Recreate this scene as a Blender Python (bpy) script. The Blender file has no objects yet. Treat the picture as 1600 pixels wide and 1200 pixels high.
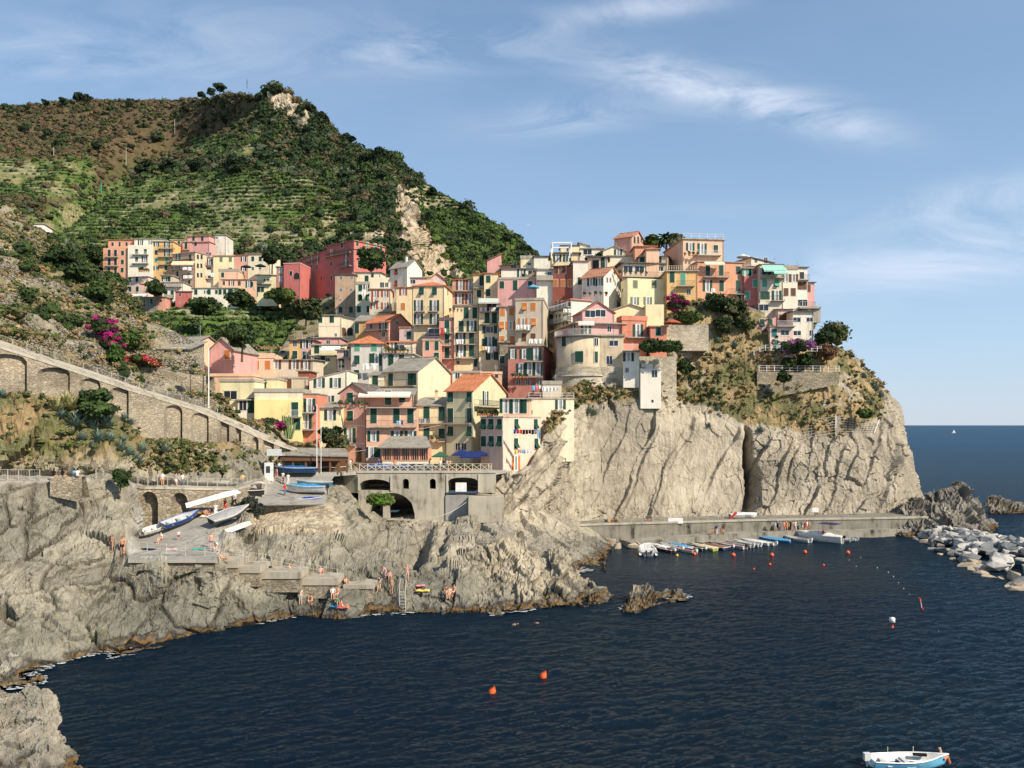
import bpy, bmesh, math, random
import numpy as np
from mathutils import Vector, Matrix
R = math.radians
PI = math.pi
rnd = random.Random(7)
rng = np.random.default_rng(11)
S = bpy.context.scene
COL = S.collection
CAMZ = 20.0
F = 1250.0
HY = 664.0

# ------------------------------------------------------------------ camera, light, sky
cam_d = bpy.data.cameras.new('camera'); cam = bpy.data.objects.new('camera', cam_d); COL.objects.link(cam)
cam.location = (0, 0, CAMZ); cam.rotation_euler = (R(90), 0, 0)
cam_d.sensor_width = 36; cam_d.lens = 36*F/1600; cam_d.shift_y = 64/1600
cam_d.clip_start = 0.5; cam_d.clip_end = 60000
S.camera = cam
SUN_A, SUN_E = 52, 38       # degrees right of straight behind the camera, elevation
sd = Vector((math.sin(R(SUN_A))*math.cos(R(SUN_E)), -math.cos(R(SUN_A))*math.cos(R(SUN_E)), math.sin(R(SUN_E))))
ld = bpy.data.lights.new('sun', 'SUN'); lo = bpy.data.objects.new('sun', ld); COL.objects.link(lo)
ld.energy = 4.9; ld.angle = R(0.53); ld.color = (1.0, 0.89, 0.73)
lo.rotation_euler = sd.to_track_quat('Z', 'Y').to_euler()
S.view_settings.view_transform = 'Standard'; S.view_settings.look = 'None'
S.view_settings.exposure = 0.35; S.view_settings.gamma = 1
S.cycles.max_bounces = 5; S.cycles.diffuse_bounces = 3; S.cycles.glossy_bounces = 3; S.cycles.transparent_max_bounces = 6

def P(px, py, Y):
    return Vector(((px-800)/F*Y, Y, CAMZ+(HY-py)/F*Y))
def toz(py, Y): return CAMZ+(HY-py)/F*Y
def wlY(py): return CAMZ*F/(py-HY)
def Pz(px, py, z):
    Y = (CAMZ-z)*F/(py-HY); return P(px, py, Y)

# ------------------------------------------------------------------ node helpers
class NT:
    def __init__(s, name, world=False):
        s.m = bpy.data.materials.new(name); s.m.use_nodes = True
        s.t = s.m.node_tree; s.t.nodes.clear()
    def n(s, typ, ins=None, **kw):
        nd = s.t.nodes.new(typ)
        for k, v in kw.items(): setattr(nd, k, v)
        for k, v in (ins or {}).items():
            sock = nd.inputs[k]
            if isinstance(v, bpy.types.NodeSocket): s.t.links.new(v, sock)
            else: sock.default_value = v
        return nd
    def math(s, op, a, b=None, c=None, clamp=False):
        nd = s.t.nodes.new('ShaderNodeMath'); nd.operation = op; nd.use_clamp = clamp
        for i, v in enumerate((a, b, c)):
            if v is None: continue
            if isinstance(v, bpy.types.NodeSocket): s.t.links.new(v, nd.inputs[i])
            else: nd.inputs[i].default_value = v
        return nd.outputs[0]
    def mix(s, f, a, b, mode='MIX'):
        nd = s.t.nodes.new('ShaderNodeMix'); nd.data_type = 'RGBA'; nd.blend_type = mode
        for k, v in ((0, f), (6, a), (7, b)):
            if isinstance(v, bpy.types.NodeSocket): s.t.links.new(v, nd.inputs[k])
            else: nd.inputs[k].default_value = v if k == 0 else c4(v)
        return nd.outputs[2]
    def ramp(s, f, stops):
        nd = s.t.nodes.new('ShaderNodeValToRGB'); s.t.links.new(f, nd.inputs[0])
        cr = nd.color_ramp
        while len(cr.elements) < len(stops): cr.elements.new(0.5)
        for e, (p, c) in zip(cr.elements, stops):
            e.position = p; e.color = c4(c)
        return nd.outputs[0]
    def noise(s, vec, scale, detail=4, rough=.55, dist=0):
        return s.n('ShaderNodeTexNoise', {'Vector': vec, 'Scale': scale, 'Detail': detail, 'Roughness': rough, 'Distortion': dist}).outputs[0]
    def mapv(s, vec, scale=(1, 1, 1), rot=(0, 0, 0)):
        return s.n('ShaderNodeMapping', {'Vector': vec, 'Scale': scale, 'Rotation': rot}).outputs[0]
    def out(s, col, rough=.9, normal=None, spec=.2, **kw):
        ins = {'Base Color': c4(col) if not isinstance(col, bpy.types.NodeSocket) else col, 'Roughness': rough, 'Specular IOR Level': spec}
        if normal is not None: ins['Normal'] = normal
        ins.update(kw)
        b = s.n('ShaderNodeBsdfPrincipled', ins)
        s.n('ShaderNodeOutputMaterial', {'Surface': b.outputs[0]})
        return s.m
    def bump(s, h, strength=.5, dist=.1):
        return s.n('ShaderNodeBump', {'Height': h, 'Strength': strength, 'Distance': dist}).outputs[0]
def c4(c):
    if isinstance(c, (int, float)): return (c, c, c, 1)
    return tuple(c)[:3]+(1,)
def srgb(r, g, b):
    return tuple(((v/255)/12.92 if v/255 <= .04045 else ((v/255+.055)/1.055)**2.4) for v in (r, g, b))

# world: Nishita sky with cirrus streaks laid out by direction
W = bpy.data.worlds.new('World'); S.world = W; W.use_nodes = True
wt = NT.__new__(NT); wt.t = W.node_tree; wt.t.nodes.clear()
sky = wt.n('ShaderNodeTexSky', sky_type='NISHITA', sun_disc=False)
sky.sun_elevation = R(SUN_E); sky.sun_rotation = R(180-SUN_A)
sky.altitude = 0; sky.air_density = 1.0; sky.dust_density = 0.15; sky.ozone_density = 3.0
tc = wt.n('ShaderNodeTexCoord').outputs['Generated']
sx = wt.n('ShaderNodeSeparateXYZ', {0: tc})
dy = wt.math('MAXIMUM', sx.outputs[1], 0.05)
U_ = wt.math('DIVIDE', sx.outputs[0], dy); V_ = wt.math('DIVIDE', sx.outputs[2], dy)
uv = wt.n('ShaderNodeCombineXYZ', {0: U_, 1: V_, 2: 0.0}).outputs[0]
wn = wt.n('ShaderNodeTexNoise', {'Vector': wt.mapv(uv, (5.0, 16, 1), (0, 0, R(-14))), 'Scale': 1.0, 'Detail': 9.0, 'Roughness': .62, 'Distortion': .9}).outputs[0]
wn2 = wt.n('ShaderNodeTexNoise', {'Vector': wt.mapv(uv, (1.6, 4.5, 1), (0, 0, R(-8))), 'Scale': 1.0, 'Detail': 5.0, 'Roughness': .5}).outputs[0]
total = None
#   px, py, half length, half height, tilt (deg, up to the right), strength
for (px, py, a, b, t, k) in [(700, 75, 130, 26, 5, .8), (865, 185, 105, 22, 4, .75), (1080, 130, 150, 32, -10, 1.0), (1280, 185, 110, 24, -12, .8),
                             (1000, 12, 130, 20, 8, .7), (1560, 300, 150, 24, 12, .6), (1450, 400, 280, 44, 12, .6), (280, 70, 330, 60, 0, .32), (1560, 390, 160, 36, 10, .4), (1080, 335, 150, 14, 4, .2), (50,90,200,40,0,.2)]:
    u0 = (px-800)/F; v0 = (HY-py)/F
    du = wt.math('SUBTRACT', U_, u0); dv = wt.math('SUBTRACT', V_, v0)
    ct, st = math.cos(R(t)), math.sin(R(t))
    e1 = wt.math('ADD', wt.math('MULTIPLY', du, ct*F/a), wt.math('MULTIPLY', dv, st*F/a))
    e2 = wt.math('ADD', wt.math('MULTIPLY', du, -st*F/b), wt.math('MULTIPLY', dv, ct*F/b))
    d2 = wt.math('ADD', wt.math('MULTIPLY', e1, e1), wt.math('MULTIPLY', e2, e2))
    g = wt.math('MULTIPLY', wt.math('EXPONENT', wt.math('MULTIPLY', d2, -.8)), k)
    total = g if total is None else wt.math('ADD', total, g)
wsp = wt.math('MULTIPLY', wt.math('SUBTRACT', wn, .36), 3.4, clamp=True)
cm = wt.math('MULTIPLY', total, wsp, clamp=True)
veil = wt.math('MULTIPLY', wt.math('SUBTRACT', wn2, .45), .5, clamp=True)
veil = wt.math('MULTIPLY', veil, wt.math('MULTIPLY', V_, 2.2, clamp=True))
cm = wt.math('ADD', wt.math('MULTIPLY', cm, .66), wt.math('MULTIPLY', veil, .5), clamp=True)
SKYMUL = (1.0, 1.0, 1.0)
# sea air: a clean blue-grey band near the horizon under the Nishita sky
zr = wt.math('DIVIDE', sx.outputs[2], 0.5, clamp=True)
air = wt.ramp(zr, [(0.0, (2.75, 3.3, 4.15)), (.2, (2.4, 3.25, 4.3)), (.55, (1.65, 2.5, 3.55)), (1.0, (1.05, 1.75, 2.75))])
skc = wt.mix(wt.math('SUBTRACT', .85, wt.math('MULTIPLY', zr, .25)), sky.outputs[0], air)
skyc = wt.mix(cm, skc, (5.2, 5.4, 6.0))
bg = wt.n('ShaderNodeBackground', {'Color': skyc, 'Strength': .15})
wt.n('ShaderNodeOutputWorld', {'Surface': bg.outputs[0]})

# ------------------------------------------------------------------ numpy noise
def _h(ix, iy, iz, seed):
    h = (ix.astype(np.uint32)*np.uint32(374761393) + iy.astype(np.uint32)*np.uint32(668265263) + iz.astype(np.uint32)*np.uint32(2246822519) + np.uint32((seed*3266489917) & 0xffffffff))
    h = (h ^ (h >> np.uint32(15)))*np.uint32(2246822519)
    h = (h ^ (h >> np.uint32(13)))*np.uint32(3266489917)
    h ^= h >> np.uint32(16)
    return (h & np.uint32(0xffffff)).astype(np.float32)/16777215.0
def vnoise(p, seed=0):
    i = np.floor(p).astype(np.int64); f = (p-i).astype(np.float32)
    f = f*f*f*(f*(f*6-15)+10)
    r = 0
    for dx in (0, 1):
        wx = f[:, 0] if dx else 1-f[:, 0]
        for dy in (0, 1):
            wy = f[:, 1] if dy else 1-f[:, 1]
            for dz in (0, 1):
                wz = f[:, 2] if dz else 1-f[:, 2]
                r = r + wx*wy*wz*_h(i[:, 0]+dx, i[:, 1]+dy, i[:, 2]+dz, seed)
    return r*2-1
def fbm(p, octv=4, seed=0, gain=.5, ridged=False):
    r = np.zeros(len(p), np.float32); a = 1.0; t = 0
    q = p.astype(np.float64)
    for o in range(octv):
        v = vnoise(q, seed+o*17)
        if ridged: v = 1-2*np.abs(v)
        r += a*v; t += a; a *= gain; q = q*2.03+13.7
    return r/t
def worley(p, seed=0, jit=.9):
    i = np.floor(p).astype(np.int64)
    f1 = np.full(len(p), 9., np.float32); f2 = f1.copy(); cid = np.zeros(len(p), np.float32)
    for dx in (-1, 0, 1):
        for dy in (-1, 0, 1):
            for dz in (-1, 0, 1):
                a, b, c = i[:, 0]+dx, i[:, 1]+dy, i[:, 2]+dz
                qx = a+.5+jit*(_h(a, b, c, seed)-.5); qy = b+.5+jit*(_h(a, b, c, seed+1)-.5); qz = c+.5+jit*(_h(a, b, c, seed+2)-.5)
                d = np.sqrt((p[:, 0]-qx)**2+(p[:, 1]-qy)**2+(p[:, 2]-qz)**2).astype(np.float32)
                nr = d < f1
                f2 = np.where(nr, f1, np.minimum(f2, d)); cid = np.where(nr, _h(a, b, c, seed+3), cid); f1 = np.where(nr, d, f1)
    return f1, f2, cid
def facets(p, seed=0, k=.9, jit=.9):
    """planes meeting in sharp edges: every cell has its own random tilt"""
    i = np.floor(p).astype(np.int64); f1 = np.full(len(p), 9., np.float32); out = np.zeros(len(p), np.float32)
    for dx in (-1, 0, 1):
        for dy in (-1, 0, 1):
            for dz in (-1, 0, 1):
                a, b, c = i[:, 0]+dx, i[:, 1]+dy, i[:, 2]+dz
                q = [a+.5+jit*(_h(a, b, c, seed)-.5), b+.5+jit*(_h(a, b, c, seed+1)-.5), c+.5+jit*(_h(a, b, c, seed+2)-.5)]
                o = [p[:, 0]-q[0], p[:, 1]-q[1], p[:, 2]-q[2]]
                d = (o[0]**2+o[1]**2+o[2]**2).astype(np.float32); nr = d < f1
                v = (o[0]*(_h(a, b, c, seed+3)-.5)+o[1]*(_h(a, b, c, seed+4)-.5)+o[2]*(_h(a, b, c, seed+5)-.5))*2*k+.6*(_h(a, b, c, seed+6)-.5)
                out = np.where(nr, v.astype(np.float32), out); f1 = np.where(nr, d, f1)
    return out
def sstep(a, b, x):
    t = np.clip((x-a)/(b-a), 0, 1); return t*t*(3-2*t)
def rotm(ax, ay, az):
    from mathutils import Euler
    return np.array(Euler((R(ax), R(ay), R(az))).to_matrix())

# ------------------------------------------------------------------ objects
def tag(o, label=None, cat=None, group=None, kind=None):
    if label: o['label'] = label
    if cat: o['category'] = cat
    if group: o['group'] = group
    if kind: o['kind'] = kind
    return o
def link(name, me, parent=None, M=None):
    o = bpy.data.objects.new(name, me); COL.objects.link(o)
    if parent is not None: o.parent = parent
    if M is not None: o.matrix_basis = M
    return o
def empty(name, M):
    o = bpy.data.objects.new(name, None); COL.objects.link(o); o.empty_display_size = .3
    o.matrix_basis = M if isinstance(M, Matrix) else Matrix.Translation(M)
    return o
def npmesh(name, verts, faces, mats, smooth=False, mi=None, col=None):
    me = bpy.data.meshes.new(name)
    verts = np.asarray(verts, np.float32); faces = np.asarray(faces, np.int32)
    k = faces.shape[1]; nf = len(faces)
    me.vertices.add(len(verts)); me.vertices.foreach_set('co', verts.ravel())
    me.loops.add(nf*k); me.loops.foreach_set('vertex_index', faces.ravel())
    me.polygons.add(nf); me.polygons.foreach_set('loop_start', np.arange(0, nf*k, k, dtype=np.int32))
    try: me.polygons.foreach_set('loop_total', np.full(nf, k, np.int32))
    except Exception: pass
    for m in (mats if isinstance(mats, (list, tuple)) else [mats]): me.materials.append(m)
    if mi is not None: me.polygons.foreach_set('material_index', np.asarray(mi, np.int32))
    me.update(calc_edges=True)
    me.polygons.foreach_set('use_smooth', np.full(nf, bool(smooth)))
    if col is not None:
        a = me.color_attributes.new('col', 'FLOAT_COLOR', 'POINT')
        c = np.ones((len(verts), 4), np.float32); c[:, :3] = col
        a.data.foreach_set('color', c.ravel())
    me.validate()
    return me

class MB:
    """mesh builder: boxes, prisms and tubes gathered into one mesh"""
    def __init__(s): s.v = []; s.f = []; s.m = []; s.mats = []
    def mat(s, m):
        if m not in s.mats: s.mats.append(m)
        return s.mats.index(m)
    def poly(s, vs, faces, m):
        b = len(s.v); s.v += [tuple(v) for v in vs]
        for f in faces: s.f.append([b+i for i in f]); s.m.append(s.mat(m))
    def box(s, lo, hi, m, M=None):
        x0, y0, z0 = lo; x1, y1, z1 = hi
        vs = [Vector(v) for v in ((x0, y0, z0), (x1, y0, z0), (x1, y1, z0), (x0, y1, z0), (x0, y0, z1), (x1, y0, z1), (x1, y1, z1), (x0, y1, z1))]
        if M is not None: vs = [M @ v for v in vs]
        s.poly(vs, [(3, 2, 1, 0), (4, 5, 6, 7), (0, 1, 5, 4), (1, 2, 6, 5), (2, 3, 7, 6), (3, 0, 4, 7)], m)
    def tube(s, pts, r, m, n=6, cap=True):
        pts = [Vector(p) for p in pts]; rs = r if isinstance(r, (list, tuple)) else [r]*len(pts)
        base = len(s.v)
        for i, p in enumerate(pts):
            d = (pts[min(i+1, len(pts)-1)]-pts[max(i-1, 0)]).normalized()
            a = d.cross(Vector((0, 0, 1)) if abs(d.z) < .9 else Vector((1, 0, 0))).normalized(); b = d.cross(a)
            for k in range(n):
                t = 2*PI*k/n; s.v.append(tuple(p+(a*math.cos(t)+b*math.sin(t))*rs[i]))
        mi = s.mat(m)
        for i in range(len(pts)-1):
            for k in range(n):
                s.f.append([base+i*n+k, base+i*n+(k+1) % n, base+(i+1)*n+(k+1) % n, base+(i+1)*n+k]); s.m.append(mi)
        if cap:
            s.f.append([base+k for k in range(n)]); s.m.append(mi)
            s.f.append([base+(len(pts)-1)*n+k for k in reversed(range(n))]); s.m.append(mi)
    def mesh(s, name, smooth=False):
        me = bpy.data.meshes.new(name); me.from_pydata(s.v, [], s.f)
        for m in s.mats: me.materials.append(m)
        me.polygons.foreach_set('material_index', s.m)
        me.polygons.foreach_set('use_smooth', [smooth]*len(s.f))
        me.update(); return me
    def obj(s, name, parent=None, M=None, smooth=False):
        return link(name, s.mesh(name, smooth), parent, M)
def copy_tree(o, parent=None, M=None):
    c = o.copy(); COL.objects.link(c); c.parent = parent
    if M is not None: c.matrix_basis = M
    for ch in [x for x in o.children]: copy_tree(ch, c)
    return c
# ------------------------------------------------------------------ materials
_mc = {}
def geo_pos(T): return T.n('ShaderNodeNewGeometry').outputs['Position']
def obj_co(T): return T.n('ShaderNodeTexCoord').outputs['Object']
def m_rock(name, bs=1.0, water=True, cr=.55):
    """rock: colour from the mesh attribute, broken by noise, cracks, pale veins and a weed band at the water"""
    T = NT(name); p = geo_pos(T)
    base = T.n('ShaderNodeAttribute', attribute_name='col').outputs['Color']
    n1 = T.noise(p, .55, 8, .62, .4); n2 = T.noise(T.mapv(p, (1, 1, .28), (0, R(25), 0)), 1.6, 6, .65, .8); n3 = T.noise(p, 6, 4, .6)
    f = T.math('ADD', T.math('MULTIPLY', n1, .55), T.math('MULTIPLY', n2, .45))
    sh = T.ramp(f, [(.30, (.68, .66, .63)), (.43, (.88, .86, .83)), (.52, (1.0, 1.0, 1.0)), (.68, (1.18, 1.16, 1.12))])
    c = T.mix(1, base, sh, 'MULTIPLY')
    sp = T.ramp(n3, [(.3, (.84, .84, .84)), (.55, (1.02, 1.02, 1.02)), (.75, (1.14, 1.13, 1.12))])
    c = T.mix(.8, c, sp, 'MULTIPLY')
    wv = T.math('ADD', n1, 0)
    dp = T.n('ShaderNodeVectorMath', {0: p, 1: T.n('ShaderNodeVectorMath', {0: T.n('ShaderNodeTexNoise', {'Vector': p, 'Scale': .5, 'Detail': 4.0}).outputs[1], 1: (1.6, 1.6, 1.6)}, operation='MULTIPLY').outputs[0]}, operation='ADD').outputs[0]
    v = T.n('ShaderNodeTexVoronoi', {'Vector': T.mapv(dp, (1, 1, .38), (R(15), R(28), 0)), 'Scale': .42}, feature='DISTANCE_TO_EDGE').outputs[0]
    v2 = T.n('ShaderNodeTexVoronoi', {'Vector': T.mapv(dp, (1, 1, .5), (R(-20), R(40), 0)), 'Scale': 1.3}, feature='DISTANCE_TO_EDGE').outputs[0]
    k1 = T.math('SUBTRACT', 1, T.math('DIVIDE', v, .035, clamp=True)); k2 = T.math('SUBTRACT', 1, T.math('DIVIDE', v2, .06, clamp=True))
    k1 = T.math('MULTIPLY', k1, T.math('MULTIPLY', T.math('SUBTRACT', T.noise(p, .25, 3), .5), 7, clamp=True))
    k2 = T.math('MULTIPLY', k2, T.math('MULTIPLY', T.math('SUBTRACT', T.noise(p, .4, 3), .5), 7, clamp=True))
    kk = T.math('MAXIMUM', T.math('MULTIPLY', k1, .75), T.math('MULTIPLY', k2, .35))
    c = T.mix(T.math('MULTIPLY', kk, cr*.9, clamp=True), c, (.05, .043, .036))
    ly = T.noise(T.mapv(dp, (.9, .35, .9), (R(0), R(-38), R(0))), 1.0, 2, .5)
    lz = T.n('ShaderNodeTexNoise', {'Vector': T.mapv(dp, (2.6, .6, .22), (0, R(35), 0)), 'Scale': 1.0, 'Detail': 5.0, 'Roughness': .6}).outputs[0]
    c = T.mix(.75, c, T.ramp(lz, [(.33, (.58, .55, .5)), (.48, (1, 1, 1)), (.66, (1.18, 1.16, 1.1))]), 'MULTIPLY')
    # pale mineral veins
    vv = T.noise(T.mapv(p, (1, 1, .5), (0, R(-30), R(20))), 1.1, 7, .7, 2.2)
    vk = T.math('SUBTRACT', 1, T.math('MULTIPLY', T.math('ABSOLUTE', T.math('SUBTRACT', vv, .55)), 60), clamp=True)
    c = T.mix(T.math('MULTIPLY', vk, .35), c, (.55, .52, .46))
    if water:
        z = T.n('ShaderNodeSeparateXYZ', {0: p}).outputs[2]
        zz = T.math('ADD', z, T.math('MULTIPLY', T.math('SUBTRACT', T.noise(p, .55, 5), .5), 3.6))
        o = T.ramp(T.math('MULTIPLY', zz, .35), [(.02, (.02, .014, .01)), (.09, (.17, .10, .035)), (.16, (.15, .10, .045)), (.22, (.045, .04, .032)), (.55, (.3, .28, .24))])
        fz = T.math('SUBTRACT', 1, T.math('MULTIPLY', T.math('SUBTRACT', zz, .75), 1.4, clamp=True), clamp=True)
        c = T.mix(T.math('MULTIPLY', fz, T.math('MULTIPLY', T.noise(p, .7, 5, .7), 1.75, clamp=True)), c, o)
    h = T.math('ADD', T.math('MULTIPLY', n2, .6), T.math('ADD', T.math('ADD', T.math('MULTIPLY', n3, .25), T.math('MULTIPLY', lz, .8)), T.math('MULTIPLY', kk, -.7)))
    return T.out(c, .9, T.bump(h, .75*bs, .34), .15)
def m_ground(name, bs=1.0, stones=False):
    T = NT(name); p = geo_pos(T)
    base = T.n('ShaderNodeAttribute', attribute_name='col').outputs['Color']
    n1 = T.noise(p, .35, 8, .65); n2 = T.noise(p, 2.2, 6, .6)
    c = T.mix(1, base, T.ramp(n1, [(.3, (.55, .58, .5)), (.5, (1, 1, 1)), (.7, (1.35, 1.28, 1.15))]), 'MULTIPLY')
    c = T.mix(.8, c, T.ramp(n2, [(.3, (.55, .55, .5)), (.55, (1.05, 1.05, 1.05)), (.75, (1.4, 1.35, 1.3))]), 'MULTIPLY')
    hh = T.math('ADD', n1, n2)
    if stones:
        v = T.n('ShaderNodeTexVoronoi', {'Vector': T.mapv(p, (1, 1, 2.1)), 'Scale': 1.7}, feature='DISTANCE_TO_EDGE').outputs[0]
        g = T.n('ShaderNodeSeparateXYZ', {0: T.n('ShaderNodeTexVoronoi', {'Vector': T.mapv(p, (1, 1, 2.1)), 'Scale': 1.7}).outputs[1]}).outputs[0]
        w = T.math('MULTIPLY', T.math('SUBTRACT', T.noise(T.mapv(p, (1, 1, 2.5)), .16, 4, .6), .44), 9, clamp=True)
        kk = T.math('SUBTRACT', 1, T.math('DIVIDE', v, .09, clamp=True))
        c = T.mix(T.math('MULTIPLY', w, .55), c, T.mix(kk, T.mix(g, (.40, .35, .27), (.24, .205, .15)), (.07, .06, .04)))
        hh = T.math('SUBTRACT', hh, T.math('MULTIPLY', T.math('MULTIPLY', kk, w), 1.2))
    return T.out(c, 1, T.bump(hh, .9*bs, .5), .05)
def m_stone(name, c1=(.40, .34, .25), c2=(.20, .165, .12), sc=2.2, mortar=.06, flat=.55):
    k = ('stone', name)
    if k in _mc: return _mc[k]
    T = NT(name); p = geo_pos(T)
    dp = T.n('ShaderNodeVectorMath', {0: p, 1: T.n('ShaderNodeVectorMath', {0: T.n('ShaderNodeTexNoise', {'Vector': p, 'Scale': 1.2, 'Detail': 3.0}).outputs[1], 1: (.35, .35, .35)}, operation='MULTIPLY').outputs[0]}, operation='ADD').outputs[0]
    mp = T.mapv(dp, (1, 1, 1.9))
    v = T.n('ShaderNodeTexVoronoi', {'Vector': mp, 'Scale': sc}, feature='DISTANCE_TO_EDGE').outputs[0]
    vc = T.n('ShaderNodeTexVoronoi', {'Vector': mp, 'Scale': sc}).outputs[1]
    g = T.n('ShaderNodeSeparateXYZ', {0: vc}).outputs[0]
    n = T.noise(p, .22, 7, .68)
    big = T.ramp(n, [(.32, (.50, .49, .45)), (.5, (1, 1, 1)), (.68, (1.25, 1.2, 1.1))])
    c = T.mix(T.math('MULTIPLY', g, 1), c1, c2)
    c = T.mix(.85, c, big, 'MULTIPLY')
    k_ = T.math('SUBTRACT', 1, T.math('DIVIDE', v, mortar, clamp=True))
    c = T.mix(T.math('MULTIPLY', k_, flat), c, (.09, .075, .055))
    h = T.math('SUBTRACT', T.math('ADD', T.math('MULTIPLY', g, .3), T.noise(p, 5, 4)), T.math('MULTIPLY', k_, .6))
    _mc[k] = T.out(c, .95, T.bump(h, .8, .12), .1); return _mc[k]
def m_plaster(c, st=.5):
    k = ('pl', tuple(round(x, 3) for x in c), st)
    if k in _mc: return _mc[k]
    T = NT('plaster'); p = geo_pos(T)
    n = T.noise(p, .5, 6, .6); n2 = T.noise(T.mapv(p, (1.2, 1.2, .12)), 1.3, 5, .65); n3 = T.noise(p, 9, 3)
    f = T.math('ADD', T.math('MULTIPLY', n, .5), T.math('MULTIPLY', n2, .5))
    a = .24*st
    cc = T.mix(1, c, T.ramp(f, [(.32, (1-2.2*a, 1-2.3*a, 1-2.5*a)), (.46, (1-.4*a,)*3), (.56, (1.02,)*3), (.7, (1.06, 1.05, 1.03))]), 'MULTIPLY')
    st_ = T.math('MULTIPLY', T.math('SUBTRACT', T.noise(T.mapv(p, (2.2, 2.2, .16)), 1.0, 4, .7), .58), 5*st, clamp=True)
    cc = T.mix(T.math('MULTIPLY', st_, .45), cc, (c[0]*.42, c[1]*.42, c[2]*.42))
    _mc[k] = T.out(cc, .9, T.bump(T.math('ADD', n3, n), .25, .05), .15); return _mc[k]
def m_paint(c, rough=.6, spec=.3, var=.12):
    k = ('pt', tuple(round(x, 3) for x in c), rough)
    if k in _mc: return _mc[k]
    T = NT('paint'); p = geo_pos(T)
    n = T.noise(p, 2.5, 4)
    cc = T.mix(1, c, T.ramp(n, [(.3, (1-var*1.6,)*3), (.6, (1+var*.5,)*3)]), 'MULTIPLY')
    _mc[k] = T.out(cc, rough, None, spec); return _mc[k]
def m_shutter(c):
    k = ('sh', tuple(c))
    if k in _mc: return _mc[k]
    T = NT('shutter_paint'); p = obj_co(T)
    z = T.n('ShaderNodeSeparateXYZ', {0: p}).outputs[2]
    w = T.math('SINE', T.math('MULTIPLY', z, 70))
    cc = T.mix(1, c, T.ramp(T.math('ADD', T.math('MULTIPLY', w, .5), .5), [(.1, (.72,)*3), (.7, (1.1,)*3)]), 'MULTIPLY')
    _mc[k] = T.out(cc, .6, T.bump(w, .35, .02), .3); return _mc[k]
def m_tile(c=(.60, .22, .10), kind='tile'):
    k = ('rf', tuple(c), kind)
    if k in _mc: return _mc[k]
    T = NT('roof_covering'); p = obj_co(T); g = geo_pos(T)
    s = T.n('ShaderNodeSeparateXYZ', {0: p})
    n = T.noise(g, .9, 6, .65); n2 = T.noise(g, 5, 4, .7)
    cc = T.mix(1, c, T.ramp(n, [(.3, (.62, .6, .58)), (.5, (1, 1, 1)), (.7, (1.2, 1.18, 1.15))]), 'MULTIPLY')
    cc = T.mix(.9, cc, T.ramp(n2, [(.35, (.62, .62, .62)), (.55, (1.05, 1.05, 1.05)), (.72, (1.4, 1.4, 1.4))]), 'MULTIPLY')
    if kind == 'tile':
        w = T.math('SINE', T.math('MULTIPLY', s.outputs[0], 24)); cc = T.mix(.5, cc, T.ramp(T.math('ADD', T.math('MULTIPLY', w, .5), .5), [(.0, (.5, .5, .5)), (.5, (1.1, 1.1, 1.1))]), 'MULTIPLY')
        b = T.bump(w, .6, .06)
    else: b = T.bump(n2, .6, .06)
    _mc[k] = T.out(cc, .9, b, .1); return _mc[k]
def m_leaf(name='foliage', spec=.15):
    k = ('leaf', name)
    if k in _mc: return _mc[k]
    T = NT(name)
    base = T.n('ShaderNodeAttribute', attribute_name='col').outputs['Color']
    n = T.noise(geo_pos(T), 1.5, 3)
    c = T.mix(1, base, T.ramp(n, [(.3, (.7, .72, .7)), (.6, (1.15, 1.12, 1.05))]), 'MULTIPLY')
    _mc[k] = T.out(c, .75, None, spec); return _mc[k]
def m_glass():
    if 'gl' in _mc: return _mc['gl']
    T = NT('window_glass'); _mc['gl'] = T.out((.02, .025, .03), .08, None, .6); return _mc['gl']
M_DARK = m_paint((.012, .012, .014), .8, .1)
M_WHITE = m_paint((.78, .76, .72), .6)
M_CONC = m_plaster((.40, .365, .30), 1.1)
M_CONCG = m_plaster((.33, .32, .29), .9)
M_IRON = m_paint((.05, .05, .052), .5)
M_STEEL = m_paint((.55, .54, .50), .45)
M_WOOD = m_paint((.16, .08, .04), .7)

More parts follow.
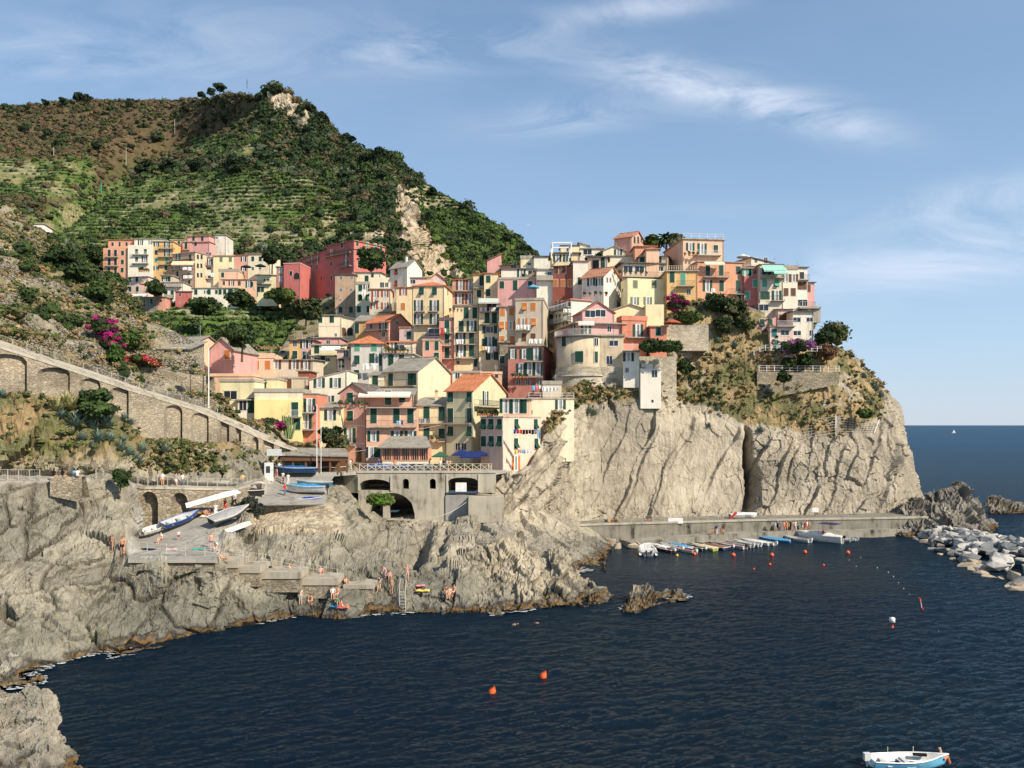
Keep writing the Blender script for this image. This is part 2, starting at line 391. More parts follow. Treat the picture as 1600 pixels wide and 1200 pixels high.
# ------------------------------------------------------------------ water
def m_water():
    T = NT('sea_water'); p = geo_pos(T)
    a = T.noise(T.mapv(p, (.9, 1.5, 1), (0, 0, R(12))), .9, 6, .62, .3)
    b = T.noise(T.mapv(p, (.5, 1.0, 1), (0, 0, R(-18))), .35, 5, .6, .3)
    c = T.noise(T.mapv(p, (.25, 1.2, 1), (0, 0, R(8))), .07, 6, .6)
    h = T.math('ADD', T.math('ADD', T.math('MULTIPLY', a, .6), T.math('MULTIPLY', T.noise(T.mapv(p, (1.2, 2.2, 1), (0, 0, R(20))), 2.6, 3, .6), .16)), T.math('ADD', T.math('MULTIPLY', b, 1.0), T.math('MULTIPLY', c, 2.0)))
    yy = T.n('ShaderNodeSeparateXYZ', {0: p}).outputs[1]
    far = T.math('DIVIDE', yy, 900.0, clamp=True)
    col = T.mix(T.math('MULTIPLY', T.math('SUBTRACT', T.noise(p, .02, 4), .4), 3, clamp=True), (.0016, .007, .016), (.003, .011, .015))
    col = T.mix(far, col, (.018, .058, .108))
    xx = T.n('ShaderNodeSeparateXYZ', {0: p}).outputs[0]   # the sheltered harbour basin is calmer
    sh = T.math('MULTIPLY', T.math('DIVIDE', T.math('SUBTRACT', yy, 82.0), 30.0, clamp=True), T.math('DIVIDE', T.math('SUBTRACT', 62.0, xx), 20.0, clamp=True))
    nb = T.n('ShaderNodeBump', {'Height': h, 'Strength': 1.0, 'Distance': T.math('SUBTRACT', .7, T.math('MULTIPLY', sh, .5))}).outputs[0]
    fr = T.n('ShaderNodeFresnel', {'IOR': 1.333, 'Normal': nb}).outputs[0]
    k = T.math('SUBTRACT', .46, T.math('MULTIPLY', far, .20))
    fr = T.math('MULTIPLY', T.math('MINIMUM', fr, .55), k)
    gl = T.n('ShaderNodeBsdfGlossy', {'Color': (.95, 1, 1, 1), 'Roughness': T.math('ADD', .07, T.math('MULTIPLY', far, .25)), 'Normal': nb}).outputs[0]
    df = T.n('ShaderNodeBsdfDiffuse', {'Color': col}).outputs[0]
    mx = T.n('ShaderNodeMixShader', {0: fr, 1: df, 2: gl}).outputs[0]
    T.n('ShaderNodeOutputMaterial', {'Surface': mx})
    return T.m
def build_water():
    near = 38.0; rows = []
    Y = near
    while Y < 330: rows.append(Y); Y *= 1.0042
    ys = np.array(rows); us = np.linspace(-1.0, 1.0, 800)
    YY, UU = np.meshgrid(ys, us, indexing='ij'); X = YY*UU
    p = np.stack([X.ravel(), YY.ravel(), np.zeros(X.size)], 1)
    def wv(k, ang, sx, sy, seed, o=3):
        c, s = math.cos(R(ang)), math.sin(R(ang))
        q = np.stack([(p[:, 0]*c+p[:, 1]*s)*k/sx, (-p[:, 0]*s+p[:, 1]*c)*k/sy, np.zeros(len(p))], 1)
        return fbm(q, o, seed, .5, ridged=True)
    z = .09*wv(1, 12, 3.4, 1.7, 1)+.12*wv(1, -20, 9, 4, 5, 2)+.06*wv(1, 30, 1.5, .8, 9, 2)
    z *= 1-.75*sstep(110, 300, p[:, 1])
    z *= 1-.6*sstep(85, 115, p[:, 1])*(1-sstep(40, 62, p[:, 0]))
    p[:, 2] = z
    nr, nc = X.shape
    i = np.arange(nr*nc).reshape(nr, nc)
    f = np.stack([i[:-1, :-1], i[:-1, 1:], i[1:, 1:], i[1:, :-1]], -1).reshape(-1, 4)
    m = m_water()
    # one sheet to the horizon: a coarse ring joined on behind the fine grid
    v = [p]; off = len(p)
    far = []
    Y = ys[-1]
    fy = [Y, 450, 700, 1100, 2000, 5000, 15000, 40000]
    g = []
    for k, y in enumerate(fy):
        for u in (-1.0, -.66, -.33, 0, .33, .66, 1.0): g.append((y*u, y, 0))
    v.append(np.array(g)); ff = []
    for k in range(len(fy)-1):
        for j in range(6):
            a = off+k*7+j; ff.append((a, a+1, a+8, a+7))
    off2 = off+len(g)
    g2 = [(-38, 38, 0), (38, 38, 0), (60, -60, 0), (-60, -60, 0), (40000, 40000, 0), (330, 330, 0), (9000, -200, 0), (60, -60, 0), (-330, 330, 0), (-9000, -200, 0), (-40000, 40000, 0)]
    v.append(np.array(g2)); ff += [(off2+3, off2+2, off2+1, off2), (off2+1, off2+2, off2+6, off2+5), (off2+5, off2+6, off2+4, off2+4), (off2, off2+8, off2+9, off2+3), (off2+8, off2+10, off2+9, off2+9)]
    f4 = [q for q in ff if len(set(q)) == 4]
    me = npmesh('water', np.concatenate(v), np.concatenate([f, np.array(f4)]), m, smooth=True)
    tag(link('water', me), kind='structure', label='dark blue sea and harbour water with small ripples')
build_water()
# ------------------------------------------------------------------ relief nets
PATCH = {}
def interp_axis(A, counts, cub=.6):
    """A: (n, ...) control values; counts: samples per segment"""
    n = A.shape[0]; out = []
    for i in range(n-1):
        a, b = A[i], A[i+1]; m0 = (A[i+1]-A[max(i-1, 0)])*.5; m1 = (A[min(i+2, n-1)]-A[i])*.5
        t = np.arange(counts[i])/counts[i]
        for tt in t:
            h = (2*tt**3-3*tt**2+1)*a+(tt**3-2*tt**2+tt)*m0+(-2*tt**3+3*tt**2)*b+(tt**3-tt**2)*m1
            out.append(cub*h+(1-cub)*(a*(1-tt)+b*tt))
    out.append(A[-1]); return np.array(out)
def net(name, cols, res=1.7, amp=None, disp=None, color=None, mat=None, cub=.6, smooth=False, label=None, terr=None, post=None, kind='structure', back=None):
    """cols: list of columns (top to bottom) of (px, py, Y); amp: displacement weight per row"""
    A = np.array([[list(P(*q)) for q in c] for c in cols], float)
    Q = np.array([[q for q in c] for c in cols], float)
    nc, nr = A.shape[:2]
    def cnt(D): return max(2, int(math.ceil(D/res)))
    pc = [cnt(np.median(np.hypot(Q[i+1, :, 0]-Q[i, :, 0], .6*(Q[i+1, :, 1]-Q[i, :, 1]))+.8*np.abs(A[i+1, :, 1]-A[i, :, 1]))) for i in range(nc-1)]
    # rows that face away (depth change only) still get some samples
    pr = [cnt(np.median(np.abs(Q[:, j+1, 1]-Q[:, j, 1])+.8*np.abs(A[:, j+1, 1]-A[:, j, 1]))) for j in range(nr-1)]
    G = interp_axis(A, pc, cub); G = interp_axis(G.transpose(1, 0, 2), pr, cub).transpose(1, 0, 2)
    w = np.array(amp if amp is not None else [1]*nr, float)
    Wt = interp_axis(w[:, None], pr, 0)[:, 0]
    nU, nV = G.shape[:2]
    dU = np.gradient(G, axis=0); dV = np.gradient(G, axis=1)
    N = np.cross(dU, dV); N /= np.linalg.norm(N, axis=2, keepdims=True)+1e-9
    for ax in (0, 1):   # calm the normals so that roughness never folds
        for _ in range(3): Np = np.concatenate([N.take([0], ax), N, N.take([-1], ax)], ax); N = (Np.take(range(0, N.shape[ax]), ax)+2*N+Np.take(range(2, N.shape[ax]+2), ax))/4
    N /= np.linalg.norm(N, axis=2, keepdims=True)+1e-9
    if N[:, :, 1].mean() > 0: N = -N
    p = G.reshape(-1, 3); n = N.reshape(-1, 3); ww = np.tile(Wt, nU)
    rowt = np.tile(np.arange(nV)/(nV-1), nU); colt = np.repeat(np.arange(nU)/(nU-1), nV)
    p0 = p.copy()
    if disp is not None:
        d, c_extra = disp(p, n)
        p = p+n*(d*ww)[:, None]
    else: c_extra = None
    if terr is not None: p = terr(p, p0)
    pix = np.stack([800+F*p[:, 0]/p[:, 1], HY-F*(p[:, 2]-CAMZ)/p[:, 1]], 1)
    col = color(p, n, pix, c_extra)
    i = np.arange(nU*nV).reshape(nU, nV)
    f = np.stack([i[:-1, :-1], i[1:, :-1], i[1:, 1:], i[:-1, 1:]], -1).reshape(-1, 4)
    # keep faces turned outwards
    a, b, c = p[f[:, 0]], p[f[:, 1]], p[f[:, 3]]
    fn = np.cross(b-a, c-a)
    if (fn*n[f[:, 0]]).sum() < 0: f = f[:, ::-1]
    me = npmesh(name, p, f, mat, smooth, col=col)
    o = link(name, me)
    tag(o, label=label, kind=kind)
    PATCH.setdefault(name, []).append((p, pix, n, col))
    PATCH[name+'#last'] = (p, pix, n, col, rowt, colt)
    return o
_gall = None
def ground_at(px, py, names=None):
    """the point of the modelled ground seen at a pixel: nearest built vertex towards the camera"""
    best = None
    for k, L in PATCH.items():
        if k.endswith('#last') or (names and k not in names): continue
        for (p, pix, n, c) in L:
            d = np.abs(pix[:, 0]-px)+np.abs(pix[:, 1]-py)
            m = d < 2.6
            if m.any():
                idx = np.where(m)[0]; j = idx[np.argmin(p[idx, 1])]
                if best is None or p[j, 1] < best[1]: best = p[j]
    return None if best is None else Vector([float(x) for x in best])

ROT1 = rotm(10, 28, 8); ROT2 = rotm(-15, 40, -20)
def rock_disp(sc=1.0, a=1.0, strata=.5, seed=0, dirv=(.80, -.25, .55), th=1.0, ck=.7):
    dv = np.array(dirv, float); dv /= np.linalg.norm(dv)
    def f(p, n):
        q = (p/sc)
        w = np.stack([fbm(q*.11, 3, seed+k) for k in (5, 6, 7)], 1)
        big = .9*fbm(q*.09, 4, seed+1, .5, ridged=True) + .40*fbm(q*.35, 4, seed+3, .55, ridged=True)
        # layers: a gentle rise then a sharp drop along the bedding normal
        s1 = (q @ dv)*.34/th+1.5*w[:, 0]+.35*w[:, 1]; s2 = (q @ dv)*1.15/th+3.2*w[:, 0]+1.0*w[:, 2]
        t1 = s1-np.floor(s1); t2 = s2-np.floor(s2); id1 = _h(np.floor(s1).astype(np.int64), np.zeros(len(p), np.int64), np.zeros(len(p), np.int64), seed+2)
        m1 = sstep(-.25, .25, fbm(q*.13+3, 2, seed+12)); m2 = sstep(-.3, .3, fbm(q*.3+9, 2, seed+13))
        lay = (.95*(t1-.5)-.9*np.exp(-(t1/.07)**2)+.6*(id1-.5))*(.35+.65*m1)+(.30*(t2-.5)-.22*np.exp(-(t2/.12)**2))*(.3+.7*m2)
        r = (q+w*2.2) @ ROT1
        f1, f2, cid = worley(r*np.array([.33, .26, .13]), seed+9)
        crack = np.exp(-((f2-f1)/.045)**2)*sstep(-.1, .25, fbm(q*.1+21, 2, seed+14))
        fa = facets((q+w*1.5) @ ROT1*np.array([.30, .26, .13]), seed+41)
        fb = facets((q+w*.8) @ ROT2*np.array([.85, .75, .42]), seed+43)
        fc = facets((q+w*.3) @ ROT1*np.array([2.0, 1.8, .9]), seed+45)
        fine = .12*fbm(q*1.5, 3, seed+31, .6, ridged=True)
        d = .8*big+strata*(.6*lay+1.5*fa+.62*fb+.26*fc-ck*crack)+fine
        return (d*a*sc).astype(float), np.stack([crack, cid], 1)
    return f
def lerp(a, b, t): return a*(1-t)+b*t
def pal(c): return np.array(c, float)
def rock_color(c1=(.44, .385, .30), c2=(.27, .25, .20), veg=(.12, .13, .045), dry=(.30, .21, .10), vegf=None, seed=3, vt=.3):
    def f(p, n, pix, ex):
        a = sstep(-.35, .45, fbm(p*.10, 4, seed)); col = lerp(pal(c1), pal(c2), a[:, None])
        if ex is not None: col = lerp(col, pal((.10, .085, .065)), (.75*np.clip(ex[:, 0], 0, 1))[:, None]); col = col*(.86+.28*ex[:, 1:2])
        if vegf is not None:
            v = vegf(p, n, pix); up = n[:, 2]
            m = sstep(vt, vt+.18, v+.45*fbm(p*.18, 4, seed+7)+.2*fbm(p*.8, 2, seed+8))
            tint = sstep(-.3, .3, fbm(p*.35, 3, seed+9))
            vc = lerp(pal(veg), pal(dry), tint[:, None])
            col = lerp(col, vc, m[:, None])
        return col
    return f
def box_m(pix, x0, x1, y0, y1, s=12):
    return sstep(x0-s, x0+s, pix[:, 0])*(1-sstep(x1-s, x1+s, pix[:, 0]))*sstep(y0-s, y0+s, pix[:, 1])*(1-sstep(y1-s, y1+s, pix[:, 1]))
def poly_y(pix, pts):
    xs = [a for a, b in pts]; ys = [b for a, b in pts]
    return np.interp(pix[:, 0], xs, ys)

M_ROCK = m_rock('rock'); M_ROCKF = m_rock('cliff_rock', .55, True, .12); M_GROUND = m_ground('dry_ground')

# ---- far mountain ---------------------------------------------------------
sky_pts = [(-90, 172, 600), (0, 168, 600), (60, 163, 600), (130, 160, 595), (200, 160, 590), (262, 162, 575), (310, 153, 545), (345, 142, 515), (385, 134, 490), (430, 136, 470), (468, 158, 455), (500, 182, 445), (530, 212, 438), (562, 238, 430), (600, 243, 415), (640, 272, 405), (655, 285, 440), (700, 312, 430), (760, 348, 410), (810, 380, 395), (845, 405, 385), (900, 440, 370)]
bot = {-90: (430, 250), 0: (430, 250), 60: (430, 250), 130: (440, 250), 200: (600, 180), 262: (600, 176), 310: (600, 165), 345: (600, 162), 385: (600, 160), 430: (600, 162), 468: (600, 170), 500: (590, 185), 530: (560, 205), 562: (540, 220), 600: (520, 235), 640: (500, 240), 655: (500, 262), 700: (500, 280), 760: (500, 290), 810: (490, 290), 845: (490, 290), 900: (490, 290)}
cols = []
for (x, y, Y) in sky_pts:
    yb, Yb = bot[x]
    # mid rows: keep the village shelf (y 380-470, depth about 290)
    rows = [(x-10, y+14, Y*1.10), (x, y, Y)]
    ym = 375 if x < 540 else (y+yb)/2+5
    Ym = {True: 345, False: 0}[x < 540]
    if x >= 540: Ym = Y*.45+Yb*.55
    if x >= 655: Ym = Y*.55+Yb*.45
    y1 = y+(ym-y)*.33; y2 = y+(ym-y)*.67
    rows += [(x, y1, Y-(Y-Ym)*.30), (x, y2, Y-(Y-Ym)*.66), (x, ym, Ym)]
    if x < 540 and x >= 200: rows += [(x, 420, 305), (x, 470, 284), (x, 530, 226), (x, yb, Yb)]
    elif x < 200: rows += [(x, 395, 320), (x, 410, 300), (x, 422, 280), (x, yb, Yb)]
    else:
        rows += [(x, ym+(yb-ym)*.3, Ym+(Yb-Ym)*.3), (x, ym+(yb-ym)*.55, Ym+(Yb-Ym)*.55), (x, ym+(yb-ym)*.8, Ym+(Yb-Ym)*.8), (x, yb, Yb)]
    cols.append(rows)
def terrace_mask(pix):
    x, y = pix[:, 0], pix[:, 1]
    top = poly_y(pix, [(60, 330), (130, 300), (200, 272), (300, 262), (400, 262), (480, 270), (560, 330), (620, 395)])
    m = sstep(0, 14, y-top)*(1-sstep(380, 396, y))*(1-sstep(540, 600, x))
    m2 = sstep(0, 10, y-244)*(1-sstep(300, 316, y))*(1-sstep(130, 160, x))
    m3 = box_m(pix, 230, 520, 440, 560, 10)
    m4 = box_m(pix, 300, 400, 214, 240, 6)
    m5 = box_m(pix, 645, 730, 285, 330, 8)
    return np.clip(np.maximum.reduce([m, m2, m3, m4, m5]), 0, 1)
def mtn_disp(p, n):
    pix = np.stack([800+F*p[:, 0]/p[:, 1], HY-F*(p[:, 2]-CAMZ)/p[:, 1]], 1)
    cl = cliff_mask(pix)
    # the valley left of the spur that runs from (60,380) up to (300,230)
    ln = poly_y(pix, [(0, 420), (110, 340), (200, 268), (300, 215), (420, 150), (470, 150)])
    val = np.exp(-((pix[:, 1]-ln+26)/26)**2)*(pix[:, 0] < 420)
    d = 7*fbm(p*.012, 4, 41, .5)+2.2*fbm(p*.05, 3, 42, .5) - 22*val
    r, ex = rock_disp(3.2, .95, .8, 77)(p, n)
    q = (np.stack([pix[:, 0], pix[:, 1]*.3, np.zeros(len(pix))], 1))
    gul = fbm(q*.05, 4, 43, .5, ridged=True)
    d = d*(1-cl)+(r+3.4*gul)*cl
    return d, cl
def cliff_mask(pix):
    x, y = pix[:, 0], pix[:, 1]
    c = poly_y(np.stack([y, x], 1), [(270, 618), (300, 628), (340, 640), (380, 655), (430, 690)])
    nz = 16*fbm(np.stack([x*.04, y*.04, x*0], 1), 3, 88)
    wd = np.interp(y, [265, 300, 350, 380, 430], [7, 15, 22, 34, 34])
    m = (1-sstep(wd-8, wd+8, np.abs(x-c+nz)))*sstep(268, 285, y)*(1-sstep(432, 450, y))
    nz2 = 14*fbm(np.stack([x*.07, y*.07, x*0], 1), 3, 89)
    m2 = (1-sstep(14, 28, np.abs((x-455)-(y-170)*.9+nz2)))*sstep(142, 150, y)*(1-sstep(185, 205, y+nz2))
    m3 = box_m(pix, 548, 606, 362, 384, 6)
    return np.clip(np.maximum.reduce([m, m2, m3]), 0, 1)
TT = {}
def mtn_terr(p, p0):
    pix = np.stack([800+F*p[:, 0]/p[:, 1], HY-F*(p[:, 2]-CAMZ)/p[:, 1]], 1)
    m = terrace_mask(pix); H = 2.6
    zz = p[:, 2]+4.0*fbm(p*.014, 3, 51)
    fz = zz/H; k = np.floor(fz); t = fz-k; TT['m'] = t
    z2 = (k+sstep(.0, .35, t)*1.0)*H - (zz-p[:, 2])
    p = p.copy(); p[:, 2] = p[:, 2]*(1-.8*m)+z2*.8*m
    return p
def mtn_color(p, n, pix, cl):
    x, y = pix[:, 0], pix[:, 1]
    nb = fbm(p*.03, 4, 61); nf = fbm(p*.15, 3, 62)
    green = pal((.085, .105, .040)); brown = pal((.125, .095, .055)); dry = pal((.24, .22, .11)); vine = pal((.10, .155, .045)); rock = pal((.50, .41, .30))
    # brown heath on the upper left slope
    bl = sstep(20, -40, y-poly_y(pix, [(0, 330), (110, 330), (200, 270), (330, 235), (430, 150), (600, 90)]))
    bl = np.clip(bl+.9*sstep(.15, .35, nb)*(y < 330), 0, 1)
    col = lerp(green, brown, bl[:, None])
    tm = terrace_mask(pix)
    t = TT['m']; wallm = (1-sstep(.30, .38, t))*sstep(-.2, .1, fbm(p*np.array([.05, .05, .2]), 3, 99))
    vt = lerp(dry, vine, sstep(-.6, -.15, nb+.7*nf)[:, None])
    vt = lerp(vt, pal((.37, .32, .225)), (wallm*.8)[:, None])
    col = lerp(col, vt, tm[:, None])
    v_right = sstep(650, 670, x)
    col = lerp(col, lerp(pal((.075, .13, .035)), dry, sstep(.2, .45, nf+nb*.5)[:, None]), (v_right*(1-cl)*(1-tm))[:, None])
    col = lerp(col, rock, cl[:, None])
    return col
net('mountain', cols, res=1.7, amp=[.6, .35, 1, 1, .7, .3, .3, .7, .6], disp=mtn_disp, color=mtn_color, mat=M_GROUND, terr=mtn_terr, label='steep mountain with terraces, scrub and bare rock above the village')

# ---- near left slope above the promenade -----------------------------------
sl = [(-90, 300, 152, 505, 82), (-40, 308, 152, 515, 83.5), (0, 318, 150, 528, 85.5), (30, 338, 150, 537, 87), (60, 362, 148, 548, 88.5), (100, 388, 146, 562, 91), (130, 402, 144, 572, 93), (160, 430, 140, 583, 95.5), (190, 456, 136, 594, 97.5), (215, 488, 132, 603, 99.5), (250, 512, 128, 613, 102), (290, 532, 124, 625, 105.5), (330, 618, 112, 640, 109), (370, 653, 113.6, 660, 112), (410, 675, 116, 680, 115), (450, 691, 118, 695, 117.5), (485, 701, 120.5, 708, 120)]
cols = []
for (x, yt, Yt, yb, Yb) in sl:
    c = [(x-6, yt+30, Yt+22), (x, yt, Yt)]
    for t in (.25, .5, .75): c.append((x, yt+(yb-yt)*t, Yt+(Yb-Yt)*(t**.8)))
    c.append((x, yb, Yb)); c.append((x, yb+34, Yb+.8)); cols.append(c)
def slope_disp(p, n):
    d = 1.3*fbm(p*.06, 4, 101, .5)+.5*fbm(p*.25, 3, 102)+.25*fbm(p*.9, 2, 103, ridged=True)
    return d, None
def slope_terr(p, p0):
    H = 3.4; zz = p[:, 2]+2.2*fbm(p*.035, 3, 111)
    fz = zz/H; k = np.floor(fz); t = fz-k
    m = sstep(-.2, .15, fbm(p*.04, 2, 112)+.15)*.75
    z2 = (k+sstep(.0, .5, t))*H-(zz-p[:, 2])
    p = p.copy(); p[:, 2] = p[:, 2]*(1-m)+z2*m; return p
def slope_color(p, n, pix, ex):
    nb = fbm(p*.06, 4, 121); nf = fbm(p*.5, 3, 122)
    c = lerp(pal((.30, .25, .15)), pal((.13, .135, .055)), sstep(-.25, .25, nb)[:, None])
    c = lerp(c, pal((.36, .32, .25)), (sstep(-.05, .2, fbm(p*.09, 3, 123)+.3*nf))[:, None]*.85)
    c = lerp(c, pal((.40, .18, .07)), (box_m(pix, 30, 75, 405, 430, 8)*sstep(-.2, .2, nf))[:, None])
    return c
net('hillside', cols, res=1.5, amp=[.6, .5, 1, 1, .8, .0, 0], disp=slope_disp, color=slope_color, mat=m_ground('dry_slope', 1.2, True), terr=slope_terr, label='dry terraced slope above the promenade wall')

# ---- ground under the village ----------------------------------------------
VX = [380, 480, 560, 650, 750, 850, 950, 1050, 1170, 1290]
VYs = [740, 700, 650, 600, 550, 500, 450, 400]
VT = [[118, 122, 136, 158, 190, 235, 284, 300], [118, 124, 138, 156, 178, 215, 245, 262], [122, 133, 145, 160, 176, 195, 222, 245], [124, 140, 150, 158, 168, 185, 204, 225],
      [130, 146, 154, 160, 165, 175, 190, 206], [132, 142, 154, 159, 163, 168, 176, 190], [134, 144, 152, 156, 159, 163, 168, 178], [136, 144, 152, 157, 160, 163, 168, 175],
      [130, 138, 148, 153, 156, 159, 164, 173], [134, 142, 150, 156, 160, 164, 170, 178]]
def V(px, py):
    xs = np.clip(px, VX[0], VX[-1]); i = min(max(int(np.searchsorted(VX, xs))-1, 0), len(VX)-2); tx = (xs-VX[i])/(VX[i+1]-VX[i])
    ys = min(max(py, 400), 740); r = [np.interp(ys, VYs[::-1], VT[k][::-1]) for k in (i, i+1)]
    return float(r[0]*(1-tx)+r[1]*tx)
vt = {380: 640, 430: 560, 480: 480, 520: 462, 560: 455, 600: 450, 650: 452, 700: 448, 750: 430, 800: 425, 850: 425, 900: 432, 950: 440, 1000: 455, 1050: 468, 1100: 474, 1150: 480, 1200: 492, 1240: 498, 1270: 505}
vb = {380: 700, 430: 712, 480: 722, 850: 725, 900: 690, 950: 640, 1000: 600, 1050: 560, 1100: 530, 1150: 520, 1200: 515, 1240: 520, 1270: 535}
cols = []
for x in sorted(vt):
    yb = float(np.interp(x, sorted(vb), [vb[k] for k in sorted(vb)])); yt = vt[x]
    c = [(x, yt+60, V(x, yt)+60), (x, yt+6, V(x, yt)+22)]
    for t in (0, .2, .4, .6, .8, 1):
        y = yt+(yb-yt)*t; c.append((x, y, V(x, y)+(2.5 if x < 560 else 7.0)))
    cols.append(c)
net('village_ground', cols, res=3, amp=[1, 1, 1, 1, 1, 1, 1, .3], disp=lambda p, n: (.7*fbm(p*.1, 3, 131), None),
    color=rock_color((.36, .30, .20), (.25, .21, .14), vegf=lambda p, n, pix: .35+0*p[:, 0]), mat=M_GROUND, label='steep ground between the village houses')
# ---- headland and big cliff -------------------------------------------------
def cleft(p, n):
    """big cliff: slabs leaning to the right, a dark cleft, fewer blocks on the smooth faces"""
    d, ex = rock_disp(1.25, .8, .8, 201, ck=.15)(p, n)
    x = 800+F*p[:, 0]/p[:, 1]; y = HY-F*(p[:, 2]-CAMZ)/p[:, 1]
    face = box_m(np.stack([x, y], 1), 905, 1160, 645, 790, 14)
    slab = sstep(.25, .3, np.abs(((x*.9+y*.62)/30+1.2*fbm(p*.07, 3, 205)) % 1-.5)*2) # long leaning ribs
    wob = 13*fbm(np.stack([y*.022, x*.008, x*0], 1), 4, 207); ribs = 0; dark = 0
    def slabs(edges, lean, lo, hi, amp):
        q = x+(y-700)*lean+wob*.8; r = 0*x; dk = 0*x
        for k in range(len(edges)-1):
            b, e = edges[k], edges[k+1]; a = amp*(.55+.9*((k*37 % 10)/10)); u = (q-b)/(e-b); a = a*np.clip(.45+1.3*fbm(np.stack([y*.018, x*0+7.3*k, x*.004], 1), 2, 300+k), .05, 1.5); r = r+np.where((u >= 0) & (u < 1), a*(sstep(0, .06, u)-.9*u), 0)
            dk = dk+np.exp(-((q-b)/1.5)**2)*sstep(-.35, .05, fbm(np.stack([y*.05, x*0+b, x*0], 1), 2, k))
        w = sstep(lo-8, lo+8, x)*(1-sstep(hi-8, hi+8, x)); w = w*sstep(-14, 10, y-poly_y(np.stack([x, y], 1), [(760, 640), (900, 630), (1000, 640), (1100, 655), (1180, 685), (1300, 705), (1400, 650)])); return r*w, dk*w
    for ed, le, lo, hi, am in (([880, 905, 962, 1003, 1012, 1052, 1064, 1136, 1200], .40, 900, 1164, 1.5), ([1170, 1192, 1230, 1246, 1290, 1318, 1366, 1400, 1460], .30, 1168, 1400, 1.6), ([760, 772, 780, 797, 806, 815, 833, 840, 857, 871, 880, 901, 912, 926, 950, 961, 985], .85, 700, 900, .6)):
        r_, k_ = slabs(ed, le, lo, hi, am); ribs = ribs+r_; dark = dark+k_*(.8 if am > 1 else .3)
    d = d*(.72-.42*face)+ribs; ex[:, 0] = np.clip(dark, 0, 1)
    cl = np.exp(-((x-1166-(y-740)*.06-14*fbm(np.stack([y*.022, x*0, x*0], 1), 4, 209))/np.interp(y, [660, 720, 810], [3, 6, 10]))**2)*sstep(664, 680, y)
    d = d-6.0*cl*(y < 812); ex[:, 0] = np.clip(ex[:, 0]+.7*cl, 0, 1)  # the shade inside the cleft is also painted into the rock colour
    st = sstep(20, -10, x-poly_y(np.stack([y, x], 1), [(600, 930), (640, 905), (700, 880), (790, 850)]))
    strat = .5*np.sin((x*.80+y*.60)/2.6+3*fbm(p*.12, 3, 211))*st
    return d+strat, ex
hl = [  # rows: behind, top, mid slope, cliff top, cliff mid, cliff base, under
   [(768, 745, 150), (768, 742, 124), (768, 752, 121.5), (768, 762, 120.5), (770, 775, 119.5), (772, 800, 118.5), (774, 850, 117)],
    [(800, 735, 150), (800, 738, 122), (800, 748, 120.5), (801, 760, 119.8), (803, 778, 119), (806, 805, 119), (808, 850, 119)],
    [(828, 730, 150), (828, 728, 124), (828, 738, 122.5), (828, 752, 122), (828, 775, 123), (828, 806, 126), (828, 850, 127)],
    [(846, 700, 152), (846, 690, 131), (846, 702, 129), (846, 730, 128), (846, 765, 128.5), (848, 806, 131), (848, 850, 131.5)],
    [(868, 650, 160), (868, 645, 137), (867, 660, 133), (866, 690, 132.5), (866, 745, 132.5), (868, 808, 134.5), (868, 850, 135)],
    [(900, 615, 165), (900, 605, 145), (898, 625, 141), (896, 650, 139.5), (895, 725, 138.5), (896, 812, 137.8), (896, 850, 138)],
    [(935, 600, 168), (935, 592, 150), (935, 612, 147.2), (935, 628, 145.5), (935, 720, 143.3), (935, 814, 141.3), (935, 850, 141.5)],
    [(985, 600, 168), (985, 592, 152), (985, 612, 148.2), (985, 632, 146.2), (985, 720, 144.6), (985, 815, 143), (985, 850, 143.5)],
    [(1040, 515, 175), (1040, 508, 160), (1040, 560, 153), (1040, 640, 147.6), (1040, 720, 146.3), (1040, 814, 144.8), (1040, 850, 145)],
    [(1070, 480, 180), (1070, 474, 163), (1070, 545, 157), (1070, 640, 152.5), (1070, 720, 150), (1070, 813, 146), (1070, 850, 145.5)],
    [(1110, 482, 182), (1110, 474, 163.5), (1110, 560, 157), (1110, 645, 153.5), (1110, 725, 151), (1110, 812, 147), (1110, 850, 146.5)],
    [(1150, 490, 182), (1150, 480, 163.5), (1150, 570, 158), (1150, 657, 154), (1150, 732, 151.5), (1150, 811, 147.6), (1150, 850, 147)],
    [(1185, 500, 182), (1185, 492, 163), (1185, 580, 158), (1185, 672, 154), (1185, 735, 151.5), (1185, 811, 148), (1185, 850, 147.5)],
    [(1220, 530, 182), (1220, 520, 161), (1220, 590, 158), (1220, 676, 154.5), (1220, 742, 152), (1220, 811, 148.6), (1220, 850, 148)],
    [(1262, 545, 182), (1262, 538, 162), (1262, 600, 158), (1262, 682, 155), (1262, 745, 152.5), (1262, 811, 149), (1262, 850, 148.6)],
    [(1300, 552, 182), (1300, 548, 164), (1300, 610, 159), (1300, 690, 156), (1300, 750, 153), (1300, 812, 149.6), (1300, 850, 149)],
    [(1325, 560, 184), (1328, 556, 168), (1340, 615, 162), (1345, 690, 158), (1348, 752, 154), (1350, 814, 150.5), (1350, 850, 150)],
    [(1335, 572, 196), (1352, 578, 174), (1380, 625, 168), (1392, 690, 162), (1398, 755, 157), (1400, 818, 152.5), (1400, 852, 152)],
    [(1320, 585, 215), (1362, 592, 184), (1404, 640, 178), (1415, 690, 172), (1430, 745, 166), (1452, 800, 160), (1455, 852, 158)],
    [(1290, 600, 235), (1340, 605, 205), (1375, 650, 205), (1385, 700, 200), (1400, 760, 195), (1425, 820, 190), (1430, 850, 186)],
]
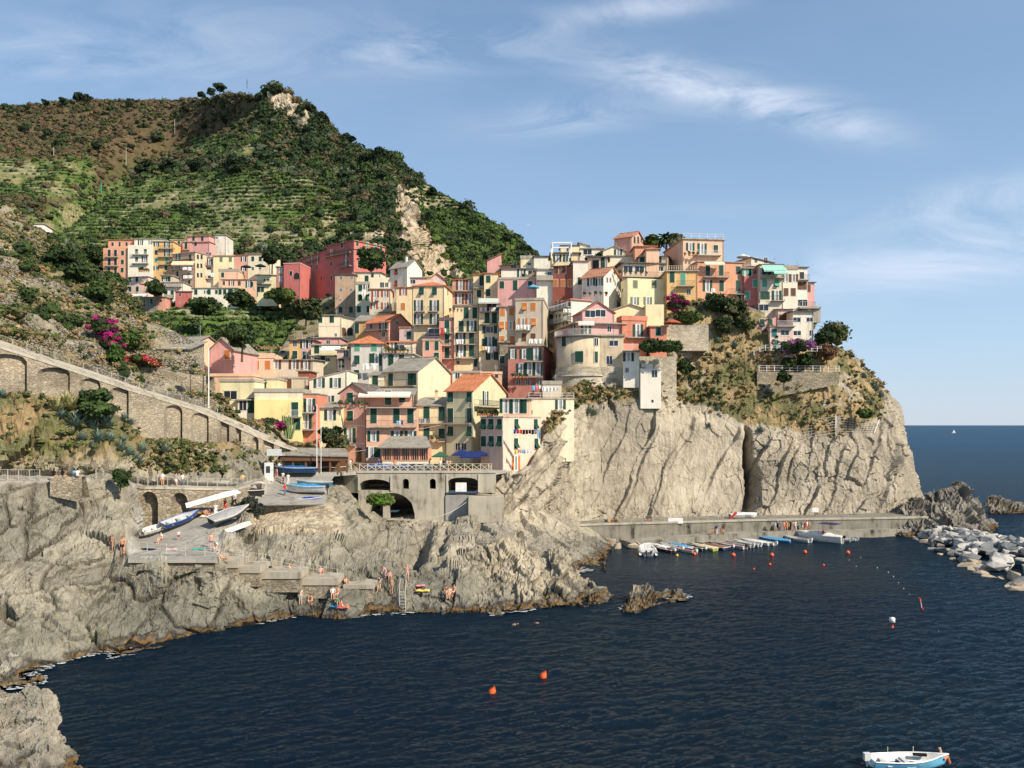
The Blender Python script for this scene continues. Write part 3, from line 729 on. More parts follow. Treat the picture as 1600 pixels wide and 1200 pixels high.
def head_veg(p, n, pix):
    x, y = pix[:, 0], pix[:, 1]
    ct = poly_y(pix, [(760, 700), (840, 690), (900, 640), (1000, 625), (1100, 640), (1180, 668), (1300, 690), (1400, 640)])
    v = sstep(8, -18, y-ct)*.62
    v = v-.45*box_m(pix, 1040, 1110, 500, 560, 14)-.4*sstep(1370, 1400, x)-.25*box_m(pix, 1290, 1400, 560, 640, 20)
    return v+.1*(n[:, 2]-.3)
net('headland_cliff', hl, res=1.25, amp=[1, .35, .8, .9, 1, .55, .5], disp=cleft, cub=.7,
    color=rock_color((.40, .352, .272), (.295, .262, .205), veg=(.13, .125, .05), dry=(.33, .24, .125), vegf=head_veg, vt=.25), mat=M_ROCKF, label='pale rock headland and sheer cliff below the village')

# ---- shore rocks on the left ------------------------------------------------
def w0(px, py, z=.1): return (px, py, (CAMZ-z)*F/(py-HY))
def UW(px, py): return (px, py+16, (CAMZ+3)*F/(py+20-HY)) if False else None
sh = [
 [(-90, 600, 79), (-90, 726, 78.5), (-90, 741, 79.5), (-90, 751, 77), (-90, 800, 76), (-90, 870, 73), (-90, 950, 68.5), w0(-90, 1058)],
 [(-40, 605, 81), (-40, 726, 80), (-40, 741, 81), (-40, 751, 78.5), (-40, 800, 77.5), (-40, 870, 74.5), (-40, 950, 69.5), w0(-40, 1056)],
 [(0, 612, 82.4), (0, 725, 81), (0, 742, 82), (0, 752, 79.5), (0, 800, 78.5), (0, 875, 76), (0, 955, 70.5), w0(0, 1054)],
 [(60, 618, 85), (60, 722, 82.5), (60, 742, 83.5), (60, 752, 81), (60, 800, 80), (60, 872, 77), (60, 950, 71.5), w0(60, 1049)],
 [(120, 628, 88), (120, 720, 84.5), (120, 743, 85.5), (120, 752, 83), (120, 800, 82), (120, 868, 78.5), (120, 940, 74), w0(120, 1028)],
 [(165, 645, 90), (165, 722, 87), (168, 738, 87.5), (170, 746, 85), (172, 790, 83.5), (175, 866, 79.5), (175, 935, 76), w0(175, 1020)],
 [(205, 672, 94), (205, 735, 91.5), (205, 752, 92.5), (205, 758, 90), (203, 800, 86.5), (202, 866, 79.5), (205, 930, 76.5), w0(205, 1012)],
 [(225, 690, 96), (225, 742, 93.5), (225, 757, 94.8), (225, 761, 94), (220, 835, 92.6), (222, 868, 79.2), (225, 928, 77), w0(225, 1006)],
 [(250, 692, 98), (250, 745, 95), (250, 757, 96.4), (250, 761, 95.5), (250, 830, 93.4), (250, 868, 79.2), (250, 925, 77), w0(250, 1001)],
 [(290, 692, 101.3), (290, 748, 97.5), (290, 758, 98.2), (290, 762, 97), (290, 820, 95.2), (290, 869, 79.2), (290, 918, 77.6), w0(290, 992)],
 [(330, 695, 104), (330, 750, 100), (330, 759, 100.8), (330, 763, 99.4), (330, 803, 98), (330, 871, 79.8), (330, 915, 78.5), w0(330, 986)],
 [(368, 692, 108), (368, 750, 103.5), (368, 759, 103.8), (368, 763, 102), (368, 787, 101), (372, 852, 88), (370, 915, 80.5), w0(370, 980)],
 [(400, 700, 111), (400, 740, 109), (400, 750, 108), (400, 757, 105), (400, 775, 103.5), (402, 815, 99), (402, 890, 84), w0(402, 975)],
 [(430, 712, 115), (430, 735, 113), (430, 745, 112), (430, 755, 111), (430, 770, 107.5), (430, 790, 104), (430, 885, 85.5), w0(430, 969)],
 [(460, 712, 119), (460, 730, 119), (460, 741, 119), (460, 753, 114), (460, 770, 108.5), (460, 790, 104.5), (460, 885, 86.5), w0(460, 965)],
 [(500, 722, 121), (500, 737, 120.5), (500, 744, 120), (500, 755, 115.5), (500, 770, 110), (500, 789, 105), (500, 890, 87.5), w0(500, 965)],
 [(535, 745, 121), (535, 752, 119.5), (535, 758, 118), (535, 766, 115), (535, 780, 111), (535, 800, 106), (535, 890, 88), w0(535, 966)],
 [(570, 775, 124), (570, 783, 122), (570, 790, 120), (570, 798, 117), (572, 810, 113), (575, 830, 109), (575, 893, 89), w0(575, 962)],
 [(610, 790, 127), (610, 796, 124), (610, 800, 121), (612, 806, 118), (614, 818, 114), (615, 840, 109), (615, 896, 89.5), w0(615, 958)],
 [(660, 795, 127), (660, 800, 124), (660, 804, 121), (660, 810, 117.5), (660, 820, 113), (660, 840, 109), (660, 898, 90), w0(660, 957)],
 [(705, 800, 127), (705, 805, 124), (705, 808, 121), (705, 814, 117), (705, 822, 113), (705, 838, 110), (705, 900, 90.5), w0(705, 957)],
 [(745, 775, 131), (745, 778, 127), (745, 784, 123), (745, 792, 119), (745, 803, 116), (745, 822, 112), (745, 885, 95), w0(745, 956)],
 [(790, 765, 134), (790, 770, 130), (790, 776, 127), (790, 784, 124), (790, 796, 121), (790, 812, 117), (790, 862, 104), w0(790, 956)],
 [(830, 780, 136), (830, 783, 132), (830, 788, 129.5), (830, 795, 127), (830, 803, 124.5), (830, 818, 120.5), (830, 865, 109), (830, 905, 101)],
 [(870, 802, 137), (870, 806, 134), (870, 810, 132), (870, 815, 130), (870, 820, 127.5), (870, 832, 123.5), (870, 868, 114.5), (870, 905, 104)],
 [(905, 817, 137), (905, 820, 135), (905, 824, 133), (905, 829, 131), (905, 836, 127.5), (905, 852, 122), (905, 874, 116), (905, 896, 108)],
 [(930, 826, 138), (930, 829, 136), (930, 834, 134), (930, 840, 131.5), (930, 850, 128), (932, 862, 123), (933, 878, 117), (933, 892, 110)],
 [(945, 834, 139), (950, 838, 137), (955, 846, 135), (955, 854, 131), (952, 862, 127), (948, 872, 121), (946, 882, 115.5), (946, 892, 109)],
]
cols = []
for c in sh:
    x, y, Y = c[-1]; cols.append(c+[(x, y+30, (CAMZ+4)*F/(y+30-HY)*1.0)])
def shore_disp(p, n):
    d, ex = rock_disp(1.25, .85, .75, 301)(p, n)
    x = 800+F*p[:, 0]/p[:, 1]; y = HY-F*(p[:, 2]-CAMZ)/p[:, 1]; pix = np.stack([x, y], 1)
    m = keep_mask(pix)
    big = 1.6*fbm(p*.05, 3, 311, ridged=True)*(1-sstep(200, 420, x))
    # gorge in front of the bridge, and the dark holes in the middle rocks
    holes = 0
    for hx, hy, wx, wy, dd in ((655, 850, 16, 26, 5.5), (640, 870, 12, 14, 4), (590, 853, 48, 7, 3.5), (608, 800, 34, 14, 4.5), (690, 852, 8, 18, 2.5), (757, 800, 6, 18, 2.), (770, 810, 10, 8, 2)):
        holes = holes-dd*np.exp(-((x-hx-.25*(hy-y))/wx)**2-((y-hy)/wy)**2)
    return (d+big)*m+holes, ex
def keep_mask(pix):
    """1 where rock may be rough, near 0 on the paths, the ramp and the cobbled slope"""
    m = np.ones(len(pix))
    for (x0, x1, y0, y1) in ((200, 345, 836, 872), (-100, 140, 738, 754), (205, 400, 750, 764), (212, 372, 762, 838)): m *= 1-.92*box_m(pix, x0, x1, y0, y1, 4)
    x, y = pix[:, 0], pix[:, 1]
    lft = poly_y(np.stack([y, x], 1), [(740, 425), (765, 390), (780, 372), (800, 338), (820, 285), (840, 215), (870, 205)])
    rgt = poly_y(np.stack([y, x], 1), [(740, 490), (765, 505), (790, 470), (796, 400), (810, 345), (830, 322), (870, 335)])
    m *= 1-.92*sstep(-4, 4, x-lft)*sstep(4, -4, x-rgt)*sstep(738, 744, y)*sstep(874, 868, y)
    m *= 1-.8*box_m(pix, 400, 535, 790, 830, 6)
    return m
def shore_color(p, n, pix, ex):
    c = rock_color((.315, .288, .222), (.195, .182, .145), vegf=lambda p, n, pix: np.clip(.75*(1-sstep(712, 750, pix[:, 1]))*(1-sstep(300, 430, pix[:, 0])), 0, 1)+.15*(n[:, 2]-.4)-.05, veg=(.13, .13, .05), dry=(.28, .20, .10), vt=.22)(p, n, pix, ex)
    
    t = sstep(560, 720, pix[:, 0])*(1-sstep(880, 905, pix[:, 1]))
    c = lerp(c, lerp(pal((.42, .375, .29)), pal((.29, .262, .21)), sstep(-.2, .3, fbm(p*.15, 3, 17))[:, None]), t[:, None])
    lowz = 1-sstep(1.5, 6.5, p[:, 2]+3*fbm(p*.08, 3, 29)); c = lerp(c, c*np.array([.70, .72, .72]), (lowz*.85)[:, None])
    path = 1-keep_mask(pix)
    cob = box_m(pix, 395, 535, 791, 832, 5)
    grey = lerp(pal((.40, .38, .34)), pal((.34, .315, .27)), sstep(-.3, .3, fbm(p*.4, 3, 19))[:, None])
    c = lerp(c, grey, np.clip(path*(1-cob), 0, 1)[:, None])
    cb = lerp(pal((.50, .42, .30)), pal((.30, .25, .18)), sstep(-.1, .2, fbm(p*np.array([1.2, 1.2, 3.]), 3, 23))[:, None])
    c = lerp(c, cb, cob[:, None]); 
    up = box_m(pix, -100, 260, 640, 735, 20)
    c = lerp(c, pal((.42, .36, .27)), (up*sstep(700, 735, pix[:, 1])*.7)[:, None])
    return c
net('shore_rocks', cols, res=1.15, amp=[.4, .8, .15, .2, .9, .55, 1, .5, .3], disp=shore_disp, color=shore_color, mat=M_ROCK, cub=.65, label='grey layered rocks, ramp and cobbled slope along the shore')

def rib(pts, base, under=4.0, back=8):
    """columns of a free-standing rock: ridge (px,py,Y) per column and the waterline pixel in front"""
    cols = []
    for (x, y, Y), (bx, by) in zip(pts, base):
        wb = w0(bx, by); mid = ((x*.45+bx*.55), (y*.42+by*.58), Y*.42+wb[2]*.58)
        cols.append([(x, HY+(CAMZ+under)*F/(Y+back), Y+back), (x, y+(by-y)*.25, Y+back*.5), (x, y, Y), ((x*.75+bx*.25), (y*.8+by*.2), Y*.8+wb[2]*.2), mid, wb, (bx, by+22, (CAMZ+under)*F/(by+22-HY))])
    return cols
kw = dict(res=1.15, amp=[.2, .6, .7, 1, 1, .5, .3], mat=M_ROCK, cub=.7)
net('shore_rocks', rib([(690, 902, 91), (712, 880, 93), (735, 862, 95), (760, 845, 97), (790, 836, 98.5), (815, 842, 99), (840, 852, 99), (862, 850, 98.5), (880, 855, 98.5), (892, 880, 98), (903, 905, 97), (918, 916, 96.5), (932, 922, 96), (944, 930, 95.5), (950, 940, 94)],
    [(690, 958), (712, 957), (735, 957), (760, 956), (790, 956), (815, 954), (840, 952), (862, 950), (880, 948), (895, 948), (908, 950), (920, 949), (932, 946), (944, 942), (950, 941)]), disp=rock_disp(.9, 1.1, .8, 401), color=rock_color((.38, .335, .25), (.225, .203, .16)), **kw)
net('rock_islet', rib([(974, 945, 89), (980, 925, 90), (992, 914, 91), (1008, 912, 92), (1022, 918, 92.5), (1034, 934, 93), (1042, 928, 93.5), (1056, 924, 94), (1066, 930, 94.5), (1072, 936, 94.5)],
    [(973, 957), (979, 957), (990, 957), (1005, 954), (1020, 948), (1034, 944), (1044, 942), (1056, 939), (1066, 938), (1073, 938)], back=5), disp=rock_disp(.7, .8, .8, 411), color=rock_color((.34, .29, .20), (.20, .17, .12)), label='low brown rock islet in the harbour', **kw)
net('near_rocks', rib([(-120, 1040, 52), (-60, 1060, 52), (-10, 1072, 51.5), (25, 1078, 51), (48, 1068, 51), (62, 1072, 50.6), (76, 1082, 50), (86, 1100, 49.5), (88, 1120, 48.8), (82, 1150, 48), (92, 1165, 47.5), (106, 1180, 47), (116, 1194, 46.5), (122, 1212, 45.5)],
    [(-120, 1290), (-60, 1290), (-10, 1290), (30, 1285), (55, 1280), (75, 1270), (90, 1262), (100, 1250), (108, 1240), (112, 1228), (118, 1222), (122, 1216), (126, 1214), (130, 1216)], back=6), disp=rock_disp(.5, .75, .9, 421), color=rock_color((.37, .33, .26), (.24, .22, .175)), label='pale rough rocks at the near left corner', **kw)
net('shore_rocks', rib([(-60, 1018, 66), (0, 1016, 66), (25, 1022, 66), (45, 1036, 65.5), (58, 1048, 65), (66, 1060, 64)], [(-60, 1072), (0, 1074), (25, 1072), (45, 1068), (58, 1064), (68, 1062)], back=4), disp=rock_disp(.7, .7, .8, 431), color=rock_color((.33, .31, .25), (.22, .21, .18)), **kw)
net('shore_rocks', rib([(185, 1014, 72.5), (205, 1004, 73), (225, 1002, 73.5), (245, 1002, 74), (258, 1008, 74)], [(180, 1024), (205, 1021), (225, 1016), (245, 1014), (262, 1011)], back=2), disp=rock_disp(.5, .6, .8, 441), color=rock_color((.33, .22, .09), (.16, .12, .08)), **kw)
# rocks beyond the quay and sea stack
net('headland_cliff', rib([(1388, 822, 151), (1398, 806, 152), (1412, 788, 153), (1428, 778, 154), (1442, 782, 155), (1452, 768, 156), (1470, 764, 157), (1485, 760, 157), (1500, 757, 157), (1514, 766, 157), (1526, 784, 156), (1536, 800, 155), (1548, 815, 154), (1556, 826, 153)],
    [(1388, 838), (1400, 838), (1414, 839), (1430, 840), (1445, 841), (1455, 842), (1470, 843), (1485, 843), (1500, 843), (1514, 842), (1526, 840), (1538, 838), (1548, 834), (1560, 830)], back=9), disp=rock_disp(1.1, 1.2, .9, 451), color=rock_color((.30, .27, .22), (.16, .15, .13)), **kw)
net('sea_stack', rib([(1544, 790, 183), (1547, 774, 184), (1556, 771, 185), (1566, 774, 185), (1576, 782, 186), (1588, 786, 186), (1598, 792, 186), (1608, 798, 186)],
    [(1544, 802), (1548, 803), (1558, 803), (1568, 803), (1578, 803), (1590, 802), (1600, 802), (1610, 801)], back=6), disp=rock_disp(1.1, 1.1, .9, 461), color=rock_color((.26, .23, .18), (.16, .15, .13)), label='dark jagged rock standing in the open sea', **kw)
# ------------------------------------------------------------------ houses
def alb(r, g, b, k=.90, ds=.20):
    v = srgb(r, g, b); l = .3*v[0]+.55*v[1]+.15*v[2]; return tuple(round(k*(x*(1-ds)+l*ds), 3) for x in v)
PC = dict(peach=alb(240, 192, 152), peach2=alb(238, 180, 142), salmon=alb(230, 160, 134), pink=alb(232, 165, 155), pinkl=alb(240, 202, 186), red=alb(214, 112, 100), redd=alb(205, 128, 110), brick=alb(168, 88, 66),
          orange=alb(238, 164, 118), orange2=alb(228, 136, 100), yellow=alb(242, 214, 158), yellowl=alb(243, 228, 170), cream=alb(242, 226, 188), creamw=alb(244, 232, 204), white=alb(238, 229, 208), grey=alb(212, 206, 192),
          tan=alb(206, 188, 158), tan2=alb(222, 198, 158), ochre=alb(216, 168, 96), olive=alb(212, 206, 160), amber=alb(240, 186, 104), beige=alb(226, 208, 178), green=alb(222, 220, 188), stonepl=alb(196, 160, 128), greyd=alb(170, 160, 148))
SH = dict(g=(.012, .06, .035), l=(.10, .36, .22), b=(.14, .06, .03), o=(.55, .19, .05), r=(.33, .06, .02), k=(.02, .028, .03), t=(.03, .16, .13), y=(.18, .20, .10), w=(.6, .58, .52), n=(.02, .03, .05))
ROOFC = dict(tile=((.62, .23, .11), 'tile'), tile2=((.52, .25, .16), 'tile'), slate=((.30, .275, .23), 'slate'), slated=((.15, .13, .115), 'slate'), stone=((.42, .36, .28), 'slate'))
_wc = {}
def win_meshes(kind, w, h, sh, frame):
    w = round(w/.1)*.1; h = round(h/.1)*.1; k = (kind, round(w, 1), round(h, 1), sh, frame)
    if k in _wc: return _wc[k]
    fm = m_paint(frame, .7); sm = m_shutter(SH[sh]); out = []
    b = MB(); t = .09
    if kind in 'codet': b.box((-w/2-t, -.045, -t), (w/2+t, -.004, 0), fm); b.box((-w/2-t, -.04, h), (w/2+t, -.004, h+t), fm)
    if kind in 'codet':
        b.box((-w/2-t, -.04, 0), (-w/2, -.004, h), fm); b.box((w/2, -.04, 0), (w/2+t, -.004, h), fm)
    b.box((-w/2, -.02, 0), (w/2, -.004, h), m_glass())
    if kind in 'oeph':
        wf = M_WHITE
        for x in ((-w/2, -w/2+.06), (-.03, .03), (w/2-.06, w/2)): b.box((x[0], -.034, .0), (x[1], -.021, h), wf)
        for z in ((0, .06), (h-.06, h)): b.box((-w/2+.06, -.034, z[0]), (w/2-.06, -.021, z[1]), wf)
        if kind in 'oe':   # pale curtains behind the panes
            b.box((-w/2+.06, -.028, .06), (-.03-.12*w, -.0205, h-.06), m_paint((.62, .62, .60), .8)); b.box((.03+.18*w, -.028, .06), (w/2-.06, -.0205, h-.06), m_paint((.62, .62, .60), .8))
    if kind == 'h':
        b.box((-w/2-.1, -.05, h), (w/2+.1, -.01, h+.1), fm); b.box((-w/2-.1, -.05, -.1), (w/2+.1, -.01, 0), fm)
    out.append(('door' if kind in 'de' else 'window', b.mesh('window')))
    def panel(x0, x1, M=None, z0=0, z1=h):
        q = MB(); q.box((x0, -.085, z0), (x1, -.046, z1), sm, M); return q.mesh('shutter')
    if kind in 'cd': out += [('shutter', panel(-w/2+.02, -.012)), ('shutter', panel(.012, w/2-.02))]
    if kind in 'oe':
        hw = w/2
        out += [('shutter', panel(-w/2-hw, -w/2-.03)), ('shutter', panel(w/2+.03, w/2+hw))]
    if kind == 't':   # shutters shut, the lower flaps pushed out
        A = Matrix.Translation((0, -.06, h*.52)) @ Matrix.Rotation(R(-32), 4, 'X') @ Matrix.Translation((0, .06, -h*.52))
        out += [('shutter', panel(-w/2+.02, w/2-.02, None, h*.5, h)), ('shutter', panel(-w/2+.02, w/2-.02, A, 0, h*.49))]
    if kind == 'a':
        q = MB(); n = 10; vs = []
        for y in (-.08, -.004):
            vs += [(-w/2, y, 0), (w/2, y, 0)]+[(w/2*math.cos(PI*i/n), y, h-w/2+w/2*math.sin(PI*i/n)) for i in range(n+1)]
        m_ = n+3; q.poly(vs, [list(range(m_)), list(range(2*m_-1, m_-1, -1))]+[(i, (i+1) % m_, (i+1) % m_+m_, i+m_) for i in range(m_)], sm)
        out = [('window', q.mesh('window'))]
    _wc[k] = out; return out

class K:
    ox = 0; oy = 0; s = 1
def crop(ox, oy, s=.1625): K.ox, K.oy, K.s = ox, oy, s
def X(v): return K.ox+v*K.s
def Yp(v): return K.oy+v*K.s
HOUSES = {}
NWIN = 0
class Face:
    def __init__(s, O, U, N): s.O, s.U, s.N = Vector(O), Vector(U), Vector(N)
    def hit(s, px, py):
        d = Vector(((px-800)/F, 1, (HY-py)/F)); c = Vector((0, 0, CAMZ))
        t = (s.O-c).dot(s.N)/d.dot(s.N); p = c+d*t
        return (p-s.O).dot(s.U), p.z
    def mat(s, a, z):
        p = s.O+s.U*a; M = Matrix.Identity(4); y = -s.N
        for i in range(3): M[i][0] = s.U[i]; M[i][1] = y[i]; M[i][2] = (0, 0, 1)[i]; M[i][3] = p[i]
        M[2][3] = z; return M
def put_windows(spec, face, root, inv, px2m, far, frame, size):
    global NWIN
    if not spec: return
    for row in spec.split(';'):
        y, items = row.split('|'); y = Yp(float(y))
        for it in items.split():
            # number, kind letter, optional colour letter, optional *scale
            sc = 1
            if '*' in it: it, q = it.split('*'); sc = float(q)
            j = 0
            while it[j].isdigit() or it[j] in '-.': j += 1
            x = X(float(it[:j])); kind = it[j]; sh = it[j+1] if len(it) > j+1 else size.get('sh', 'g')
            a, z = face.hit(x, y)
            w, h = {'c': (1.0, 1.6), 't': (1.0, 1.6), 'o': (.95, 1.6), 'd': (1.0, 2.3), 'e': (1.0, 2.3), 'p': (.9, 1.2), 's': (.55, .7), 'h': (2.1, 1.4), 'a': (1.3, 1.9)}[kind]
            w *= sc*size.get('k', 1); h *= (sc if sc < 1 or kind in 'psh' else 1)*size.get('k', 1)
            z0 = z-h/2
            ms = win_meshes(kind, max(w, .2), max(h, .3), sh, frame)
            nm, me = ms[0]
            o = link(nm, me, root, inv @ face.mat(a, z0)); NWIN += 1
            for nm2, m2 in ms[1:]: link(nm2, m2, o)
def balcony(face, x0, x1, y, root, inv, d=.95, rail='iron', slabm=None, hgt=1.0):
    a0, z = face.hit(x0, y); a1, _ = face.hit(x1, y); 
    if a1 < a0: a0, a1 = a1, a0
    M = inv @ face.mat(a0, z); w = a1-a0
    b = MB(); b.box((0, -d, -.16), (w, -.006, 0), slabm or M_CONC)
    for x in (.2, w-.3):
        if w > 1: b.box((x, -d*.6, -.36), (x+.12, -.006, -.161), slabm or M_CONC)
    o = b.obj('balcony', root, M)
    r = MB(); rm = {'iron': M_IRON, 'white': M_WHITE, 'steel': M_STEEL}.get(rail, M_IRON)
    if rail == 'wall':
        r.box((0, -d, .001), (w, -d+.1, hgt*.9), slabm or M_CONC)
    else:
        r.box((0, -d, hgt-.04), (w, -d+.045, hgt), rm); r.box((0, -d+.001, .08), (w, -d+.03, .11), rm)
        for xx in (0, w-.04): r.box((xx, -d+.046, hgt-.04), (xx+.04, -.007, hgt), rm)
        n = max(2, int(w/.17))
        for i in range(n+1):
            x = i*(w-.025)/n; r.box((x, -d+.004, .111), (x+.022, -d+.026, hgt-.041), rm)
    r.obj('railing', o)
    return o
def house(label, c, xa, xb, yt, yb, roof='flat', side=None, yaw=0, Y=None, d=None, w='', ws='', b='', bs='', rise=1.6, over=.35, rc=None, into=None, name='house', cat='house', sh='g', k=1, frame=(.72, .68, .6), deep=5, back=0, chim=0, mat=None, rail='iron', par=0, low=None, group=None, st=.6, lowm=None, band=()):
    global HOUSES
    xa, xb, yt, yb = X(xa), X(xb), Yp(yt), Yp(yb)
    th = R(yaw); u = Vector((math.cos(th), math.sin(th), 0)); v = Vector((-math.sin(th), math.cos(th), 0))
    near_right = yaw < 0
    if Y is None: Y = V((xa+xb)/2, yb)
    Y += back
    ka, kb = (xa-800)/F, (xb-800)/F
    wd = None
    if near_right:
        Pb = Vector((kb*Y, Y, 0)); # the nearer corner is the right one; solve the width towards the left
        wd = (Pb.x-ka*Y)/(u.x-ka*u.y); Pa = Pb-u*wd; zt = toz(yt, Y); zb = toz(yb, Y)
    else:
        Pa = Vector((ka*Y, Y, 0)); wd = (kb*Y-Pa.x)/(u.x-kb*u.y); Pb = Pa+u*wd; zt = toz(yt, Y); zb = toz(yb, Y)
    if side is not None:
        xs = X(side); ks = (xs-800)/F
        Q = Pa if xs < xa else Pb
        d = (ks*Q.y-Q.x)/(v.x-ks*v.y)
        if d < 1 or d > 60: print('SIDE', label, d); d = 9
    if d is None: d = 8.5
    z0 = zb-deep; H = zt-z0
    M = Matrix.Translation((Pa.x, Pa.y, zb)) @ Matrix.Rotation(th, 4, 'Z')
    if into is None:
        root = empty(name, M); tag(root, label, cat, group); inv = M.inverted(); HOUSES[label] = (root, M)
        pre = ''
    else:
        root, RM = into; inv = RM.inverted(); pre = 'upper_'
    L = inv @ M   # local frame of this volume
    wm = mat or m_plaster(c if isinstance(c, tuple) else PC[c], st)
    wb = MB(); zt_ = zt-zb; zl = -deep
    x0, x1, y0, y1 = 0, wd, 0, d
    rz = zt_+rise
    if roof == 'gx': vs = [(0, 0, zl), (wd, 0, zl), (wd, d, zl), (0, d, zl), (0, 0, zt_), (wd, 0, zt_), (wd, d, zt_), (0, d, zt_), (0, d/2, rz), (wd, d/2, rz)]; fs = [(0, 1, 5, 4), (1, 2, 6, 9, 5), (2, 3, 7, 6), (3, 0, 4, 8, 7)]
    elif roof == 'gy': vs = [(0, 0, zl), (wd, 0, zl), (wd, d, zl), (0, d, zl), (0, 0, zt_), (wd, 0, zt_), (wd, d, zt_), (0, d, zt_), (wd/2, 0, rz), (wd/2, d, rz)]; fs = [(0, 1, 5, 8, 4), (1, 2, 6, 5), (2, 3, 7, 9, 6), (3, 0, 4, 7)]
    elif roof == 'shed': vs = [(0, 0, zl), (wd, 0, zl), (wd, d, zl), (0, d, zl), (0, 0, zt_), (wd, 0, zt_), (wd, d, rz), (0, d, rz)]; fs = [(0, 1, 5, 4), (1, 2, 6, 5), (2, 3, 7, 6), (3, 0, 4, 7)]
    elif roof == 'shedl' or roof == 'shedr':
        l_, r_ = (rz, zt_) if roof == 'shedr' else (zt_, rz)
        vs = [(0, 0, zl), (wd, 0, zl), (wd, d, zl), (0, d, zl), (0, 0, l_), (wd, 0, r_), (wd, d, r_), (0, d, l_)]; fs = [(0, 1, 5, 4), (1, 2, 6, 5), (2, 3, 7, 6), (3, 0, 4, 7)]
    else: vs = [(0, 0, zl), (wd, 0, zl), (wd, d, zl), (0, d, zl), (0, 0, zt_), (wd, 0, zt_), (wd, d, zt_), (0, d, zt_)]; fs = [(0, 1, 5, 4), (1, 2, 6, 5), (2, 3, 7, 6), (3, 0, 4, 7), (4, 5, 6, 7)]
    wb.poly(vs, fs, wm)
    if low is not None:   # a differently finished ground floor, 3 mm proud
        zz = toz(Yp(low), Y)-zb
        lm = lowm or m_stone('plinth_stone'); e = .02
        wb.poly([(-e, -e, zl), (wd+e, -e, zl), (wd+e, d, zl), (-e, d, zl), (-e, -e, zz), (wd+e, -e, zz), (wd+e, d, zz), (-e, d, zz)], [(0, 1, 5, 4), (1, 2, 6, 5), (3, 0, 4, 7), (4, 5, 6, 7)], lm)
    for by in band:
        zz = toz(Yp(by), Y)-zb
        wb.box((-.03, -.04, zz), (wd+.03, -.001, zz+.16), m_paint((.66, .58, .5), .8))
    wall = wb.obj(pre+'wall', root, L)
    # roof
    rb = MB(); o = over; t = .14
    if roof in ('flat', 'none'):
        rm = m_plaster(rc) if isinstance(rc, tuple) else (m_tile(*ROOFC[rc]) if rc else M_CONC)
        if roof == 'flat':
            if par:
                rb.box((-.12, -.12, zt_+.002), (wd+.12, .12, zt_+par), rm); rb.box((-.12, .121, zt_+.002), (.12, d+.1, zt_+par), rm); rb.box((wd-.12, .121, zt_+.002), (wd+.12, d+.1, zt_+par), rm)
            else: rb.box((-o, -o, zt_+.002), (wd+o, d+.1, zt_+.2), rm)
    else:
        rm = m_tile(*ROOFC[rc or 'tile'])
        def slope(a, b_, c_, d_):   # top face quad + thickness
            tv = [Vector(p) for p in (a, b_, c_, d_)]; vs = [p+Vector((0, 0, .01)) for p in tv]+[p+Vector((0, 0, t)) for p in tv]
            rb.poly(vs, [(4, 5, 6, 7), (3, 2, 1, 0), (0, 1, 5, 4), (1, 2, 6, 5), (2, 3, 7, 6), (3, 0, 4, 7)], rm)
        if roof == 'gx':
            g = rise/(d/2); slope((-o, -o, zt_-g*o), (wd+o, -o, zt_-g*o), (wd+o, d/2, rz), (-o, d/2, rz)); slope((-o, d/2+.001, rz), (wd+o, d/2+.001, rz), (wd+o, d+o, zt_-g*o), (-o, d+o, zt_-g*o))
            rb.box((-o-.02, d/2-.13, rz+t-.06), (wd+o+.02, d/2+.13, rz+t+.08), rm)
        elif roof == 'gy':
            g = rise/(wd/2); slope((-o, -o, zt_-g*o), (wd/2, -o, rz), (wd/2, d+o, rz), (-o, d+o, zt_-g*o)); slope((wd/2+.001, -o, rz), (wd+o, -o, zt_-g*o), (wd+o, d+o, zt_-g*o), (wd/2+.001, d+o, rz))
            rb.box((wd/2-.13, -o-.02, rz+t-.06), (wd/2+.13, d+o, rz+t+.08), rm)
        elif roof == 'shed': g = rise/d; slope((-o, -o, zt_-g*o), (wd+o, -o, zt_-g*o), (wd+o, d+.1, rz), (-o, d+.1, rz))
        elif roof in ('shedr', 'shedl'):
            slope((-o, -o, l_+.0), (wd+o, -o, r_), (wd+o, d+o, r_), (-o, d+o, l_))
        elif roof == 'hip':
            q = min(wd, d)/2; a0 = (-o, -o, zt_); a1 = (wd+o, -o, zt_); a2 = (wd+o, d+o, zt_); a3 = (-o, d+o, zt_)
            if wd >= d: r0, r1 = (q, d/2, rz), (wd-q, d/2, rz)
            else: r0, r1 = (wd/2, q, rz), (wd/2, d-q, rz)
            vs = [a0, a1, a2, a3, r0, r1]
            low_ = [(p[0], p[1], p[2]-.12) for p in (a0, a1, a2, a3)]
            fs = [(0, 1, 5, 4), (2, 3, 4, 5), (1, 2, 5), (3, 0, 4)] if wd >= d else [(0, 1, 4), (1, 2, 5, 4), (2, 3, 5), (3, 0, 4, 5)]
            rb.poly(vs+low_, fs+[(9, 8, 7, 6), (0, 6, 7, 1), (1, 7, 8, 2), (2, 8, 9, 3), (3, 9, 6, 0)], rm)
    if rb.v:
        ro = rb.obj(pre+'roof', root, L)
        for i in range(chim):
            cx = wd*(.22+.5*rnd.random()); cy = d*(.35+.3*rnd.random()); zc = rz if roof != 'flat' else zt_+.2
            cb = MB(); cb.box((cx-.25, cy-.25, zc-.9 if roof != 'flat' else zc+.001), (cx+.25, cy+.25, zc+.9), wm); cb.box((cx-.34, cy-.34, zc+.901), (cx+.34, cy+.34, zc+.99), M_CONC); cb.box((cx-.2, cy-.2, zc+.991), (cx+.2, cy+.2, zc+1.2), m_tile()); cb.obj('chimney', ro)
    fr = Face((Pa.x, Pa.y, 0), u, -v)
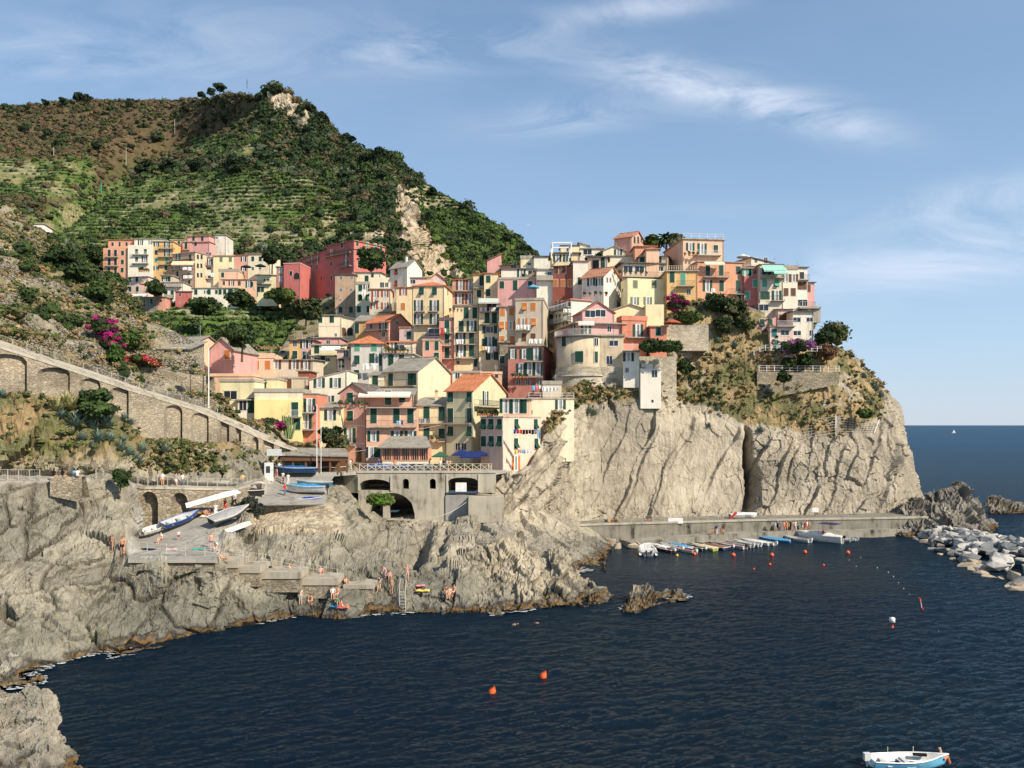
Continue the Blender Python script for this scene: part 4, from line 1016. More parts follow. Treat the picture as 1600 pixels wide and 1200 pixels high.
    rt = Face((Pb.x, Pb.y, 0), v, u); lt = Face((Pa+v*d), -v, -u); lt.O.z = 0
    sf = lt if (side is not None and X(side) < xa) or (side is None and yaw > 0) else rt
    sz = dict(sh=sh, k=k)
    put_windows(w, fr, root, inv, 0, 0, frame, sz); put_windows(ws, sf, root, inv, 0, 0, frame, sz)
    for spec, fc in ((b, fr), (bs, sf)):
        for it in [q for q in spec.split(';') if q]:
            y, r_ = it.split('|'); a_, b_ = r_.rsplit('-', 1)
            balcony(fc, X(float(a_)), X(float(b_)), Yp(float(y)), root, inv, rail=rail)
    # rainwater pipe on one corner
    if wd > 4 and roof != 'none' and into is None:
        pb = MB(); pb.tube([(wd-.12, -.09, zl+1), (wd-.12, -.09, zt_-.15)], .05, M_CONCG, 5); pb.obj('drainpipe', root, L)
    if into is None and roof != 'none' and rnd.random() < .5:
        ab = MB(); ax, ay = wd*.7, d*.45; zc = (rz if roof in ('gx', 'gy', 'hip') else zt_)-.3
        ab.tube([(ax, ay, zc), (ax, ay, zc+2.3)], .03, M_STEEL, 4)
        for q in range(4): ab.tube([(ax-.5+.08*q, ay, zc+1.6+.18*q), (ax+.5-.08*q, ay, zc+1.6+.18*q)], .018, M_STEEL, 3)
        ab.obj('roof_aerial', root, L)
    if into is None: house.last = (root, M)
    house.frame = (Pa, Pb, u, v, wd, d, zt, zb, fr, sf, M)
    return (root, M) if into is None else into
# ------------------------------------------------------------------ the village, house by house
A = house
crop(840, 340)
h = A('yellow house on the ridge with a white frame pergola on its terrace', 'yellow', 137, 400, 345, 470, rc='slated', w='390|190o 285o', d=8, over=.5)
A('', 'yellowl', 222, 400, 272, 345, 'flat', into=h, back=3.5, d=5, w='305|295p', rc='slated', over=.2, deep=0)
h2 = A('white house with sloping roof rising behind the yellow pergola house', 'creamw', 400, 495, 240, 300, 'shedl', back=7, Y=V(890, 400), d=6, rise=-.9, rc='stone')
A('brick red house with small orange shutters', 'brick', 147, 340, 462, 700, 'shed', yaw=-14, w='630|172co 245co 315co;505|180cb 250cb', rc='slated', d=9, rise=.8)
A('tall white house squeezed beside the brick red one', 'white', 342, 480, 420, 690, 'shed', w='610|410c', rc='tile2', rise=.7, d=8, back=1)
A('beige house with a dark open loggia under a slab roof', 'beige', 480, 672, 382, 520, 'flat', yaw=-8, w='435|630d', side=700, rc='slated', over=.5)
root, M = house.last; fr = house.frame[8]
def shade_panel(face, x0, x1, y0, y1, root, M, nm='opening_shade', m=None):  # flat black panel on the wall, painted shade for an open interior
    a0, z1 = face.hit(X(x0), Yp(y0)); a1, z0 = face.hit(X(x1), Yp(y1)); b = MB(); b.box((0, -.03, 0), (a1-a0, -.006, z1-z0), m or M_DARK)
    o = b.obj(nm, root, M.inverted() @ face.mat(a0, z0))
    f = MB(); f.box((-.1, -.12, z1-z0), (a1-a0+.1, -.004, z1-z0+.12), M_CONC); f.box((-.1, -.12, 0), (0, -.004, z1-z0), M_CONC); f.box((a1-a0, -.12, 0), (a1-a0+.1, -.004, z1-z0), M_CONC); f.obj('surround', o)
shade_panel(fr, 525, 590, 412, 515, root, M)
A('cream gabled house with green shutters above the loggia house', 'cream', 630, 840, 318, 372, 'gy', w='340|775o', rise=1.0, rc='stone', d=7, back=4)
A('low white attic house beside the cream gable', 'white', 405, 630, 300, 380, 'flat', w='330|480h', d=6, back=7, Y=V(900, 400))
A('long cream house behind the veranda restaurant roof', 'cream', 672, 960, 372, 440, 'flat', d=6, back=4, rc='stone')
A('tan three storey house with dark green shutters below the salmon villa', 'tan2', 965, 1252, 372, 500, 'shed', yaw=-16, side=1292, w='420|1005c 1170d', rc='slated', rise=.6)
h = A('big pale yellow house with a glazed veranda restaurant on top', 'yellowl', 865, 1222, 582, 845, 'none', yaw=10, side=800, w='640|940cy 1120cy;800|935oy 1060oy', ws='700|815s', d=None, low=None)
A('', 'beige', 820, 1200, 440, 570, 'flat', yaw=8, side=700, into=h, w='495|870h 980h 1075p 1180h*.7', d=None, rc='slated', over=.8, deep=1, back=.6)
root, M = h; balcony(Face(*[x for x in (house.frame[8].O, house.frame[8].U, house.frame[8].N)]), X(815), X(1235), Yp(572), root, M.inverted(), d=1.6)
A('white gabled house with grey side and small paired windows', 'white', 425, 635, 560, 880, 'gx', yaw=-34, side=802, w='620|515o 595o', ws='600|670p 700p', rc='tile2', rise=2.4, st=1)
A('white modern house with an orange roof edge and stacked balconies', 'white', 325, 690, 790, 905, 'flat', yaw=24, side=150, ws='850|195e 235e 290e;980|200e 270e', bs='905|152-325;1030|152-325', rc=PC['orange2'], over=.4, rail='white')
A('pink house with two slanted green attic windows under a gable', 'pink', 430, 735, 905, 1010, 'gy', yaw=12, side=335, w='925|505ht;920|605ht', rise=1.9, rc='tile2', back=-2, Y=152)
A('pink terrace house with a wide stone roof above the round tower', 'pink', 390, 805, 1010, 1140, 'hip', yaw=14, side=165, w='1070|465e 690p', ws='1060|345e', rc='stone', rise=1.5, over=.9, Y=149.5, rail='white')
A('cream house with a low tiled gable behind the orange house', 'yellowl', 735, 1042, 885, 990, 'gy', rise=1.0, rc='stone', d=8, Y=155)
A('tall blank yellow wall house next to the bougainvillea', 'yellowl', 1040, 1215, 835, 1040, 'none', d=7, Y=153)
A('orange house with a roof terrace and iron balcony', 'orange2', 812, 1050, 988, 1160, 'flat', yaw=10, side=765, w='1085|965e', b='1150|850-1050', par=.9, rc=PC['orange2'], Y=151)
A('narrow orange tower house with green shutters', 'orange2', 1085, 1242, 1048, 1260, 'flat', w='1095|1160c;1225|1158h*.8', d=7, Y=150, rc=PC['orange'])
A('salmon villa with a gable end on the village skyline', 'salmon', 737, 905, 182, 280, 'gx', yaw=-32, side=1027, ws='215|930c 965c 995c*.7', rc='tile2', rise=1.8, Y=183, d=9)
A('small terracotta roofed annexe below the salmon villa', 'orange', 935, 1140, 275, 310, 'hip', Y=176, d=6, rise=.7, rc='tile2')
A('squat peach annexe with a brown roof under the skyline palms', 'peach', 1045, 1168, 300, 358, 'hip', Y=172, d=5, rise=.6, rc='tile2')
crop(1060, 340)
A('peach apartment house with a railed roof terrace at the top right', 'peach', 45, 437, 208, 420, 'flat', yaw=6, side=-140, w='280|115o;300|228e 360c', b='362|150-400', rc='stone', Y=171, over=.3, rail='white')
root, M = house.last; Pa, Pb, u, v, wd, d, zt, zb, fr, sf, _ = house.frame
def roof_rail(root, M, fr_frame, m=M_STEEL, hgt=1.1, x0=0, x1=1, post=2.0):
    Pa, Pb, u, v, wd, d, zt, zb, fr, sf, HM = fr_frame
    b = MB(); z = zt-zb+.2
    L = M.inverted() @ HM
    for zz in (hgt, hgt*.55): b.box((wd*x0, .05, z+zz-.04), (wd*x1, .09, z+zz), m); b.box((wd*x0, .091, z+zz-.04), (wd*x0+.04, d*.8, z+zz), m); b.box((wd*x1-.04, .091, z+zz-.04), (wd*x1, d*.8, z+zz), m)
    n = int(wd*(x1-x0)/post)+1
    for i in range(n+1):
        x = wd*x0+i*(wd*(x1-x0)-.05)/n; b.box((x, .051, z+.001), (x+.05, .089, z+hgt-.041), m)
    b.obj('roof_railing', root, L)
roof_rail(root, M, house.frame, M_WHITE)
A('long orange apartment house with two balconies above the green scrub', 'orange', 185, 630, 425, 800, 'flat', yaw=7, side=110, w='505|283d 412d 575c;655|280e 415d 575d;760|285c 415p 580c', b='572|235-475;735|480-635', rc='stone', Y=167, over=.25)
A('low amber house with a pale green door and a roof balustrade', 'amber', -110, 182, 518, 790, 'flat', w='570|-60d;590|45dl;715|100p;725|-60p*.7', b='660|-20-150', rc='stone', Y=164.5, d=8)
root, M = house.last; roof_rail(root, M, house.frame, m_plaster(PC['cream']), 1.0, post=.5)
A('narrow red house with light green shutters in white surrounds', 'red', 632, 757, 492, 870, 'flat', w='525|655o 685cl*.9 733s;632|740cl;747|662cl;855|665s 715s', rc='stone', Y=167.5, d=8, sh='l')
root, M = house.last; roof_rail(root, M, house.frame, m_plaster(PC['pinkl']), .8, post=.4)
h = A('tall grey beige house with pale green awnings over its top balcony', 'beige', 785, 1007, 455, 890, 'flat', yaw=3, side=757, w='520|850ht 950ht;630|830cl 945tl;748|808c 855c;755|945e;865|820h', b='580|785-1010;800|890-1012', rc='slated', Y=166, over=.2, sh='g')
root, M = h
A('', 'beige', 700, 915, 385, 460, 'shedl', into=h, side=505, yaw=22, w='410|745p 840pt*1.2', rise=-.8, rc='slated', back=7, Y=168, deep=0)
A('cream terrace house with brown shutters near the end of the row', 'creamw', 1007, 1145, 500, 895, 'flat', w='580|1040ob 1110ob;715|1035cb 1105cb', rc='stone', Y=167, d=9, rail='white', par=.9)
A('slim white tower house with dark shutters at the end of the row', 'white', 1145, 1240, 480, 860, 'shed', w='555|1188ck*.9;655|1165cb 1212cb;820|1195h', b='600|1150-1245;860|1165-1300', rc='slated', Y=168, d=8, rise=.5, yaw=2)
A('pink end house with its terrace on tall white columns', 'pink', 1240, 1308, 625, 860, 'shed', w='680|1250cb', rc='slated', Y=170.5, d=8, rise=.4)
root, M = house.last; b = MB(); Pc = P(X(1165), Yp(868), 166)
inv = M.inverted()
for px in (1255, 1310, 1345):
    q = P(X(px), Yp(880), 166); b.box((q.x-.35, q.y-.35, toz(Yp(1010), 166)), (q.x+.35, q.y+.35, q.z), M_CONC)
q0 = P(X(1165), Yp(870), 165.5); q1 = P(X(1370), Yp(870), 165.5); b.box((q0.x, 165.3, q0.z-.1), (q1.x, 170.4, q0.z+.3), M_CONC)
for t in range(9): xx = q0.x+(q1.x-q0.x)*t/8; b.box((xx, 165.4, q0.z+.301), (xx+.05, 165.45, q0.z+1.3), M_STEEL)
b.box((q0.x, 165.39, q0.z+1.301), (q1.x, 165.46, q0.z+1.35), M_STEEL)
b.obj('terrace', root, inv)
crop(1100, 440, .2125)
h = A('white and pink cliff villa with dark blue green windows', 'creamw', 655, 803, 222, 520, 'shed', w='280|683h*.75 778h*.65;378|685h*.75 790p;466|712at 792at*.8', rc='slated', Y=160, d=9, rise=.5, sh='t', over=.5)
A('', 'pinkl', 485, 655, 332, 520, 'flat', into=h, w='375|517c 595h*.8;470|528d 612h*1.3', Y=158.5, d=8, rc='tile2', over=.2, sh='t')
A('', 'pink', 388, 530, 245, 450, 'shedr', into=h, w='305|428t 486t;375|465p*1.3', Y=160.5, d=9, rise=-2, rc='slated')
A('', 'pinkl', 545, 655, 205, 325, 'shed', into=h, w='270|575cb*1.3 620cb*1.3', Y=164, d=5, rise=.5, rc='slated')
fr = house.frame[8]; balcony(Face((P(X(530), Yp(325), 158.4)), Vector((1, 0, 0)), Vector((0, -1, 0))), X(530), X(665), Yp(328), h[0], h[1].inverted(), d=.8, rail='white')

# --- middle of the village
crop(640, 380)
A('broad butter yellow house with a terracotta hip roof and twin balconies', 'yellow', 40, 335, 405, 1010, 'hip', yaw=-6, side=412, w='460|115t 240t;600|85e 240e;730|85e 240e', ws='470|365cb*.8', b='658|50-150;658|180-275;786|50-275', rc='tile', rise=1.4, chim=1)
A('shaded brown pink house with open wooden galleries', 'salmon', 412, 612, 350, 605, 'shed', w='400|490eb 585eb;535|480eb 580eb', b='462|412-612', rc='tile', rise=1.3, d=8)
A('slim yellow house under the long terracotta roof', 'yellow', 612, 717, 300, 565, 'shed', w='360|692d;485|668c', b='433|612-722', rc='tile', rise=1.5, d=9)
A('smooth yellow house with two dark windows beside the long pink house', 'yellow', 717, 847, 290, 540, 'shed', w='345|757c;475|755c', rc='tile', rise=1.0, d=8, back=-1)
A('long dusty pink house with three white framed windows', 'pink', 847, 1216, 345, 520, 'flat', yaw=-5, w='400|888c 1160c;405|1016d', rc='white' and None, par=.5, d=9)
A('white roof terrace house with a slanting stair above the pink one', 'white', 880, 1215, 250, 345, 'flat', w='290|1075e 1180h', d=6, back=6, Y=V(810, 435), rc='slated')
A('old pink house with a slate shed roof on the ridge', 'salmon', 865, 1062, 205, 300, 'shed', yaw=-20, w='225|1000h*.7', d=8, rc='slated', rise=.9, Y=V(800, 415)+9)
A('rose coloured house with a steep gable at the ridge line', 'pink', 745, 880, 175, 250, 'shedl', d=7, rise=2.0, rc='tile2', Y=V(780, 420)+12)
A('small yellow ridge house with a parapet roof', 'yellowl', 1068, 1200, 150, 235, 'flat', w='200|1150h*.5', par=.8, d=6, Y=V(825, 410)+8)
A('white ridge house with solar tank and dark eaves', 'white', 1195, 1370, 130, 250, 'flat', d=6, Y=V(850, 405)+9, rc='slated')
A('plain white house with an arched roof terrace left of the brick red house', 'white', 1222, 1380, 255, 465, 'flat', w='300|1345p', b='355|1222-1378', d=8, rc='stone', rail='wall')
A('narrow salmon red tower house with four iron balconies', 'salmon', 285, 425, 742, 1290, 'flat', w='790|360d;910|360d;1055|360d', b='865|300-412;985|287-412;1110|287-415', rc='slated', d=9, Y=165, par=.6)
A('tall yellow house with four rows of green doors and stone roof', 'yellow', 427, 665, 600, 1330, 'shed', w='670|545d 627d;800|497d 597e;915|490e 595d;1035|495e 595d;1145|465s 635d*.8', b='857|455-640;972|440-640;1107|430-640', rc='stone', rise=.9, Y=164.5, d=9)
A('tall yellow house with a striped awning and crowded laundry lines', 'yellow', 667, 860, 580, 1330, 'flat', w='610|790h;720|745d 815d;830|715d*.7 775h 825d*.7;955|720c 770e 820c;1085|755c 790p 830c', b='662|675-862;778|680-852;1030|690-852', rc='stone', Y=163.5, d=9)
A('grey tan house with narrow orange shutters on the left half', 'tan', 860, 1018, 612, 1010, 'flat', w='660|893co 980co;790|885to 970oo;930|888co 985to', rc='stone', Y=161, d=9)
A('grey tan tower block with orange shutters and roof terrace', 'tan', 1018, 1285, 548, 1010, 'flat', yaw=-7, side=1400, w='610|1105to 1188co;760|1090oo 1190to;905|1100cb 1188cb', b='838|1020-1168;975|1145-1282', ws='760|1325e', rc='stone', Y=159, par=.5)
crop(680, 540)
A('brick pink house with green shutters and plant filled balconies', 'redd', 700, 1040, 5, 400, 'flat', yaw=-8, side=1190, w='80|745e*.8 855e*.8 905d 970e;225|825e*.9 910e 990e;350|800p 890p 1000p', b='152|870-1038;302|760-1036', rc='stone', Y=152, st=1)
A('narrow rubble stone house between yellow and pink facades', 'greyd', 622, 702, -30, 300, 'flat', w='135|645c', mat=m_stone('rubble', (.36, .31, .24), (.20, .17, .13), 2.6), Y=160, d=7)
crop(640, 380)
A('salmon red house with tall dark windows and a laundry terrace', 'salmon', 125, 288, 938, 1290, 'flat', w='985|170d*.8 260d*.8;1090|258c', rc='stone', Y=160, d=8, par=.4, back=-1)

crop(480, 380)
h = A('tall weathered brown plaster house with bricked up windows', 'stonepl', 268, 465, 302, 720, 'shed', w='335|325p*.8 427p*.8;450|325p*.8 425p*.8;545|322p*.7 427p*.7;640|320c 420c', rc='slated', rise=.5, Y=208, d=14, st=1.3, yaw=4, frame=(.5, .42, .34))
A('pale green narrow house beside the weathered brown one', 'green', 465, 600, 395, 705, 'flat', w='430|512c 570e*.7;522|512c 580c;635|497c 590c', rc='stone', Y=203, d=9, par=.7)
A('cream roof house with a green shutter behind the pale green house', 'cream', 465, 705, 283, 400, 'shed', w='340|572c;310|628c*.7', Y=211, d=8, rise=.8, rc='slated')
A('cream house with brick red shutters and flags of laundry', 'beige', 598, 800, 445, 700, 'flat', w='485|655or 748or;600|645or 748or', b='552|640-690;660|690-790', rc='tile2', Y=199, d=9, sh='r')
A('cream attic terrace house above the red shutters', 'cream', 598, 800, 330, 445, 'none', w='400|720p*1.2 765p', Y=203, d=6)
A('tall cream house with a lit gable end and slate roof', 'creamw', 798, 962, 225, 700, 'gx', yaw=-33, side=1105, w='272|855tr;388|855tr;500|828cr*.8;600|840ob', rc='slate', rise=2.2, Y=200, sh='r', chim=1)
A('sand yellow house with one orange shutter beside the butter yellow one', 'yellow', 858, 1022, 428, 720, 'flat', w='468|925or;608|922co', rc='tile2', Y=190, d=9, sh='r')
A('low pink attic house with a flat grey roof', 'pinkl', 945, 1175, 335, 400, 'flat', w='370|1010h*.8', Y=201, d=6, rc='slate')
A('little pink house showing only its gable and chimney', 'pinkl', 1175, 1320, 345, 420, 'gy', rise=1.4, Y=199, d=6, rc='tile', chim=1)
A('cream villa with green shutters at the left edge of the centre', 'cream', 110, 332, 695, 920, 'flat', yaw=5, w='730|125c 237c;880|275p*.7', rc='slate', Y=186, d=7, band=(800,))
A('cream annexe with two arched doorways', 'cream', 332, 470, 700, 920, 'shedl', w='850|348ab 412ak', rise=-.8, Y=187, d=7, rc='slate')
A('ochre house with one tall green door and slate roof', 'ochre', 465, 625, 748, 930, 'gx', yaw=-6, w='818|478d', rc='slate', rise=1.8, Y=182, d=9)
A('salmon pink house with a balcony and terracotta gable roof', 'salmon', 565, 785, 755, 960, 'gx', yaw=-30, side=992, w='800|615p 730e;875|735p', b='845|560-790', ws='765|865p*.8', rc='tile', rise=2.0, Y=174)
A('pale rose house with a roof terrace below the salmon gable', 'pinkl', 885, 1110, 815, 1060, 'flat', yaw=-10, side=1180, w='885|980c 1045c;1010|955c 1040c', rc='tile2', Y=170, par=.4)
A('small coral house front under a dark loggia', 'salmon', 1110, 1270, 880, 1050, 'flat', w='860|1220h*1.2;880|1150p*.8', Y=168, d=6, par=.3)
crop(500, 540)
h = A('tall light grey house with bright green shutters and a red hip roof', 'grey', 298, 602, -22, 400, 'hip', w='10|357cl 520cl;135|355t 500d 540e;275|352c', rc='tile', rise=1.8, Y=149, d=11, over=.5, st=.5, sh='g')
A('grey house wing with a planted roof terrace', 'grey', 602, 890, 82, 330, 'flat', yaw=-4, w='130|682d 785t', Y=148, d=10, rc='stone')
root, M = house.last; roof_rail(root, M, house.frame, M_IRON, 1.0, post=.25)
A('upper loggia house with glass doors behind the grey terrace', 'beige', 640, 890, -30, 85, 'shed', w='25|690e 760h', Y=155, d=6, rc='tile', rise=.8)
A('large cream house with a blank gable and slate roof in the centre', alb(243, 215, 172), 615, 942, 240, 700, 'gx', yaw=-27, side=1252, w='330|680d 868d 902d;470|870d', b='392|590-930', rc='slate', rise=2.6, Y=137)
A('low cream house with one dark green door under a slate roof', 'cream', 468, 615, 285, 470, 'shed', w='355|530d', rc='slate', Y=140, d=7, rise=1.0)
A('amber yellow house with long balconies beside the olive one', 'yellow', 940, 1217, 578, 960, 'shed', w='655|1025d 1170d;845|1025d 1170c', b='745|950-1212;918|945-1205', rc='slate', Y=131, d=8, rise=1.6, chim=1)
A('olive green house with a bright terracotta roof and yellow gable', 'olive', 1215, 1468, 432, 1100, 'gx', yaw=-24, side=1790, w='495|1255t 1437t;670|1255d 1440d;825|1255t 1440t;970|1325p 1385p', b='748|1200-1460', ws='505|1590e', bs='580|1480-1700', rc='tile', rise=3.0, Y=128.5)
h = A('peach four storey house on the harbour terrace with a sunroom', 'peach2', 445, 935, 600, 1140, 'none', yaw=4, w='675|515d 735d 870d;870|515o 740o 873o;1025|495ok 550cg', b='592|372-935;778|452-930', Y=125, d=9)
A('', 'peach2', 375, 862, 470, 600, 'shed', into=h, yaw=4, w='500|437t 655d 790t', rc='slate', rise=1.2, back=2.2, Y=125, d=7, deep=1, over=.9)
A('dull salmon house with a small slate gable facing the harbour', 'salmon', 190, 445, 455, 1140, 'gy', yaw=-14, w='500|290t;675|290t;862|287e;1050|375db', b='950|240-350', rc='slated', rise=1.5, Y=126, d=9, band=(595, 775, 945), over=.3)
# sunroom
hb = MB(); p0 = P(X(600), Yp(1100), 120.8); p1 = P(X(1040), Yp(1100), 120.8); zt0 = toz(Yp(985), 120.8)
wm = m_plaster(PC['orange']); gm = m_glass()
hb.box((p0.x, 120.8, 12.5), (p1.x, 124.6, 14.6), m_plaster(PC['creamw'])); 
for i in range(6):
    xx = p0.x+(p1.x-p0.x)*i/5; hb.box((xx-.16, 120.8, 14.601), (xx+.16, 124.4, zt0), wm)
hb.box((p0.x+.2, 121, 14.601), (p1.x-.2, 124.3, zt0-.02), gm)
o = hb.obj('sunroom', None); tag(o, 'glazed restaurant sunroom with orange posts on the harbour terrace', 'sunroom')
rb = MB(); e = .6; tv = [(p0.x-e, 119.8, zt0), (p1.x+e, 119.8, zt0), (p1.x-.6, 124.4, zt0+1.6), (p0.x+.6, 124.4, zt0+1.6)]
rb.poly(tv+[(a, b_, c_+.15) for a, b_, c_ in tv], [(0, 3, 2, 1), (4, 5, 6, 7), (0, 1, 5, 4), (1, 2, 6, 5), (2, 3, 7, 6), (3, 0, 4, 7)], m_tile(*ROOFC['slate'])); rb.obj('roof', o)
fb = MB()
for i in range(21):
    xx = p0.x+(p1.x-p0.x)*i/20; fb.box((xx-.04, 120.72, 14.62), (xx+.04, 120.79, zt0), wm)
fb.box((p0.x, 120.70, 14.602), (p1.x, 120.79, 14.7), wm); fb.obj('window_frame', o)
crop(680, 540)
h = A('tall corner house with shaded pink side and bright peach harbour face', alb(242, 200, 172), 440, 652, 692, 1210, 'flat', yaw=-38, side=1010, w='755|465t 537t 622t;920|465c 540t 622t', ws='755|778t 965t;940|775t 970t;1130|775eo', Y=121, rc='stone', over=.1, deep=1.5)
A('', 'peach', 655, 905, 515, 700, 'flat', into=h, yaw=-4, Y=126, w='580|680e 780e 850d', rc='stone', d=7, deep=0)
A('', 'cream', 900, 1335, 515, 830, 'flat', into=h, yaw=10, w='565|1205o', rc='stone', Y=133.5, d=6, par=.3)
root, M = h; roof_rail(root, M, house.frame, M_WHITE, .9)
root, M = h

crop(300, 520)
h = A('wide yellow house stepping down beside the promenade wall', alb(252, 230, 158, .9, .05), 600, 1055, 640, 1080, 'none', yaw=3, w='740|990d;880|1010c', b='805|940-1055', Y=121, d=8, rail='white')
A('', 'yellowl', 270, 600, 470, 760, 'flat', into=h, yaw=-2, w='600|370hn*1.0', Y=122.5, d=8, par=.4, deep=4)
A('', 'peach', 460, 700, 475, 600, 'flat', into=h, w='525|540p 655e', Y=127, d=6, deep=3)
A('', 'yellow', 690, 820, 450, 640, 'flat', into=h, Y=127.5, d=6, deep=2, par=.3)
A('', 'cream', 600, 1055, 572, 642, 'flat', into=h, Y=121.3, d=7, deep=.5, par=.6, yaw=3)
A('', 'creamw', 440, 598, 650, 840, 'flat', into=h, w='700|490p*1.3 570d', Y=122.2, d=7, deep=4)
A('slim orange house with two small green balconies', 'orange2', 1055, 1200, 592, 1110, 'flat', w='700|1078dg*.5 1130eg*.9;855|1095eg*.9', b='765|1065-1190;928|1072-1185', rc='slate', Y=122.5, d=7, over=.1)
A('cream house with a long sloping roof edge and green shutters', 'creamw', 1128, 1492, 365, 760, 'shedr', w='480|1225o 1380o;650|1315o', rise=-1.6, Y=131, d=9, rc='stone', over=.15)
A('pale yellow house behind the magnolia with open green shutters', 'yellowl', 1195, 1428, 722, 1110, 'shed', w='790|1330o;965|1330o', rc='slate', Y=124.5, d=6, rise=1.0)
A('peach house with two orange shutters below the laundry terrace', 'peach', 580, 780, 242, 420, 'flat', yaw=6, side=485, w='308|620co 727co', ws='315|553co*.7', Y=146, par=.9, rc=PC['peach'])
A('beige house with brown shutters stretching right of the orange ones', 'beige', 780, 1165, 262, 400, 'shed', w='305|810ob 980ob;310|1095ob', rc='slate', Y=147, d=8, rise=.4)
A('dark walled lean-to house between cream roofs', 'brick', 1020, 1130, 370, 500, 'flat', yaw=0, Y=134, d=5, rc='stone')
A('tan house with an outside stair on the yellow roof', 'tan', 818, 1100, 440, 600, 'flat', Y=133, d=6, w='490|890cb 930cb', rc='stone', par=.3)
A('flat roofed peach house behind the wide yellow one', 'peach', 180, 590, 420, 560, 'flat', Y=131, d=8, par=.5, rc=PC['peach'])
A('pink gabled cottage with an orange shutter left of the trees', 'pink', 175, 400, 158, 340, 'gy', w='210|338co', rise=1.9, rc='slate', Y=137, d=9, yaw=-8)
A('long pink cottage with a grey roof half hidden by the lamp post', 'salmon', -40, 175, 145, 300, 'shed', w='195|60cb 110p', rc='slate', Y=139, d=8, rise=1.4)
A('yellow strip house with a flat brown roof in the left row', 'amber', 937, 1050, 75, 260, 'flat', w='105|990p;210|990t', rc='slated', Y=168, d=8, over=.5)
A('mauve pink row house with three dark attic windows', 'pink', 1050, 1160, 70, 260, 'flat', w='105|1080ek*.8 1130ek*.6;215|1088c', rc='slated', Y=168, d=8, over=.5)
A('pink flat roofed house behind the row', 'pink', 1160, 1420, 50, 140, 'flat', w='95|1210h*.5 1310p', rc='slate', Y=174, d=8)
A('yellow house with a broad balcony under a white awning', 'yellowl', 1150, 1395, 225, 400, 'flat', w='258|1205h*.55 1258c 1305h*.5', b='215|1215-1390', Y=158, d=8, rc='stone')
A('cream upper house under the white awning', 'yellowl', 1145, 1430, 120, 230, 'shed', w='160|1200c;170|1450p', Y=163, d=6, rc='slate', rise=.8)
A('pale peach house with a small balcony next to the light grey house', 'pinkl', 1395, 1532, 170, 470, 'flat', w='295|1440c;392|1408p 1440p;200|1480p*1.1', b='245|1400-1525', Y=154, d=8, rc='slate')

# --- the far upper quarter
crop(140, 340)
A('tall orange house at the left end of the upper quarter', 'orange', 130, 368, 292, 590, 'none', w='340|190dk 250dk 318c;425|190dk 250dk 316c;503|185c 250c 314c', b='382|150-280;468|150-280', Y=284, d=10)
A('orange attic storey house set back above the tall orange one', 'orange', 178, 430, 215, 292, 'shed', w='255|222c*.8 290d*.7 357c*.8', Y=289, d=8, rc='tile2', rise=1.5)
A('tall cream house with two pale balconies in the upper quarter', 'creamw', 368, 605, 265, 600, 'none', w='325|453cg 537cg;402|453cg;400|530e', b='357|415-570;442|415-570', Y=283, d=10, rail='white')
A('cream attic storey house with wide windows in the upper quarter', 'creamw', 430, 715, 208, 268, 'flat', w='240|490e*.9 585e*.6', Y=288, d=8, rc='slate')
A('amber yellow house with three balconies in the upper quarter', 'amber', 605, 800, 232, 640, 'flat', w='255|643o 745e;335|640c;340|745e;410|640cl 742dl;485|640o 735c;580|630p', b='300|665-825;380|660-800;455|670-790', Y=283.5, d=10, rc='stone')
A('small golden house between amber and pink ones', 'amber', 780, 892, 215, 340, 'flat', w='248|860c', Y=291, d=8, rc='stone')
A('dull pink linking house with one green door', 'salmon', 892, 985, 235, 330, 'flat', w='270|928dg', b='312|895-965', Y=290, d=8, rc='stone')
A('bright pink stepped house at the top of the quarter', 'pink', 980, 1152, 235, 400, 'flat', yaw=-10, side=1207, w='250|1020c;350|1130p 1160p', Y=289, rc='tile2')
A('', 'pink', 940, 1150, 175, 238, 'flat', into=house.last, yaw=-10, side=1200, w='202|1000c 1085c', Y=292, deep=1, rc='tile2')
A('rough white ruined hut at the right of the pink house', 'white', 1205, 1310, 170, 290, 'flat', Y=299, d=8, w='195|1222h*.5', st=1.4)
A('big peach corner house with windows down its sunny side', 'peach', 798, 1015, 332, 680, 'flat', yaw=-24, side=1127, w='385|852e 968d;475|848e*.9 965e;540|845c 960h*.6;635|960d', ws='378|1040c 1076c;463|1040c 1074c;553|1040c 1074c', b='505|800-1002;580|905-1002;415|800-1000', Y=277, rc='stone')
A('lemon yellow house right of the peach corner house', 'yellowl', 1190, 1397, 370, 540, 'flat', w='402|1265cy 1355cy;490|1355h*.6', Y=281, d=9, rc='tile2')
A('coral pink row house with a dark parasol on its terrace', 'salmon', 1397, 1522, 365, 550, 'flat', w='400|1480ok;490|1480ok', Y=281, d=9, rc='tile2')
A('cream row house at the right end of the upper quarter', 'cream', 1520, 1738, 350, 560, 'flat', w='396|1570c 1642c;490|1570p 1640h*.5', Y=280, d=9, rc='tile2', yaw=-6)
A('pale stair house in the gap beside the peach corner house', 'white', 1115, 1195, 385, 640, 'flat', w='430|1155e;490|1150h*.7;570|1160h*.8', b='460|1115-1190;590|1120-1230', Y=282, d=6)
A('rosy low house with a cream awning at the lower left of the quarter', 'pinkl', 358, 560, 570, 745, 'flat', yaw=-10, side=615, w='595|390c 455c;685|390c 460c', ws='610|515p*.8 560p*.8', Y=270, rc='slate')
A('tiny red house below the peach corner house', 'red', 825, 985, 712, 860, 'flat', w='740|868p;820|868p*.6', Y=262, d=7, rc='tile2')
A('white two storey house behind the tiny red one', 'white', 700, 900, 625, 800, 'flat', w='735|735d 795d', b='665|730-890;770|725-810', Y=268, d=7, rail='wall')
